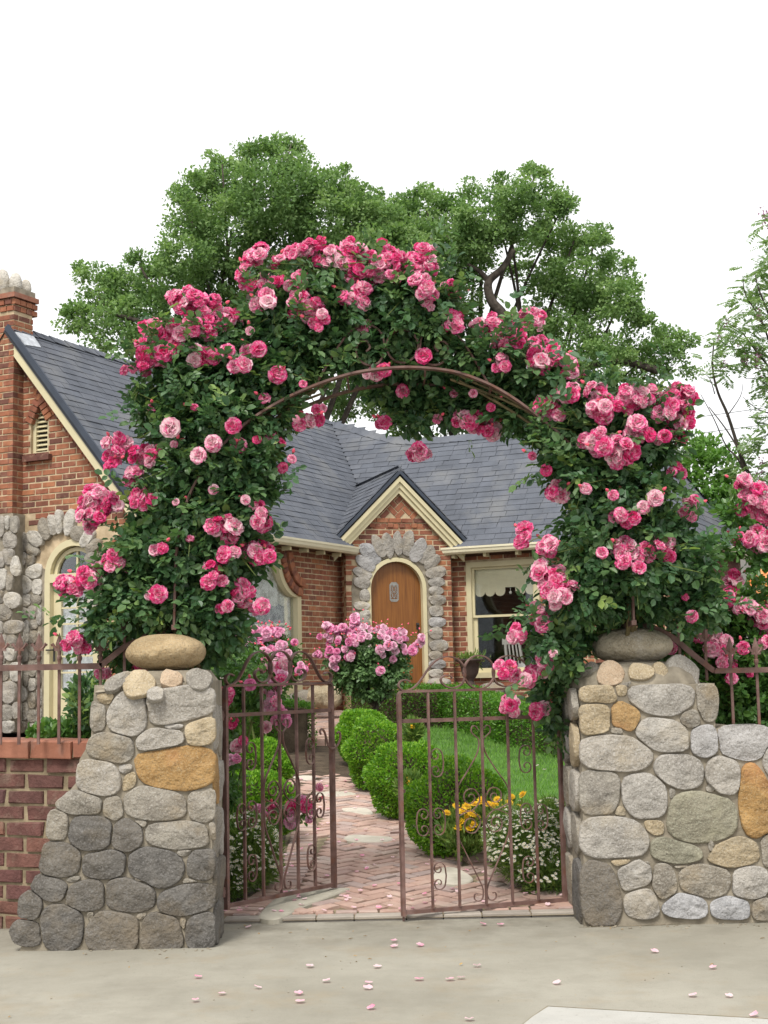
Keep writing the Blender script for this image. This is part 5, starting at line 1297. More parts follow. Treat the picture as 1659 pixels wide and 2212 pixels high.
shingle_rows(W_poly, W_o, E2, W_up, W_n); shingle_rows(F_poly, F_o, E1, F_up, F_n)
hx = (hc1 - hc0).normalized(); hn = hx.cross(hip_ap - hc0).normalized(); hu = hn.cross(hx)
hl2 = lambda p: ((p - hc0).dot(hx), (p - hc0).dot(hu))
shingle_rows([(0, 0), hl2(hc1), hl2(hip_ap)], hc0, hx, hu, hn)
nS = len(SHINGLES)
for sg in (-1, 1):
    ex = PW + sg * half; p0 = pl(ex, eave_z + .004, pf) if sg > 0 else pl(ex, eave_z + .004, pb_)
    ux = -PN if sg > 0 else PN; up = (pl(PW, apz, 0) - pl(ex, eave_z, 0)).normalized(); n = ux.cross(up).normalized()
    Lr = (pl(PW, apz, 0) - pl(ex, eave_z, 0)).length
    shingle_rows([(0, 0), (pf - pb_, 0), (pf - pb_, Lr), (0, Lr)], p0, ux, up, n)
SHINGLES.sort(key=lambda q: -q[1])
for M_, v_, par in SHINGLES[:298]: inst('shingle', random.choice(shm), par, M_)
joined_pieces('shingles', [q[0] for q in SHINGLES[298:]], shm, 'shingle_joined', roof_o)
# ridge and hip caps
def caps(pts, wid, name='ridge_cap', step=.16):
    m = MB()
    for i in range(len(pts) - 1):
        a, b = pts[i], pts[i + 1]; L = (b - a).length; k = max(1, int(L / step)); d = (b - a) / k
        sd = Vector((d.y, -d.x, 0)).normalized()
        for j in range(k):
            p = a + d * j; q = p + d * 1.08; h = .035 + .006 * (j % 2)
            vs = [p + Z * h, p + sd * wid - Z * (wid * .95 - h), q + sd * wid - Z * (wid * .95 - h + .012), q + Z * (h - .012), p - sd * wid - Z * (wid * .95 - h), q - sd * wid - Z * (wid * .95 - h + .012)]
            m.add(vs, [(0, 1, 2, 3), (0, 3, 5, 4), (0, 4, 1)])
    o = m.build(name, 'shingle_joined', roof_o); 
    o.data.attributes.new('rnd', 'FLOAT', 'FACE').data.foreach_set('value', [random.random() for _ in o.data.polygons]); return o
caps([H(-1.95, -6.8, 6.25), H(-1.95, 1.95, 6.25)], .11)
caps(tops[::-1], .12)
caps([hip_ap, hc0 + (hip_ap - hc0) * .01], .10, 'hip_cap'); caps([hip_ap, hc1], .10, 'hip_cap')
caps([pl(PW, apz + .01, pf), pl(PW, apz + .01, pb_ + 1.2)], .08, 'ridge_cap')
# dark edge, rake board, eaves gutters and rafter ends
def raked(o, ux, up, n, L, nm, mat, off, wid, hgt, drop):
    m = MB(); m.obox(o + up * (L / 2) + ux * off - n * drop, ux * wid, up * (L / 2), n * hgt); m.build(nm, mat, house)
raked(W_o, E2, W_up, W_n, 3.515, 'roof_edge', 'dark_edge', -.012, .016, .04, .005)
raked(W_o, E2, W_up, W_n, 3.40, 'rake_board', 'cream_paint', .06, .035, .075, .12)
def gutter(p, q, outv, name='gutter'):
    d = (q - p); m = MB(); prof = [(0, -.10), (.055, -.10), (.085, -.07), (.095, -.02), (.105, -.02), (.105, .012), (.09, .012), (.09, -.005), (.0, -.01)]
    vs = [p + outv * x + Z * y for x, y in prof] + [q + outv * x + Z * y for x, y in prof]; k = len(prof)
    m.add(vs, [(i, (i + 1) % k, (i + 1) % k + k, i + k) for i in range(k)] + [tuple(range(k))[::-1], tuple(range(k, 2 * k))]); return m.build(name, 'cream_gutter', house)
gutter(H(WE, -6.6, WZ - .02), H(WE, -.55, WZ - .02), E1)
gutter(H(1.02, -WE, WZ - .02), H(5.45, -WE, WZ - .02), -E2)
gutter(hc0 - Z * .03, hc1 - Z * .03, E1)
m = MB(); m.obox(H(WE / 2, -3.4, WZ - .10), E1 * (WE / 2 - .004), E2 * 3.2, Z * .012); m.build('soffit', 'soffit', house)
m = MB(); m.obox(H(3.2, -WE / 2, WZ - .10), E1 * 2.2, E2 * (WE / 2 - .004), Z * .012); m.build('soffit', 'soffit', house)
for k in range(12):
    m = MB(); m.obox(H(WE - .09, -6.3 + k * .5, WZ - .145), E1 * .07, E2 * .025, Z * .03); m.build('rafter_end', 'cream_paint', house)
for k in range(7):
    m = MB(); m.obox(H(1.5 + k * .55, -WE + .09, WZ - .145), E1 * .025, E2 * .07, Z * .03); m.build('rafter_end', 'cream_paint', house)
m = MB(); q = [H(CHA1 + .005, CHB1 + .0, 0), H(CHA1 + .16, CHB1 - .02, 0), H(CHA1 + .19, CHB0 + .02, 0), H(CHA1 + .03, CHB0 + .0, 0)]
on = lambda p: Vector((p.x, p.y, WZ + 1.2 * (WE - (p - HO).dot(E1)) + .062))
q = [on(p) for p in q]; q += [p - W_n * .02 for p in q]; m.add(q, [(0, 1, 2, 3), (0, 4, 5, 1), (1, 5, 6, 2), (2, 6, 7, 3)]); m.build('flashing', 'lead_flashing', roof_o)
# rest of the shell and the rooms behind the glass
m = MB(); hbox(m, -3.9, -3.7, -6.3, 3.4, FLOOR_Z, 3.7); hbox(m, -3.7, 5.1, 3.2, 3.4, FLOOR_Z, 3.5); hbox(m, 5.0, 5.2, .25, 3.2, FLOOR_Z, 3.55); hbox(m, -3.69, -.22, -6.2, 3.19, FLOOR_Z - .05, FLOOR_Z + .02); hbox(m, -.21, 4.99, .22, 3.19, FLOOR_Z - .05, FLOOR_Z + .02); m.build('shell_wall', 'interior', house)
m = MB(); hbox(m, 5.205, 5.24, -.1, 3.4, FLOOR_Z, 3.4); m.build('end_wall', 'brick_joined', house)
HOUSE_BRICKS.sort(key=lambda q: -q[2])
for part, M_, s_ in HOUSE_BRICKS[:298]: inst('brick', random.choice(bm_), part, M_)
rest = {}
for part, M_, s_ in HOUSE_BRICKS[298:]: rest.setdefault(part.name, (part, []))[1].append(M_)
for part, ms in rest.values(): joined_pieces('brickwork', ms, bm_, 'brick_joined', part)
# leaves fallen in the valley of the roof
N = 260; t = rng.random(N); base = np.array(H(.22, -.05, WZ + .2)); 
p_ = np.array([list(H(.25 - q * 1.05, -.25 + q * 1.05 - .18, WZ + 1.2 * (.05 + q * 1.05) + .06)) for q in (.18 + .42 * t * t)]) + rng.normal(size=(N, 3)) * .035
tag(leaf_obj('leaf_litter', p_, rand_dir(N), rand_dir(N), rng.uniform(.03, .06, N), .6, 'litter', roof_o, oval=False), kind='stuff')

# ---------------- things at the house
def urn(loc):
    t = empty('garden_urn', loc, 'dark iron urn with a small grey green plant beside the porch', 'urn')
    m = MB(); m.lathe(loc, [(.15, 0), (.15, .04), (.11, .06), (.06, .11), (.055, .15), (.09, .19), (.13, .26), (.15, .36), (.17, .42), (.235, .45), (.24, .475), (.20, .48), (.17, .44), (.05, .42)], 22); m.build('bowl', 'urn_iron', t, smooth=True)
    n = 420; d = unit(rng.normal(size=(n, 3)) * .7 + np.array([0, 0, .8])); pos = np.array(loc) + np.array([0, 0, .44]) + rng.normal(size=(n, 3)) * np.array([.09, .09, .04]) + d * .04
    leaf_obj('foliage', pos, d, rand_dir(n), rng.uniform(.05, .11, n), .22, 'daisy_leaf', t, oval=False); return t
u0 = P(1016, 1478, 22.3); urn(Vector((u0.x, 22.3, P(1016, 1490, 22.3).z)))
# inside: a pale chair at a white-clothed table behind the sash window
ct = F0 + E1 * (s0 + .66) - FN * .62
ch = empty('dining_chair', ct + Vector((0, 0, FLOOR_Z)), 'pale slatted dining chair seen through the sash window', 'chair')
def cb(nm, mm): mm.build(nm, 'white_paint', ch)
cz = FLOOR_Z + .02
bx = ct - E1 * .05
for sg in (-1, 1):
    m = MB(); m.bar(bx + E2 * .0 + E1 * .17 * sg + Z * cz, bx + E1 * (.12 * sg - .1) + Z * (cz + 1.12), E1 * .02, E2 * .02); cb('leg', m)
    m = MB(); m.bar(bx + E2 * .38 + E1 * .18 * sg + Z * cz, bx + E2 * .38 + E1 * .18 * sg + Z * (cz + .47), E1 * .02, E2 * .02); cb('leg', m)
m = MB(); m.obox(bx + E2 * .19 + Z * (cz + .47), E1 * .22, E2 * .22, Z * .02); cb('seat', m)
m = MB(); m.obox(bx - E1 * .1 + Z * (cz + 1.12), E1 * .17, E2 * .018, Z * .06); cb('backrest', m)
for k in (-1, 0, 1): m = MB(); m.bar(bx + E1 * (.07 * k - .04) + Z * (cz + .5), bx + E1 * (.06 * k - .1) + Z * (cz + 1.08), E1 * .012, E2 * .008); cb('slat', m)
tb = F0 + E1 * (s0 + 1.08) - FN * .55
m = MB(); m.lathe(tb + Z * FLOOR_Z, [(.50, .02), (.44, .3), (.46, .6), (.42, .755), (.41, .765), (.02, .766)], 30); 
m.v = [tuple(Vector(v)) for v in m.v]; tag(m.build('dining_table', 'white_cloth', smooth=True), 'table under a white cloth seen through the sash window', 'table')
# rough stones edging the bed under the lace window
for i, (u, v, rx, rz, lab) in enumerate([(655, 1512, .22, .2, 'squat tan stone at the left end of the bed edging below the lace window'), (683, 1508, .2, .24, 'upright pale stone in the bed edging below the lace window'), (708, 1510, .2, .26, 'tallest dark stone in the bed edging beside the rose tree'), (628, 1516, .2, .17, 'low grey stone in the bed edging behind the small square hedge'), (1065, 1492, .22, .17, 'grey rounded stone on the ground below the sash window'), (950, 1478, .2, .13, 'low grey stone beside the porch steps and the urn')]):
    Yb = 20.9 if u < 800 else 22.35; p = P(u, v, Yb); vs, fs = boulder_geo((p.x, Yb, p.z), rx, .16, rz * .75, 16, 10, .12, i + 5)
    tag(world_obj('edging_stone', vs, fs, random.choice(['stone_mid', 'stone_tan', 'stone_grey']), smooth=True), lab, 'stone', 'edging stones by the house')
# ================================================================== PLANTS
def ellipsoid_points(n, c, r, shell=0.55, bump=0.0, seedp=None):
    """points in an ellipsoid, denser towards its surface; returns points and outward normals"""
    d = rand_dir(n); q = shell + (1 - shell) * rng.random(n) ** .6
    if bump:
        ph = rng.uniform(0, 6.28, 6)
        q = q * (1 + bump * (np.sin(5 * d[:, 0] + ph[0]) * np.sin(4 * d[:, 1] + ph[1]) + np.sin(7 * d[:, 2] + ph[2] + 3 * d[:, 0])) * .5)
    p = np.array(c) + d * q[:, None] * np.array(r); nn = unit(d / np.array(r)); return p, nn
def box_ball(u, v, rpx, Y, label, grp, squash=.93, mat='box_leaf', n=15000):
    c = P(u, v, Y); r = rpx * Y / FPX; g = gz(Y); zc = g + r * squash * .96
    t = empty('box_bush', (c.x, Y, g), label, 'bush', grp)
    p, nn = ellipsoid_points(n, (c.x, Y, zc), (r, r, r * squash), .84, .16)
    keep = p[:, 2] > g + .01; p, nn = p[keep], nn[keep]; k = len(p)
    d = unit(nn * .9 + rng.normal(size=(k, 3)) * .55 + np.array([0, 0, .35])); up = unit(nn + rng.normal(size=(k, 3)) * .6)
    leaf_obj('foliage', p, d, up, rng.uniform(.016, .032, k) * (Y / 12) ** .5 * 1.15, .6, mat, t, oval=False)
    vs, fs = boulder_geo((c.x, Y, zc), r * .86, r * .86, r * squash * .86, 16, 10, .02, 3, 1.0)
    world_obj('inner_twigs', vs, fs, 'soil', t, smooth=True)
    m = MB(); m.tube([(c.x, Y, g - .03), (c.x, Y, zc)], [.03, .02], 6); m.build('stem', 'bark', t); return t
box_ball(985, 1752, 107, 11.25, 'clipped box ball nearest the gates, beside the marigolds', 'clipped box balls along the path')
box_ball(885, 1668, 88, 12.9, 'second clipped box ball from the gates on the lawn side', 'clipped box balls along the path')
box_ball(822, 1612, 80, 14.6, 'third clipped box ball from the gates on the lawn side', 'clipped box balls along the path')
box_ball(787, 1575, 63, 16.4, 'farthest clipped box ball, in front of the standing rose', 'clipped box balls along the path')
box_ball(560, 1705, 82, 11.9, 'larger bright clipped box ball left of the path behind the open gate', 'clipped box balls left of the path')
box_ball(560, 1635, 66, 14.2, 'smaller bright clipped box ball left of the path, farther from the gate', 'clipped box balls left of the path')
def hedge(name, pts, wid, hgt, label, n, mat='hedge_leaf'):
    """low square-cut hedge along ground points"""
    pts = [Vector(p) for p in pts]; t = empty(name, pts[0], label, 'hedge', 'low box hedges')
    A, Nn = [], []
    L = [(pts[i + 1] - pts[i]).length for i in range(len(pts) - 1)]; tot = sum(L)
    for i in range(len(pts) - 1):
        a, b = pts[i], pts[i + 1]; k = int(n * L[i] / tot); d = (b - a).normalized(); s = Vector((-d.y, d.x, 0))
        tt = rng.random(k) * (1 + wid / L[i]) - wid / L[i] / 2; f = rng.random(k)
        base = np.array(a)[None] + tt[:, None] * np.array(b - a)[None]
        per = 2 * hgt + wid; q = f * per
        off = np.zeros((k, 3)); nn = np.zeros((k, 3)); S = np.array(s)
        m1, m2, m3 = q < hgt, (q >= hgt) & (q < hgt + wid), q >= hgt + wid
        off[m1] = -S * wid / 2; off[m1, 2] = q[m1]; nn[m1] = -S
        off[m3] = S * wid / 2; off[m3, 2] = q[m3] - hgt - wid; nn[m3] = S
        off[m2] = S[None] * (q[m2] - hgt - wid / 2)[:, None]; off[m2, 2] = hgt; nn[m2] = [0, 0, 1]
        wob = np.sin(base[:, 0] * 5 + off[:, 2] * 7)[:, None] * .012 + np.sin(base[:, 1] * 7 + 2)[:, None] * .012
        A.append(base + off + nn * (rng.normal(size=(k, 1)) * .018 - .01 + wob)); Nn.append(nn)
        m = MB(); z0 = min(a.z, b.z) - .05
        m.obox((a + b) / 2 + Vector((0, 0, hgt / 2 - .06)), (b - a) / 2 + d * wid * .35, s * (wid / 2 - .05), Z * (hgt / 2)); m.build('inner_twigs', 'soil', t)
    p, nn = np.concatenate(A), np.concatenate(Nn); k = len(p)
    for e in (pts[0], pts[-1]): pass
    d = unit(nn * .9 + rng.normal(size=(k, 3)) * .6 + np.array([0, 0, .35])); up = unit(nn + rng.normal(size=(k, 3)) * .6)
    leaf_obj('foliage', p, d, up, rng.uniform(.022, .042, k), .6, mat, t, oval=False); return t
def gp(u, Y): p = P(u, 1500, Y); return (p.x, Y, gz(Y))
hedge('box_hedge', [gp(800, 20.9), gp(985, 20.2), gp(1125, 17.9), gp(1240, 16.6)], .55, .50, 'long low clipped box hedge behind the lawn, in front of the porch steps', 30000)
hedge('box_hedge', [gp(560, 18.4), gp(618, 17.9)], .5, .55, 'short square clipped box hedge left of the path, by the bed edging stones', 9000)

# ---------------------------------------------------------------- roses: flower meshes
def bloom_mesh(name, mat, R=.05, full=1.0, seedv=0):
    r = random.Random(seedv); vs, fs, sv, rn = [], [], [], []
    layers = [(6, 84, 1.05), (6, 68, 1.0), (5, 52, .85), (5, 34, .62), (3, 14, .42)]
    for li, (cnt, tilt, ln) in enumerate(layers):
        for k in range(cnt):
            phi = 2 * math.pi * (k + .5 * (li % 2)) / cnt + r.uniform(-.2, .2); tl = math.radians(tilt * full + r.uniform(-10, 10)); L = R * ln * r.uniform(.88, 1.1)
            rad = Vector((math.cos(phi), math.sin(phi), 0)); tan = Vector((-math.sin(phi), math.cos(phi), 0)); ph = r.uniform(0, 6)
            b = len(vs); prn = r.random()
            for i in range(4):
                s = i / 3
                w_ = L * (.25 + .62 * math.sin(math.pi * min(.92, .12 + .72 * s))) * (1.0 if li < 3 else .9)
                curl = (s ** 2) * (.30 if li < 2 else -.12)
                a = tl + curl; ctr = rad * (s * L * math.sin(a)) + Vector((0, 0, s * L * math.cos(a) * .85 + .004 * li))
                nrm = (rad * -math.cos(a) + Vector((0, 0, math.sin(a))))
                for c in (-1, 0, 1):
                    ruff = .3 * L * s * math.sin(ph + c * 2.3 + s * 3)
                    vs.append(ctr + tan * (w_ * c * (1 - .25 * (s > .9) * abs(c))) + nrm * (L * .16 * abs(c) * (1 if li > 1 else .5) + ruff) - rad * (.02 * L * abs(c)))
                    sv.append(s if c == 0 else min(1, s + .15))
            for i in range(3):
                for c in range(2): fs.append((b + i * 3 + c, b + i * 3 + c + 1, b + (i + 1) * 3 + c + 1, b + (i + 1) * 3 + c)); rn.append(prn * 1.3)
    me = np_mesh(name, np.array([tuple(v) for v in vs]), fs, [mat, 'yellow_centre'], True, rn, sv)
    return me
BLOOM = [bloom_mesh('rose_bloom_mesh', 'rose_petal', .05, r_, i) for i, r_ in enumerate((1.0, .95, 1.08, .82, 1.1, .9, .7))]
PALE = [bloom_mesh('pale_bloom_mesh', 'pale_rose_petal', .045, r_, 20 + i) for i, r_ in enumerate((1.0, .9, 1.08, .75))]
EXTRA = []
def put_bloom(parent, p, nrm, scale, meshes=BLOOM, extra=False):
    z = Vector(nrm).normalized(); q = z.to_track_quat('Z', 'Y').to_matrix().to_4x4() @ Matrix.Rotation(random.uniform(0, 6.28), 4, 'Z')
    s = scale * random.uniform(.82, 1.15)
    if extra: EXTRA.append((random.choice(meshes), Matrix.Translation(p) @ q @ Matrix.Diagonal((s, s, s, 1)))); return
    return inst('rose_bloom', random.choice(meshes), parent, Matrix.Translation(p) @ q @ Matrix.Diagonal((s, s, s * random.uniform(.85, 1.1), 1)))
def sprigs(p, nn, size, leaflets=5):
    """compound rose leaves: leaflets in pairs along a short stalk"""
    n = len(p)
    d = unit(nn * .7 + rng.normal(size=(n, 3)) * .65 + np.array([0, 0, -.15])); up = unit(nn * .5 + np.array([0, -.15, .75]) + rng.normal(size=(n, 3)) * .38)
    s = unit(np.cross(d, up)); up = np.cross(s, d); P_, D_, U_, L_a = [], [], [], []
    for t, sd in [(.95, 0), (.62, 1), (.62, -1), (.25, 1), (.25, -1)][:leaflets]:
        P_.append(p + d * (size * 1.5 * t)[:, None] + up * (rng.normal(size=n) * .1 * size)[:, None]); 
        D_.append(unit(d * (1 if sd == 0 else .45) + s * sd * .9 + rng.normal(size=(n, 3)) * .15)); U_.append(unit(up + s * (sd * -.2) + rng.normal(size=(n, 3)) * .22)); L_a.append(size * rng.uniform(.75, 1.15, n) * (1.1 if sd == 0 else .9))
    return np.concatenate(P_), np.concatenate(D_), np.concatenate(U_), np.concatenate(L_a)
def rose_foliage(parent, blobs, dens, size, mat='rose_leaf', depth=None, name='foliage', shell=.3, shoots=0):
    """blobs: (u, v, ru, rv, Y, ry) ; leaves fill a union of ellipsoids"""
    PP_, NN_ = [], []
    for (u, v, ru, rv, Y, ry) in blobs:
        c = P(u, v, Y); s = Y / FPX; n = int(dens * (ru * rv) / 1000); ru, rv, ry = max(ru * .55, ru - 15), max(rv * .55, rv - 13), ry * .72
        p, nn = ellipsoid_points(n, c, (ru * s, ry, rv * s), shell, .18); PP_.append(p); NN_.append(nn)
    for (u, v, ru, rv, Y, ry) in blobs:           # loose sprays that leave the mass
        for _ in range(shoots):
            s = Y / FPX; an = random.uniform(-.5, math.pi + .5); o = np.array(P(u, v, Y)); dd = np.array([math.cos(an), random.uniform(-.9, .2), math.sin(an)])
            st_ = o + dd * np.array([ru * s * .8, ry * .8, rv * s * .8]); L = random.uniform(.08, .26); k = random.randint(3, 6)
            tt = np.linspace(.1, 1, k)[:, None]; PP_.append(st_ + dd * L * tt + np.array([0, 0, -.12]) * L * tt * tt); NN_.append(np.repeat(dd[None], k, 0))
    p, nn = np.concatenate(PP_), np.concatenate(NN_)
    q = p - np.array([0, 0, EYE]); zc = q @ np.array(CF); uu, vv = IW / 2 + FPX * (q @ np.array(CR)) / zc, IH / 2 - FPX * (q @ np.array(CU)) / zc
    k = ~((uu > 1262) & (uu < 1462) & (vv > 1338) & (p[:, 1] < 9.62) & (p[:, 1] > 8.2) & (vv < 1480)) & ~((uu > 268) & (uu < 452) & (vv > 1350) & (p[:, 1] < 9.05) & (vv < 1480))   # nothing grows into the cap boulders
    p, nn = p[k], nn[k]
    a, d, u_, l = sprigs(p, nn, rng.uniform(size * .75, size * 1.25, len(p)))
    r = np.clip(rng.beta(1.6, 2.6, len(p)) , 0, 1); r = np.concatenate([np.clip(r + rng.normal(size=len(p)) * .06, 0, 1) for _ in range(5)])
    return leaf_obj(name, a, d, u_, l, .72, mat, parent, oval=True, fold=.14, rnd=r)
def bloom_clusters(parent, lst, blobs, Ydef, scale=1.0, meshes=BLOOM, stems=None, ymul=.85):
    for q in lst:
        u, v = q[0], q[1]
        if len(q) == 3: ru = rv = 1; n = 1; sc = q[2] / 13.5
        else: ru, rv, n = q[2:5]; sc = q[5] if len(q) > 5 else 1.0
        best = min(blobs, key=lambda b: ((u - b[0]) / b[2]) ** 2 + ((v - b[1]) / b[3]) ** 2)
        k = ((u - best[0]) / best[2]) ** 2 + ((v - best[1]) / best[3]) ** 2
        Yb = best[4] - best[5] * ymul * math.sqrt(max(0, 1 - k)) if k < 1 else best[4] - .08
        for i in range(n):
            g = 2.4 * i + random.uniform(-.5, .5); f = math.sqrt((i + .35) / n) if n > 1 else 0
            uu, vv = u + ru * f * math.cos(g) * .95, v + rv * f * math.sin(g) * .95
            Yp = Yb - .03 + random.uniform(-.07, .05) + .05 * f
            p = P(uu, vv, Yp); c = P(best[0], best[1], best[4])
            out_ = (p - c).normalized() * .8 + Vector((math.cos(g) * f * .7, -.85, .45 - math.sin(g) * f * .35)) + Vector((random.gauss(0, .25), random.gauss(0, .2), random.gauss(0, .25)))
            put_bloom(parent, p, out_, scale * sc * random.choice((.7, .8, .88, .95, 1, 1.05)), meshes)
        if n >= 3 and meshes is BLOOM:
            for i in range(int(n * .75)):
                g = random.uniform(0, 6.28); f = random.uniform(.5, 1.25); uu, vv = u + ru * f * math.cos(g), v + rv * f * math.sin(g) - 3
                p = P(uu, vv, Yb + random.uniform(-.08, .08)); put_bloom(parent, p, Vector((math.cos(g) * .7 + random.gauss(0, .3), -.7 + random.gauss(0, .3), .6 - math.sin(g) * .4)), scale * random.uniform(.6, .85), meshes, True)
        if stems is not None:
            for _ in range(random.choice((0, 1, 1, 2))):          # buds on thin stalks
                e = P(u + random.uniform(-1.5, 1.5) * max(ru, 12), v - random.uniform(.3, 1.2) * max(rv, 14), Yb + random.uniform(-.08, .1)); o = P(u, v, Yb)
                stems.tube([o, (o + e) / 2 + Vector((0, 0, .015)), e], .0025, 4); dd = (e - o).normalized()
                stems.tube([e - dd * .004, e + dd * .008], [.004, .009], 6); stems.tube([e + dd * .008, e + dd * .018, e + dd * .030, e + dd * .036], [.009, .011, .007, .002], 6, 1)
            a = P(best[0] + (u - best[0]) * .55, best[1] + (v - best[1]) * .55, best[4]); b = P(u, v + (rv if n > 1 else 2), Yb + .06)
            mid = (a + b) / 2 + Vector((random.uniform(-.03, .03), random.uniform(-.05, .02), .05))
            stems.tube(spline([a, mid, b], 3), [.006, .006, .005, .005, .004, .004, .0035], 4)

# ---------------------------------------------------------------- the two climbing roses on the arch
BL_L = [(395, 1330, 115, 60, 9.0, .34), (330, 1290, 105, 75, 9.0, .36), (455, 1290, 70, 95, 9.0, .36), (400, 1210, 115, 85, 9.0, .42), (340, 1180, 75, 75, 9.0, .34), (490, 1190, 80, 85, 9.0, .38), (420, 1110, 105, 90, 9.0, .42), (500, 1090, 85, 90, 9.0, .40), (345, 1090, 65, 60, 9.0, .3), (440, 1010, 110, 80, 9.0, .42), (540, 1000, 65, 70, 9.0, .36), (395, 920, 85, 75, 9.0, .38), (480, 910, 110, 75, 9.0, .42), (590, 900, 60, 55, 9.05, .34), (410, 820, 75, 70, 9.05, .36), (500, 820, 85, 75, 9.05, .40), (590, 820, 80, 60, 9.05, .36), (430, 740, 70, 55, 9.05, .34), (520, 745, 70, 60, 9.1, .36), (600, 745, 80, 65, 9.1, .36), (670, 790, 60, 45, 9.1, .32), (590, 670, 60, 50, 9.1, .32), (670, 700, 80, 65, 9.1, .38), (740, 680, 70, 65, 9.1, .36), (750, 750, 65, 45, 9.1, .32), (700, 600, 80, 40, 9.1, .30), (255, 1295, 45, 36, 8.95, .2), (220, 1345, 42, 34, 8.95, .2), (285, 1400, 60, 60, 9.3, .22), (360, 770, 40, 30, 9.0, .2), (320, 900, 22, 40, 8.95, .12), (310, 840, 22, 35, 8.95, .12), (290, 1200, 45, 60, 8.98, .22), (245, 1240, 35, 35, 8.95, .18), (570, 1050, 28, 40, 9.0, .2), (560, 1200, 25, 40, 9.0, .2), (440, 1390, 60, 50, 9.25, .25), (500, 1360, 40, 50, 9.1, .25)]
BL_R = [(820, 640, 80, 60, 9.1, .34), (890, 650, 70, 70, 9.1, .36), (850, 720, 80, 60, 9.15, .36), (930, 700, 60, 55, 9.1, .30), (960, 660, 45, 45, 9.1, .26), (800, 780, 60, 35, 9.15, .30), (900, 780, 80, 40, 9.2, .30), (1000, 770, 65, 40, 9.1, .30), (860, 835, 80, 45, 9.4, .22), (960, 840, 75, 45, 9.4, .22), (890, 900, 65, 30, 9.42, .15), (970, 890, 45, 28, 9.4, .15), (1060, 760, 65, 45, 9.1, .32), (1060, 860, 70, 60, 9.35, .28), (1130, 800, 65, 50, 9.1, .34), (1130, 890, 60, 55, 9.25, .28), (1190, 830, 60, 50, 9.1, .34), (1190, 930, 60, 50, 9.1, .30), (1250, 880, 65, 60, 9.05, .36), (1310, 880, 70, 55, 9.0, .36), (1270, 960, 80, 65, 9.0, .38), (1350, 950, 90, 70, 9.0, .42), (1400, 880, 55, 45, 9.0, .30), (1280, 1040, 80, 70, 9.0, .40), (1360, 1050, 95, 70, 9.0, .42), (1300, 1120, 90, 75, 9.0, .40), (1380, 1140, 90, 75, 9.0, .40), (1290, 1200, 85, 75, 9.0, .40), (1370, 1230, 100, 80, 9.0, .42), (1260, 1280, 75, 75, 9.0, .38), (1330, 1285, 95, 62, 9.2, .36), (1420, 1285, 75, 65, 9.2, .34), (1230, 1350, 60, 60, 9.3, .25), (1290, 1360, 60, 50, 9.65, .2), (1440, 1370, 60, 50, 9.65, .2), (1210, 1430, 45, 60, 9.15, .28), (1180, 1380, 40, 50, 9.05, .25), (1450, 1150, 45, 60, 9.0, .24), (1490, 1220, 55, 50, 9.05, .25), (1180, 1500, 28, 50, 9.35, .16), (1205, 1570, 16, 45, 9.4, .1), (1430, 960, 40, 50, 8.98, .22), (1210, 1010, 40, 40, 9.0, .24), (1520, 1300, 45, 50, 9.1, .25)]
RL = [(555,550,28,15,4),(528,582,12,20,3),(600,560,14,12,2),(560,612,38,16,6),(640,612,40,20,5),(570,655,25,20,3),(660,660,42,30,8),(690,692,22,18,3),(640,545,25,15,4),(672,535,25,18,4),(715,560,32,22,5),(745,548,40,25,6),(770,590,22,20,3),(800,588,40,28,6),(770,640,32,22,6),(830,560,40,28,6),(420,650,62,20,8),(440,690,65,35,12),(380,722,45,30,7),(345,762,40,22,5),(330,712,20,15,3),(490,690,30,20,5),(430,770,32,15,3),(300,792,25,12,3,.8),(270,800,9),(520,787,15,20,2),(600,810,16),(655,830,12),(660,910,20,15,2),(692,880,12,16,2,.8),(572,862,11),(550,755,20,15,2),(480,760,30,20,2),(330,880,12),(370,925,15),(505,920,14),(460,958,15),(430,985,14),(515,962,14),(555,950,12),(590,955,20,15,3,.85),(630,992,8),(250,965,25,26,6),(240,1000,15,12,2),(320,985,32,18,6),(290,1032,15,15,3),(300,1080,22,15,4),(462,1058,12),(376,960,8),(215,1085,36,24,10),(195,1122,30,18,7),(250,1095,20,15,3),(480,1145,30,26,6),(560,1112,18,32,5),(545,1190,26,15,5),(575,1200,18,20,3),(500,1195,20,15,2),(410,1165,8),(345,1185,15,10,2,.8),(455,1245,20,22,3),(480,1255,13),(335,1280,18,16,2),(250,1215,26,20,4),(200,1243,32,20,7),(150,1270,25,15,5),(520,1280,20,22,4),(485,1310,15,12,2),(560,1310,14,18,2),(160,1390,24,18,4,.8),(420,880,10),(540,715,10),(610,1010,9),(640,905,10),(680,905,18,14,2),(300,1440,12,8,2,.7),(225,1455,18,8,3,.6),(380,1085,9),(530,1080,9)]
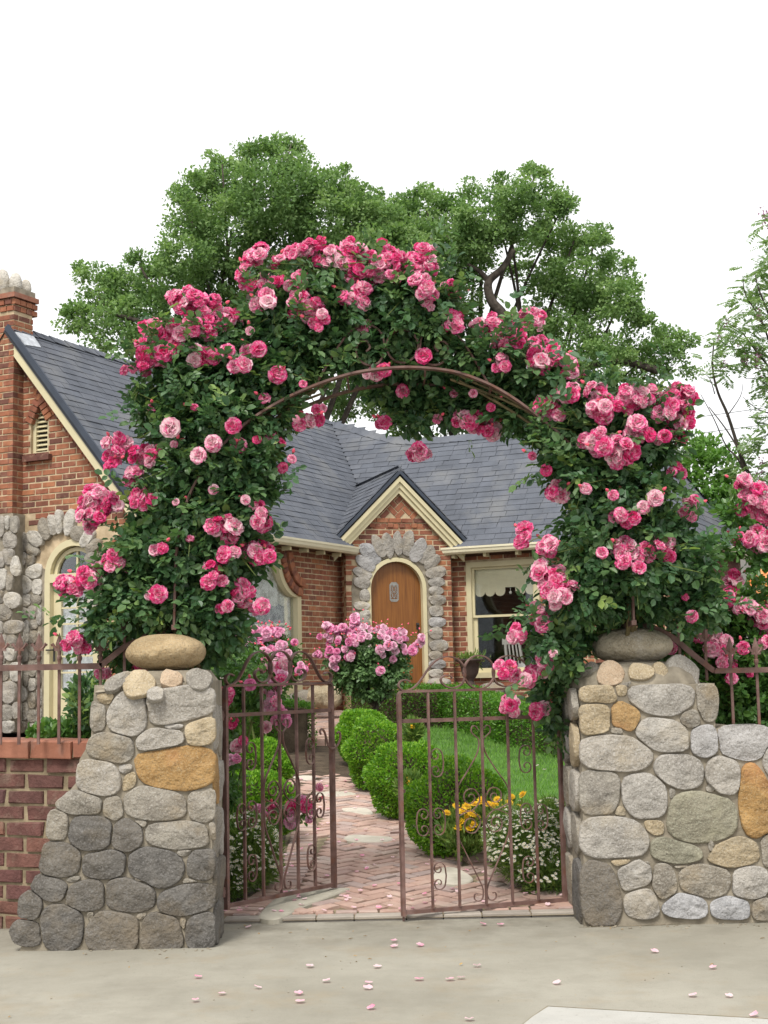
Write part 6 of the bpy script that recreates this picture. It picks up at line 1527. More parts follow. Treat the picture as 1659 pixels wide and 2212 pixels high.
RR = [(890,580,46,34,9),(920,560,20,30,4),(915,622,25,30,5),(930,640,15,14,2),(790,700,10,14,2,.8),(970,612,16,12,2,.8),(985,636,15,10,2,.7),(976,700,20,18,3),(930,664,10),(835,590,36,22,5),(1140,692,36,18,6),(1062,710,42,20,7),(1110,742,30,24,6),(1150,752,35,28,7),(1162,782,22,18,4),(1200,772,25,20,4),(1085,790,18,14,3),(1225,802,30,24,4),(1245,815,12),(1190,882,30,18,6),(1230,852,18,14,3),(1290,850,26,20,4),(1300,880,25,20,4),(1380,852,42,18,8),(1350,872,42,20,6),(1470,862,30,24,9),(1440,890,30,24,6),(1480,900,18,20,5),(1460,930,20,24,5),(1430,945,14,14,2),(1290,950,30,15,5),(1330,972,42,22,10),(1380,930,30,20,4),(1340,990,22,12,3),(1180,1016,9),(1150,985,8),(1205,1060,20,16,5),(1265,1056,13),(1325,1070,10),(1414,1076,11),(1390,1096,13),(1335,1110,14,12,2),(1360,1120,15,12,2),(1487,1100,20,18,4),(1465,1022,16,12,3,.8),(1130,1160,14,22,3),(1185,1178,22,16,4),(1350,1182,32,15,4),(1345,1212,20,12,3),(1380,1226,15),(1390,1192,30,15,5),(1440,1185,24,22,5),(1190,1240,32,20,8),(1208,1282,32,26,8),(1165,1332,18,18,4),(1230,1316,15,12,2),(1118,1370,20,15,3),(1095,1450,18,12,3,.9),(1140,1460,26,20,6),(1180,1440,18,18,3),(1100,1525,17,16,4),(1170,1532,15,12,2),(1195,1412,10),(1495,1332,13),(825,912,12,8,2,.8),(945,905,11),(1010,912,25,15,6),(1062,925,20,14,4),(870,845,14),(805,805,16,14,2),(830,800,12),(915,770,13),(900,980,18,10,3),(1022,850,9),(980,850,8),(1060,880,10),(1300,1195,9),(1280,1330,10),(1450,1400,12),(1480,1290,9)]
def climbing_rose(label, loc, blobs, flowers, canes):
    t = empty('climbing_rose', loc, label, 'rose', 'climbing roses on the arch')
    rose_foliage(t, blobs, 52, .055, shoots=3)
    st = MB(); bloom_clusters(t, flowers, blobs, 9.0, 1.0, BLOOM, st)
    for b in blobs:                       # young shoots sticking out of the mass
        for _ in range(3):
            a = random.uniform(0, 6.28); p0 = P(b[0], b[1], b[4]); s = b[4] / FPX
            p1 = p0 + Vector((math.cos(a) * b[2] * s * 1.15, -b[5] * random.random(), math.sin(a) * b[3] * s * 1.15)); st.tube([p0, (p0 + p1) / 2 + Vector((0, 0, .04)), p1], [.005, .004, .002], 4)
    cos, fcs, rn, sv, k0 = [], [], [], [], 0
    for me, M_ in EXTRA:
        nv = len(me.vertices); v = np.empty(nv * 3, np.float32); me.vertices.foreach_get('co', v); A_ = np.array(M_); cos.append(v.reshape(-1, 3) @ A_[:3, :3].T + A_[:3, 3])
        a_ = np.empty(nv, np.float32); me.attributes['s'].data.foreach_get('value', a_); sv.append(a_)
        b_ = np.empty(len(me.polygons), np.float32); me.attributes['rnd'].data.foreach_get('value', b_); rn.append(b_ * 1.0 + random.random() * 1.4 - .65)
        l_ = np.empty(len(me.polygons) * 4, np.int32); me.loops.foreach_get('vertex_index', l_); fcs.append(l_.reshape(-1, 4) + k0); k0 += nv
    world_obj('rose_blooms', np.concatenate(cos), np.concatenate(fcs), 'rose_petal', t, smooth=True, rnd=np.concatenate(rn), s=np.concatenate(sv), kind='stuff'); EXTRA.clear()
    st.build('stems', ['green_stem', 'bud_petal'], t, kind='stuff')
    for c in canes:
        m = MB(); q = spline(c, 5); m.tube(q, [.018 - .010 * i / len(q) for i in range(len(q))], 6); m.build('cane', 'cane', t)
    return t
lx = P(400, 1500, 9.3).x; rx_ = P(1330, 1500, 9.35).x
hp = lambda i, dy: HOOP[i] + Vector((random.uniform(-.05, .05), dy, random.uniform(-.05, .05)))
climbing_rose('climbing pink rose on the side of the arch nearest the chimney', (lx, 9.35, gz(9.35)), BL_L, RL, [[(lx + k * .07, 9.4, gz(9.4)), (lx + k * .1, 9.3, 1.2), hp(2 + k, .1), hp(10, .12), hp(18 + k, .1), hp(28, .15), hp(38, .2)] for k in range(3)])
climbing_rose('climbing pink rose on the side of the arch over the paler pillar', (rx_, 9.4, gz(9.4)), BL_R, RR, [[(rx_ + k * .07, 9.45, gz(9.4)), (rx_ + k * .1, 9.4, 1.2), hp(-3 - k, .1), hp(-10, .12), hp(-18 - k, .1), hp(-28, .15), hp(-38, .2)] for k in range(3)])

# ---------------------------------------------------------------- other roses
def shrub_rose(name, label, base, blobs, flowers, size=.04, mat='rose_leaf', meshes=BLOOM, sc=1.0, dens=80, grp='garden roses', stems=True, ncane=5):
    t = empty(name, base, label, 'rose', grp); rose_foliage(t, blobs, dens, size, mat)
    st = MB(); bloom_clusters(t, flowers, blobs, None, sc, meshes, st)
    if ncane:
        for k in range(ncane):
            b = blobs[k % len(blobs)]; e = P(b[0], b[1] - b[3] * .3, b[4]); bb = Vector(base) + Vector((random.uniform(-.08, .08), random.uniform(-.05, .05), 0))
            st.tube(spline([bb, bb + (e - bb) * .5 + Vector((random.uniform(-.06, .06), 0, .05)), e], 4), .011, 5)
    st.build('stems', ['green_stem' if mat != 'rose_leaf' else 'cane', 'bud_petal'], t, kind='stuff'); return t
# standing rose in front of the door
Yt = 19.3; b0 = P(806, 1540, Yt); g0 = Vector((b0.x, Yt, gz(Yt)))
tb_ = [(800, 1440, 85, 50, Yt, .5), (760, 1460, 60, 45, Yt, .4), (840, 1450, 55, 45, Yt, .4), (800, 1400, 95, 35, Yt, .5), (740, 1420, 45, 35, Yt, .35), (860, 1410, 35, 30, Yt, .3), (800, 1490, 55, 25, Yt, .35)]
def spread(u0, u1, v0, v1, n, sc): return [(random.uniform(u0, u1), random.uniform(v0, v1), 14.5 * sc) for _ in range(n)]
tf = []
for (a, b, n) in [((700, 760), (1395, 1425), 7), ((790, 880), (1392, 1425), 7), ((690, 715), (1370, 1390), 4), ((705, 745), (1352, 1372), 8), ((740, 790), (1345, 1378), 14), ((775, 830), (1355, 1388), 18), ((825, 880), (1360, 1385), 14), ((870, 915), (1375, 1400), 7), ((720, 780), (1378, 1395), 8), ((680, 695), (1405, 1420), 3), ((712, 730), (1410, 1425), 3), ((720, 735), (1432, 1445), 2), ((760, 775), (1330, 1345), 3), ((820, 823), (1448, 1451), 1), ((880, 895), (1400, 1410), 3)]: tf += spread(a[0], a[1], b[0], b[1], n, 1.15)
tr = shrub_rose('rose_tree', 'round headed rose bush on a short trunk with lilac pink flowers before the wooden door', g0, tb_, tf, .055, 'bush_rose_leaf', PALE, 1.0, 110, ncane=0)
m = MB(); m.tube([g0 - Z * .05, g0 + Vector((.01, 0, .15)), P(812, 1520, Yt)], [.055, .045, .04], 8)
for u, v in ((765, 1470), (785, 1450), (812, 1440), (840, 1455), (855, 1470), (745, 1480)): m.tube(spline([P(812, 1524, Yt), P((812 + u) / 2 + random.uniform(-4, 4), (1520 + v) / 2 + 6, Yt), P(u, v, Yt)], 4), [.035 - .002 * i for i in range(9)], 6)
m.build('trunk', 'bark', tr)
# pale rose in front of the lace window
Yp = 17.3; pb_l = [(570, 1430, 90, 45, Yp, .4), (520, 1440, 50, 50, Yp, .35), (620, 1450, 45, 40, Yp, .3), (600, 1400, 55, 25, Yp, .3), (510, 1400, 45, 25, Yp, .3), (560, 1490, 80, 40, Yp, .4)]
pf_ = []
for (a, b, n) in [((475, 530), (1375, 1395), 9), ((520, 580), (1358, 1385), 16), ((570, 630), (1350, 1380), 18), ((560, 610), (1385, 1415), 8), ((600, 640), (1385, 1420), 6), ((640, 660), (1430, 1460), 4), ((590, 630), (1425, 1450), 6)]: pf_ += spread(a[0], a[1], b[0], b[1], n, 1.15)
shrub_rose('rose_bush', 'pale pink rose bush below the lace curtained window', gp(560, Yp), pb_l, pf_, .05, 'light_rose_leaf', PALE, 1.0, 90)
# rose by the open gate
Yg = 10.3
gb = [(500, 1520, 35, 60, Yg, .2), (480, 1600, 30, 70, Yg, .2), (490, 1690, 30, 70, Yg - .1, .2), (560, 1500, 45, 50, Yg, .2), (530, 1440, 60, 40, Yg + .4, .25), (480, 1450, 40, 45, Yg, .22), (560, 1770, 28, 25, Yg + .1, .12), (630, 1760, 32, 28, Yg + .2, .12), (500, 1780, 28, 40, Yg - .1, .15)]
gf = [(590,1512,24,30,5,1.1),(605,1548,22,22,4,1.1),(575,1570,14),(577,1440,20,18,3),(520,1602,14,16,2),(505,1640,14,14,2),(562,1762,16,18,4),(655,1742,26,16,5),(632,1772,18,12,3),(668,1770,12),(690,1700,8),(500,1560,14),(487,1500,10,14,2),(600,1470,24,14,3),(475,1660,12),(590,1745,10),(540,1480,12),(610,1430,18,18,3)]
shrub_rose('rose_bush', 'hot pink rose bush leaning through the open iron gate', (P(490, 1800, Yg).x, Yg, gz(Yg)), gb, gf, .045, 'light_rose_leaf', BLOOM[:3] + PALE, 1.0, 48)
# roses behind the right fence
Yr = 10.0
rb = [(1560, 1330, 75, 70, Yr, .3), (1620, 1400, 70, 70, Yr, .3), (1540, 1420, 70, 70, Yr, .3), (1580, 1500, 110, 80, Yr, .35), (1650, 1300, 50, 60, Yr, .25), (1480, 1480, 60, 70, Yr, .3), (1640, 1520, 80, 70, Yr, .3), (1690, 1430, 60, 90, Yr, .3), (1530, 1180, 26, 30, Yr - .2, .12), (1590, 1110, 30, 26, Yr - .2, .12), (1640, 1200, 30, 40, Yr - .2, .15), (1500, 1260, 40, 40, Yr - .2, .2), (1580, 1180, 26, 26, Yr - .2, .1), (1470, 1420, 40, 50, Yr, .25), (1440, 1450, 40, 50, Yr + .1, .25), (1400, 1450, 50, 50, Yr + .2, .2)]
rfl = [(1600,1042,26,12,4),(1632,1072,28,24,6),(1612,1095,24,18,4),(1655,1100,16,30,4),(1640,1160,26,26,7),(1595,1160,14,12,2,.8),(1585,1252,18,14,3),(1580,1275,14,12,3),(1640,1330,26,14,5),(1570,1300,20,14,3,.9),(1610,1310,30,14,4),(1555,1400,22,22,6),(1545,1380,12,10,2),(1655,1340,14,30,4),(1565,1425,16,14,4),(1652,1385,16,8,2),(1512,1380,12),(1605,1400,12),(1530,1325,16,22,3,.8),(1580,1465,12),(1620,1455,10)]
shrub_rose('rose_bush', 'tall loose pink rose bush behind the fence on the pale stone wall', (P(1590, 1600, Yr).x, Yr, gz(Yr)), rb, rfl, .05, 'light_rose_leaf', BLOOM, 1.0, 48, ncane=9)
# low plants behind the left fence
def low_plant(name, label, u, v, Y, ru, rv, n, size, mat, grp='low plants behind the fence'):
    c = P(u, v, Y); s = Y / FPX; t = empty(name, (c.x, Y, gz(Y)), label, 'plant', grp); p, nn = ellipsoid_points(n, c, (ru * s, .3, rv * s), .2)
    leaf_obj('foliage', p, unit(nn * .5 + rng.normal(size=(n, 3)) * .5 + np.array([0, 0, .5])), unit(rng.normal(size=(n, 3)) * .6 + np.array([0, -.3, .8])), rng.uniform(size * .6, size * 1.3, n), .6, mat, t)
    m = MB(); m.tube([(c.x, Y, gz(Y) - .02), c], [.02, .01], 5); m.build('stem', 'green_stem', t); return t
low_plant('leafy_plant', 'light green leafy plant behind the dark brick wall below the french door', 130, 1590, 9.7, 70, 30, 700, .06, 'light_rose_leaf')
low_plant('leafy_plant', 'dark leafy plant behind the pillar with the ochre stone', 190, 1520, 9.7, 40, 60, 800, .055, 'rose_leaf')
# orange rose at the far right, by a pale wall
Yo = 17.5; ob_ = [(1650, 1270, 45, 55, Yo, .4), (1690, 1260, 60, 70, Yo, .4)]
shrub_rose('rose_bush', 'small orange flowered rose bush at the far edge beyond the cottage', gp(1665, Yo), ob_, [], .06, 'light_rose_leaf', BLOOM, 1, 80, ncane=3)
def small_flowers(parent, name, pts, nrm, R, npet, mat, centre=None, kind=None):
    """flat daisy-like flowers joined: petals round a centre"""
    pts = np.asarray(pts); n = len(pts); P_, D_, N_, L_a = [], [], [], []
    z = unit(nrm); x = unit(np.cross(z, rng.normal(size=(n, 3)))); y = np.cross(z, x)
    for k in range(npet):
        a = 2 * math.pi * k / npet; d = x * math.cos(a) + y * math.sin(a) + z * .12
        P_.append(pts); D_.append(d); N_.append(z); L_a.append(np.full(n, R) * rng.uniform(.85, 1.1, n))
    return leaf_obj(name, np.concatenate(P_), np.concatenate(D_), np.concatenate(N_), np.concatenate(L_a), .55, mat, parent, oval=False, fold=.03, kind=kind)
ot = [o for o in C.objects if o.get('label', '').startswith('small orange')][0]
p_ = np.array([list(P(u, v, Yo - .35)) for u, v in [(1625, 1262), (1640, 1235), (1650, 1290), (1655, 1262), (1640, 1285), (1632, 1250), (1657, 1240)]]); small_flowers(ot, 'rose_blooms', p_, rand_dir(7) * .4 + np.array([0, -1, .3]), .075, 9, 'orange_petal', kind='stuff')

# ---------------------------------------------------------------- marigolds and daisies by the path
def clump(name, label, cat, c, r, n, size, mat, grp, wr=.3):
    t = empty(name, (c[0], c[1], gz(c[1])), label, cat, grp); p, nn = ellipsoid_points(n, c, r, .3)
    p = p[p[:, 2] > gz(c[1])]; k = len(p); nn = nn[:k]
    leaf_obj('foliage', p, unit(nn * .5 + rng.normal(size=(k, 3)) * .4 + np.array([0, 0, .8])), rand_dir(k), rng.uniform(size * .6, size * 1.3, k), wr, mat, t, oval=False); return t
def marigold_bloom():
    vs = MB(); P_, D_, N_ = [], [], []
    for li, (cnt, r, h, t) in enumerate(((11, .034, 0, .1), (9, .027, .007, .45), (6, .018, .011, .9))):
        for k in range(cnt):
            a = 2 * math.pi * (k + .5 * li) / cnt; d = Vector((math.cos(a), math.sin(a), t)).normalized(); s = Vector((-math.sin(a), math.cos(a), 0)); o = Vector((0, 0, h))
            vs.add([o, o + d * r * .6 + s * r * .24, o + d * r, o + d * r * .6 - s * r * .24], [(0, 1, 2, 3)])
    return np_mesh('marigold_mesh', np.array(vs.v), vs.f, 'marigold_petal', rnd=[random.random() for _ in vs.f])
MG = [marigold_bloom() for _ in range(3)]
def marigold(u, v, Y, label, fl, ru=.2, rz=.17):
    c = P(u, v, Y); t = clump('marigold_plant', label, 'flower', (c.x, Y, max(c.z, gz(Y) + .1)), (ru, .17, rz), 900, .07, 'daisy_leaf', 'marigolds beside the box balls', .3); st = MB()
    for uu, vv in fl:
        p = P(uu, vv, Y - .1 + random.uniform(-.06, .06)); s = random.uniform(.9, 1.25)
        q = (Vector((random.gauss(0, .3), -.5 + random.gauss(0, .2), .9))).to_track_quat('Z', 'Y').to_matrix().to_4x4(); inst('flower_head', random.choice(MG), t, Matrix.Translation(p) @ q @ Matrix.Diagonal((s, s, s, 1)))
        st.tube([(c.x + (p.x - c.x) * .5, Y, c.z), p], [.003, .0025], 4)
    st.build('stems', 'green_stem', t, kind='stuff')
marigold(1005, 1800, 10.7, 'yellow marigold plant with many flowers beside the nearest box ball', [(985, 1742), (1000, 1752), (965, 1757), (1008, 1742), (1025, 1738), (1010, 1765), (995, 1775), (1015, 1790), (1022, 1782), (1003, 1795), (1030, 1765), (1018, 1758), (1060, 1770), (1050, 1775), (990, 1790)])
marigold(1085, 1780, 10.75, 'yellow marigold plant between the white daisies and the nearest box ball', [(1040, 1730), (1055, 1738), (1075, 1728), (1068, 1740), (1130, 1717), (1105, 1722), (1085, 1752), (1100, 1735), (1165, 1762), (1180, 1768), (1120, 1745), (1205, 1780), (1160, 1752), (1090, 1745)], .25)
marigold(885, 1700, 11.9, 'single yellow flowered marigold between the two nearest box balls', [(884, 1686), (882, 1692)], .1, .1)
marigold(892, 1580, 14.0, 'single yellow marigold beside the third box ball', [(890, 1571)], .08, .1)
def daisies(label, parts, nfl, Rf=.0155):
    u, v, Y = parts[0][:3]; c = P(u, v, Y); t = empty('daisy_clump', (c.x, Y, gz(Y)), label, 'flower', 'white daisy clumps inside the gates')
    PF, NF = [], []; A, Dd = [], []
    for (u, v, Y, ru, rv, ry, n) in parts:
        c = P(u, v, Y); s = Y / FPX; p, nn = ellipsoid_points(n, c, (ru * s, ry, rv * s), .25); k = p[:, 2] > gz(Y) - .02; A.append(p[k]); Dd.append(nn[k])
        m_ = int(nfl * n / sum(q[6] for q in parts)); p, nn = ellipsoid_points(m_, c, (ru * s * 1.03, ry * 1.05, rv * s * 1.05), .95); k = (nn[:, 2] > -.35) & (p[:, 2] > gz(Y) + .05); PF.append(p[k]); NF.append(nn[k] * .5 + np.array([0, -.2, .9]) + rng.normal(size=(k.sum(), 3)) * .3)
    p, nn = np.concatenate(A), np.concatenate(Dd); k = len(p)
    leaf_obj('foliage', p, unit(nn * .6 + rng.normal(size=(k, 3)) * .45 + np.array([0, 0, .6])), rand_dir(k), rng.uniform(.03, .075, k), .14, 'daisy_leaf', t, oval=False)
    pf, nf = np.concatenate(PF), unit(np.concatenate(NF)); small_flowers(t, 'flowers', pf, nf, Rf, 8, 'daisy_petal', kind='stuff')
    M_ = []; cen = MB()
    for a, b in zip(pf, nf):
        a, b = Vector(a), Vector(b); x = b.orthogonal().normalized(); y = b.cross(x); q = a + b * .003
        cen.add([q + (x * math.cos(k * 2.094) + y * math.sin(k * 2.094)) * .0045 for k in range(3)], [(0, 1, 2)])
    o = cen.build('flower_centres', 'yellow_centre', t, kind='stuff'); return t
daisies('white daisy clump inside the gate that is nearly shut', [(1140, 1830, 10.0, 85, 75, .3, 9000), (1190, 1800, 10.1, 50, 70, .28, 5000), (1100, 1800, 10.2, 55, 55, .25, 4000), (1180, 1880, 9.9, 70, 55, .25, 4000)], 2300)
daisies('white daisy clump inside the open gate, beside the ochre stone pillar', [(530, 1840, 10.05, 75, 80, .28, 9000), (490, 1880, 9.95, 45, 70, .2, 5000), (560, 1860, 10.2, 45, 55, .2, 3000)], 1900)

# ================================================================== TREES
def leafy_tree(name, label, base, blobs, Y, ydep, leafsize, mat, grp, clump_r=.42, per=70, dens=1.0, trunk_r=.5, limbs=True, extra=None, droop=.0, wr=.62, fork=None):
    t = empty(name, base, label, 'tree', grp); PO, NO, TN = [], [], []
    for i, b in enumerate(blobs):
        u, v, r = b[:3]; yy = Y + (b[3] if len(b) > 3 else random.uniform(-ydep, ydep)); c = np.array(P(u, v, yy)); R = r * yy / FPX
        nc = max(3, int(dens * 9.0 * R * R / (clump_r * clump_r * 1.4)))
        d = rand_dir(nc); d[:, 1] -= .25; d = unit(d); cc = c + d * (R * rng.uniform(.55, 1.02, nc))[:, None] * np.array([1, .9, .92])
        cr = clump_r * rng.uniform(.6, 1.25, nc) * min(1, .55 + R * .4)
        k = np.repeat(np.arange(nc), per); e = rand_dir(nc * per) * (rng.random(nc * per) ** .45)[:, None] * np.array([1, 1, .7]); p = cc[k] + e * cr[k][:, None]
        TN.append((rng.random(nc) * .75 + .12)[k]); PO.append(p); NO.append(unit(e + d[k] * .6 + np.array([0, 0, .35])))
    p, nn = np.concatenate(PO), np.concatenate(NO); n = len(p)
    dd = unit(nn * .6 + rng.normal(size=(n, 3)) * .7 + np.array([0, 0, -droop])); up = unit(nn * .5 + rng.normal(size=(n, 3)) * .5 + np.array([0, 0, .6]))
    leaf_obj('crown', p, dd, up, leafsize * rng.uniform(.6, 1.4, n), wr, mat, t, oval=False, fold=.12, rnd=np.clip(np.concatenate(TN) + rng.normal(size=n) * .2, 0, 1))
    if limbs:
        m = MB(); bb = Vector(base); f0 = Vector(fork) if fork else bb + Vector((0, 0, 3.2)); m.tube(spline([bb, bb + (f0 - bb) * .5 + Vector((.1, 0, 0)), f0], 3), [trunk_r * (1 - .06 * i) for i in range(7)], 10)
        for b in blobs[:: (1 if len(blobs) < 26 else 2)]:
            e = P(b[0], b[1], Y); q = f0 + (e - f0) * .45 + Vector((random.uniform(-1.1, 1.1), random.uniform(-.5, .5), random.uniform(-.3, .9))); r0 = trunk_r * random.uniform(.16, .28)
            sp = spline([f0, q, e], 6); m.tube(sp, [r0 * (1 - .86 * i / len(sp)) for i in range(len(sp))], 6)
        if extra:
            for pts, r0 in extra: sp = spline([P(u, v, Y - 1.2) for u, v in pts], 5); m.tube(sp, [r0 * (1 - .6 * i / len(sp)) for i in range(len(sp))], 8)
        m.build('trunk', 'bark', t, smooth=True)
    return t
OL = [(215,640,62),(190,590,30),(175,690,48),(275,625,58),(300,570,28),(250,710,70),(330,690,80),(340,610,60),(400,560,70),(425,480,62),(400,400,34),(440,420,55),(400,455,40),(505,400,70),(480,355,32),(560,355,58),(555,325,28),(620,335,40),(630,308,18),(590,420,90),(660,410,72),(720,400,48),(755,380,24),(700,470,85),(770,470,70),(770,430,40),(500,500,95),(600,520,95),(690,570,90),(470,600,85),(560,620,90),(640,660,80),(780,560,75),(800,520,60),(360,740,60),(450,690,70),(800,420,26),(835,480,48),(840,560,70),(720,680,80),(880,560,60),(860,520,50),(820,450,40),(780,520,60)]
OR = [(850,490,50),(880,520,60),(830,455,34),(970,520,60),(1080,480,50),(870,450,40),(920,450,46),(905,430,28),(960,480,62),(1010,430,38),(1040,470,55),(1100,425,48),(1090,400,24),(1150,400,40),(1155,380,22),(1190,450,52),(1215,445,26),(1130,480,60),(1240,520,48),(1180,540,66),(1000,560,70),(920,560,80),(1030,520,50),(1290,540,38),(1290,505,22),(1330,590,44),(1260,600,70),(1200,640,70),(1340,650,52),(1370,625,22),(1300,690,70),(1390,710,44),(1445,725,34),(1480,730,18),(1420,770,48),(1470,790,26),(1370,790,56),(1300,790,70),(1220,740,70),(1130,600,40),(1150,720,60),(1000,640,55),(960,690,60),(1240,850,60),(1320,840,50),(860,650,80),(830,830,85),(760,870,60),(930,860,80),(1040,830,80),(1020,920,50),(880,920,55),(1130,860,70)]
leafy_tree('oak_tree', 'big spreading oak behind the cottage, the one nearer the chimney', (-2.6, 37, .9), OL, 36.5, 1.6, .105, 'oak_leaf', 'oaks behind the cottage', trunk_r=.5, per=115, fork=(-3.0, 37, 4.6), extra=[([(640, 760), (690, 690), (740, 600), (760, 520)], .16), ([(560, 720), (540, 640), (600, 560)], .14), ([(330, 745), (310, 700), (250, 680)], .1)])
leafy_tree('oak_tree', 'dark spreading oak with a crooked limb behind the porch side of the cottage', (3.4, 39, .9), OR, 38.5, 1.6, .105, 'oak_leaf', 'oaks behind the cottage', trunk_r=.45, per=115, fork=(3.0, 39, 4.8), extra=[([(1090, 720), (1085, 680), (1062, 650), (1055, 610), (1085, 580), (1110, 540)], .17), ([(1058, 612), (1040, 590), (1010, 570)], .09), ([(1420, 800), (1330, 780), (1240, 800), (1150, 780), (1090, 720)], .11)])
# light green trees beyond the cottage on the right
leafy_tree('young_tree', 'light green bushy tree behind the hip of the roof', (9.2, 44, .9), [(1500, 1000, 38), (1530, 970, 36), (1560, 1010, 42), (1490, 960, 22), (1590, 1060, 46), (1540, 1080, 50), (1500, 1060, 40), (1600, 1120, 50), (1560, 1140, 50), (1470, 1030, 40)], 44, 1, .17, 'far_leaf', 'trees beyond the cottage', clump_r=.5, per=60, trunk_r=.25, fork=(9.4, 44, 4))
leafy_tree('garden_shrub', 'wide green shrub filling the boundary beyond the cottage end', (9.0, 30, .9), [(1560, 1290, 70), (1640, 1300, 70), (1700, 1240, 80), (1480, 1300, 60), (1560, 1400, 80), (1660, 1400, 80), (1720, 1360, 80), (1480, 1400, 70)], 30, .6, .12, 'far_leaf', 'trees beyond the cottage', clump_r=.4, per=60, trunk_r=.1, fork=(9.2, 30, 1.8))
leafy_tree('shade_tree', 'tree standing behind the chimney side boundary', (-9.5, 40, .9), [(-60, 1000, 100), (-20, 1120, 90), (-120, 1150, 100), (-40, 1250, 100), (-180, 1050, 100)], 40, 1, .17, 'oak_leaf', 'trees beyond the cottage', clump_r=.5, per=50, trunk_r=.3, fork=(-10.5, 40, 4.5))
leafy_tree('hedge_tree', 'evergreen boundary tree beyond the far end of the garden', (14.5, 38, .9), [(1760, 1250, 110), (1860, 1200, 130), (1720, 1330, 90), (1900, 1350, 110), (1780, 1400, 90)], 38, 1, .17, 'oak_leaf', 'trees beyond the cottage', clump_r=.5, per=50, trunk_r=.3, fork=(14.6, 38, 3.5))
# thin locust tree at the right edge: bare forked stems and feathery leaves with pink flower bunches
YL = 24.0
lt = empty('locust_tree', (P(1660, 1150, YL).x, YL, gz(YL)), 'thin feathery locust tree with lilac flower bunches against the white sky', 'tree', 'trees beyond the cottage')
m = MB(); LB = [[(1690, 1500), (1672, 1250), (1655, 1130), (1620, 1040), (1600, 985), (1570, 900), (1550, 850), (1545, 790), (1548, 730)], [(1655, 1130), (1640, 1060), (1600, 985), (1570, 930), (1530, 880)], [(1620, 1040), (1595, 990), (1575, 960), (1545, 905), (1510, 855)], [(1690, 1200), (1675, 1000), (1668, 800), (1660, 650)], [(1668, 800), (1630, 760), (1600, 720), (1570, 700)], [(1666, 750), (1640, 690), (1610, 640), (1600, 600)], [(1660, 680), (1640, 620), (1635, 580)], [(1672, 900), (1640, 880), (1600, 860)], [(1600, 985), (1640, 960), (1665, 930)], [(1672, 850), (1640, 820), (1610, 815)], [(1545, 850), (1530, 820), (1520, 800)], [(1570, 900), (1595, 860), (1600, 830)]]
for i, b in enumerate(LB):
    sp = spline([P(u, v, YL) + Vector((0, random.uniform(-.2, .2), 0)) for u, v in b], 4); r0 = (.05, .028, .02, .05, .02, .02, .02, .014, .014, .014, .01, .01)[i]; m.tube(sp, [r0 * (1 - .8 * k / len(sp)) for k in range(len(sp))], 6)
m.build('trunk', 'bark', lt, smooth=True)
A, D_, U_, Ln = [], [], [], []; Fp = []
for (u, v, ru, rv, n) in [(1610, 630, 30, 40, 26), (1640, 590, 25, 30, 22), (1640, 680, 40, 50, 48), (1590, 720, 34, 26, 24), (1640, 760, 40, 40, 40), (1600, 770, 26, 22, 18), (1570, 705, 18, 12, 9), (1655, 820, 26, 40, 26), (1550, 740, 18, 18, 12), (1540, 775, 12, 10, 7), (1565, 800, 20, 26, 14), (1640, 960, 40, 45, 46), (1650, 1020, 36, 40, 36), (1630, 900, 14, 10, 6), (1520, 810, 8, 8, 4), (1615, 1050, 26, 30, 16), (1660, 560, 26, 40, 26), (1650, 500, 20, 30, 12), (1700, 650, 50, 100, 80), (1700, 900, 50, 100, 60), (1590, 1010, 16, 18, 8)]:
    for _ in range(n):
        c = P(u + random.gauss(0, .6) * ru, v + random.gauss(0, .6) * rv, YL + random.uniform(-.8, .8)); ax = Vector((random.uniform(-1, 1), random.uniform(-1, 1), random.uniform(-.7, .3))).normalized(); sd = ax.orthogonal().normalized() if random.random() < .3 else ax.cross(Z).normalized(); L = random.uniform(.16, .28)
        for k in range(7):
            for sg in (-1, 1): A.append(c + ax * (L * k / 6)); D_.append(sd * sg + ax * .35 + Vector((0, 0, -.25))); U_.append(Vector((random.gauss(0, .3), random.gauss(0, .3), 1))); Ln.append(random.uniform(.075, .11))
        if random.random() < .03: Fp.append(c)
leaf_obj('crown', np.array([list(a) for a in A]), np.array([list(a) for a in D_]), np.array([list(a) for a in U_]), np.array(Ln), .5, 'locust_leaf', lt, oval=False)
fa = np.repeat(np.array([list(a) for a in Fp]), 26, 0); fa = fa + rng.normal(size=fa.shape) * np.array([.035, .035, .07]); leaf_obj('flower_bunches', fa, rand_dir(len(fa)), rand_dir(len(fa)), np.full(len(fa), .05), .7, 'locust_flower', lt, oval=False)
for k, (v0, v1) in enumerate(((905, 878), (940, 915))):
    m = MB(); m.tube([P(1200, v0 + 28, 46), P(1480, v0, 46), P(1760, v1 - 12, 46)], .012, 4); tag(m.build('overhead_cable', 'cable_black'), ['upper thin overhead cable behind the locust tree', 'lower thin overhead cable behind the locust tree'][k], 'cable', 'overhead cables')
m = MB(); a, b = P(1578, 1262, 26), P(1780, 1180, 26); m.box((a.x, 26, .8), (b.x + 3, 26.4, b.z)); o = m.build('boundary_wall', 'far_wall'); tag(o, 'plain grey rendered wall beyond the orange rose', 'wall')

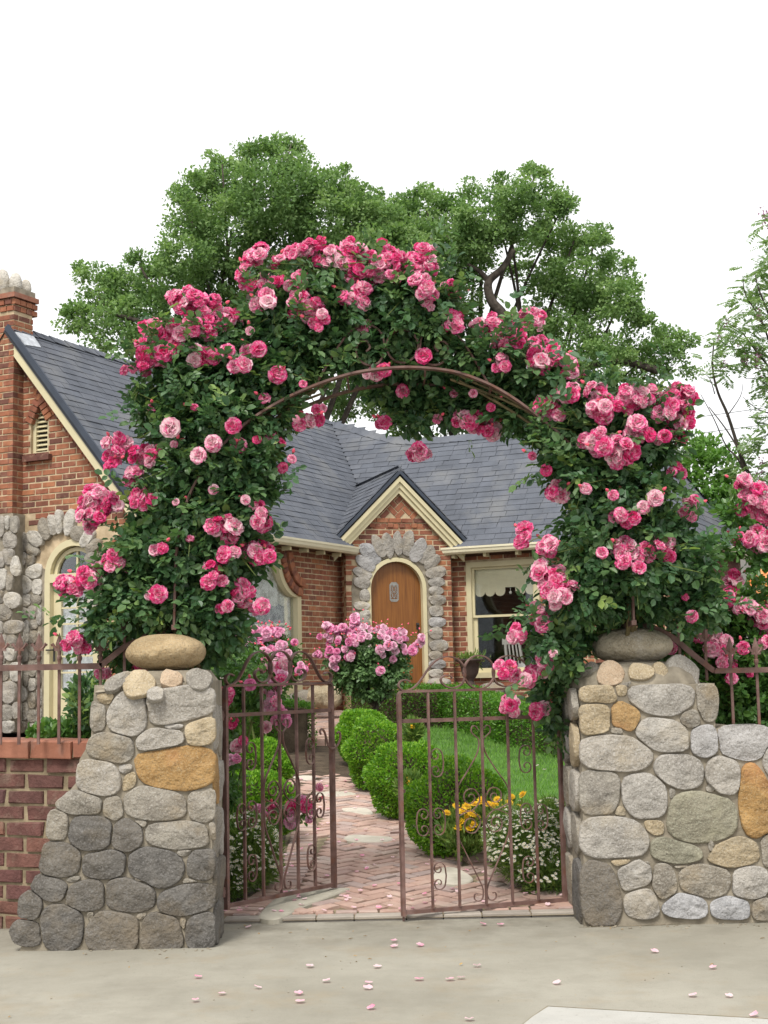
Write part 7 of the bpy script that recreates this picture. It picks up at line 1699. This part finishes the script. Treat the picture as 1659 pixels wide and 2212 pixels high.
# ================================================================== FALLEN PETALS
def petal_mesh(i):
    r = random.Random(i); vs = []; 
    for y in range(4):
        for x in (-1, 0, 1):
            s = y / 3; w_ = .5 * (.35 + .75 * math.sin(math.pi * (.12 + .72 * s))); vs.append((x * w_, s - .5, .16 * abs(x) + .22 * (s - .4) ** 2 + r.uniform(-.04, .06)))
    fs = [(y * 3 + x, y * 3 + x + 1, y * 3 + x + 4, y * 3 + x + 3) for y in range(3) for x in range(2)]
    return np_mesh('petal_mesh', np.array(vs), fs, 'rose_petal', True, [r.random()] * 6, [v[1] * .5 + .15 for v in vs])
PM = [petal_mesh(i) for i in range(8)]
def drop(p, label, grp, sz=.032, slope=0.0):
    M_ = Matrix.Translation(p) @ Matrix.Rotation(math.atan(slope), 4, 'X') @ Matrix.Rotation(random.uniform(0, 6.28), 4, 'Z') @ Matrix.Rotation(random.uniform(-.35, .35), 4, 'X') @ Matrix.Diagonal((sz * random.uniform(.8, 1.2), sz, sz * random.uniform(.5, 1.0), 1))
    tag(inst('fallen_petal', random.choice(PM), None, M_), label, 'petal', grp)
def c7(x, y): return (x, (3400 + y * 1.8083) / 1.8083)
for x, y in [(148, 165), (237, 166), (537, 124), (1044, 118), (1082, 119), (428, 232), (422, 283), (480, 268), (557, 255), (645, 268), (648, 285), (670, 209), (705, 241), (796, 245), (795, 256), (802, 299), (852, 154), (852, 166), (907, 163), (815, 210), (905, 237), (972, 237), (996, 234), (1031, 208), (1204, 245), (1414, 177), (1540, 212), (1497, 272), (1575, 273), (1014, 324), (1630, 315)]:
    p = PP(*c7(x, y), Vector((0, 0, .004)), Z); p.z = .010; drop(p, 'fallen rose petal on the concrete pavement', 'rose petals on the pavement', .038)
PF = [(640, 1700), (635, 1690), (1150, 1585)]
random.seed(21); cnt = 0
while cnt < 150:
    y = 9.35 + 6.2 * random.random() ** 1.7; a, b = edge_x(Ls, y), edge_x(Rs, y); e = random.random()
    x = a + (b - a) * (random.betavariate(.55, .9) if e < .8 else random.random())
    u, v, z = proj((x, y, pz(y)))
    drop(Vector((x, y, pz(y) + .042)), 'fallen rose petal on the brick path', 'rose petals on the brick path', .032, .066); cnt += 1
for k in range(40):
    u, v = (random.uniform(1080, 1215), 0); y = random.uniform(9.6, 10.6); x = edge_x(Rs, y) - random.uniform(-.06, .12); drop(Vector((x, y, pz(y) + .045)), 'fallen rose petal on the brick path', 'rose petals on the brick path', .034, .066)
for k in range(26):
    x, y = random.uniform(1.0, 3.4), random.uniform(11, 16)
    if inside(LAWN, x, y): drop(Vector((x, y, gz(y) + .05)), 'fallen rose petal on the lawn', 'rose petals on the lawn', .036)

# ---- small stones and dry bits along the foot of the pillars and on the pavement joints
m = MB(); random.seed(5)
def crumb(x, y, r):
    vs, fs = boulder_geo((x, y, r * .3), r * random.uniform(.7, 1.3), r * random.uniform(.7, 1.2), r * .6, 6, 4, .15, random.randint(0, 999)); m.add(vs, fs)
for _ in range(150):
    if random.random() < .6:
        u = random.choice((random.uniform(40, 470), random.uniform(1265, 1659))); p = PP(u, (2046 if u < 500 else 1994) + abs(random.gauss(0, 7)), Vector((0, 0, 0)), Z); crumb(p.x, p.y, random.uniform(.003, .010))
    else: crumb(random.uniform(-2.2, 2.2), random.uniform(6.3, 9.1), random.uniform(.002, .005))
m.build('grit', 'mortar', pav, kind='stuff')
n = 46; q = np.stack([rng.uniform(-2.2, 2.3, n), 9.15 - np.abs(rng.normal(size=n)) * 1.1, np.full(n, .006)], 1)
leaf_obj('dry_leaf_litter', q, rand_dir(n) * np.array([1, 1, .12]), rand_dir(n) * .25 + np.array([0, 0, 1]), rng.uniform(.012, .035, n), .4, 'litter', pav)
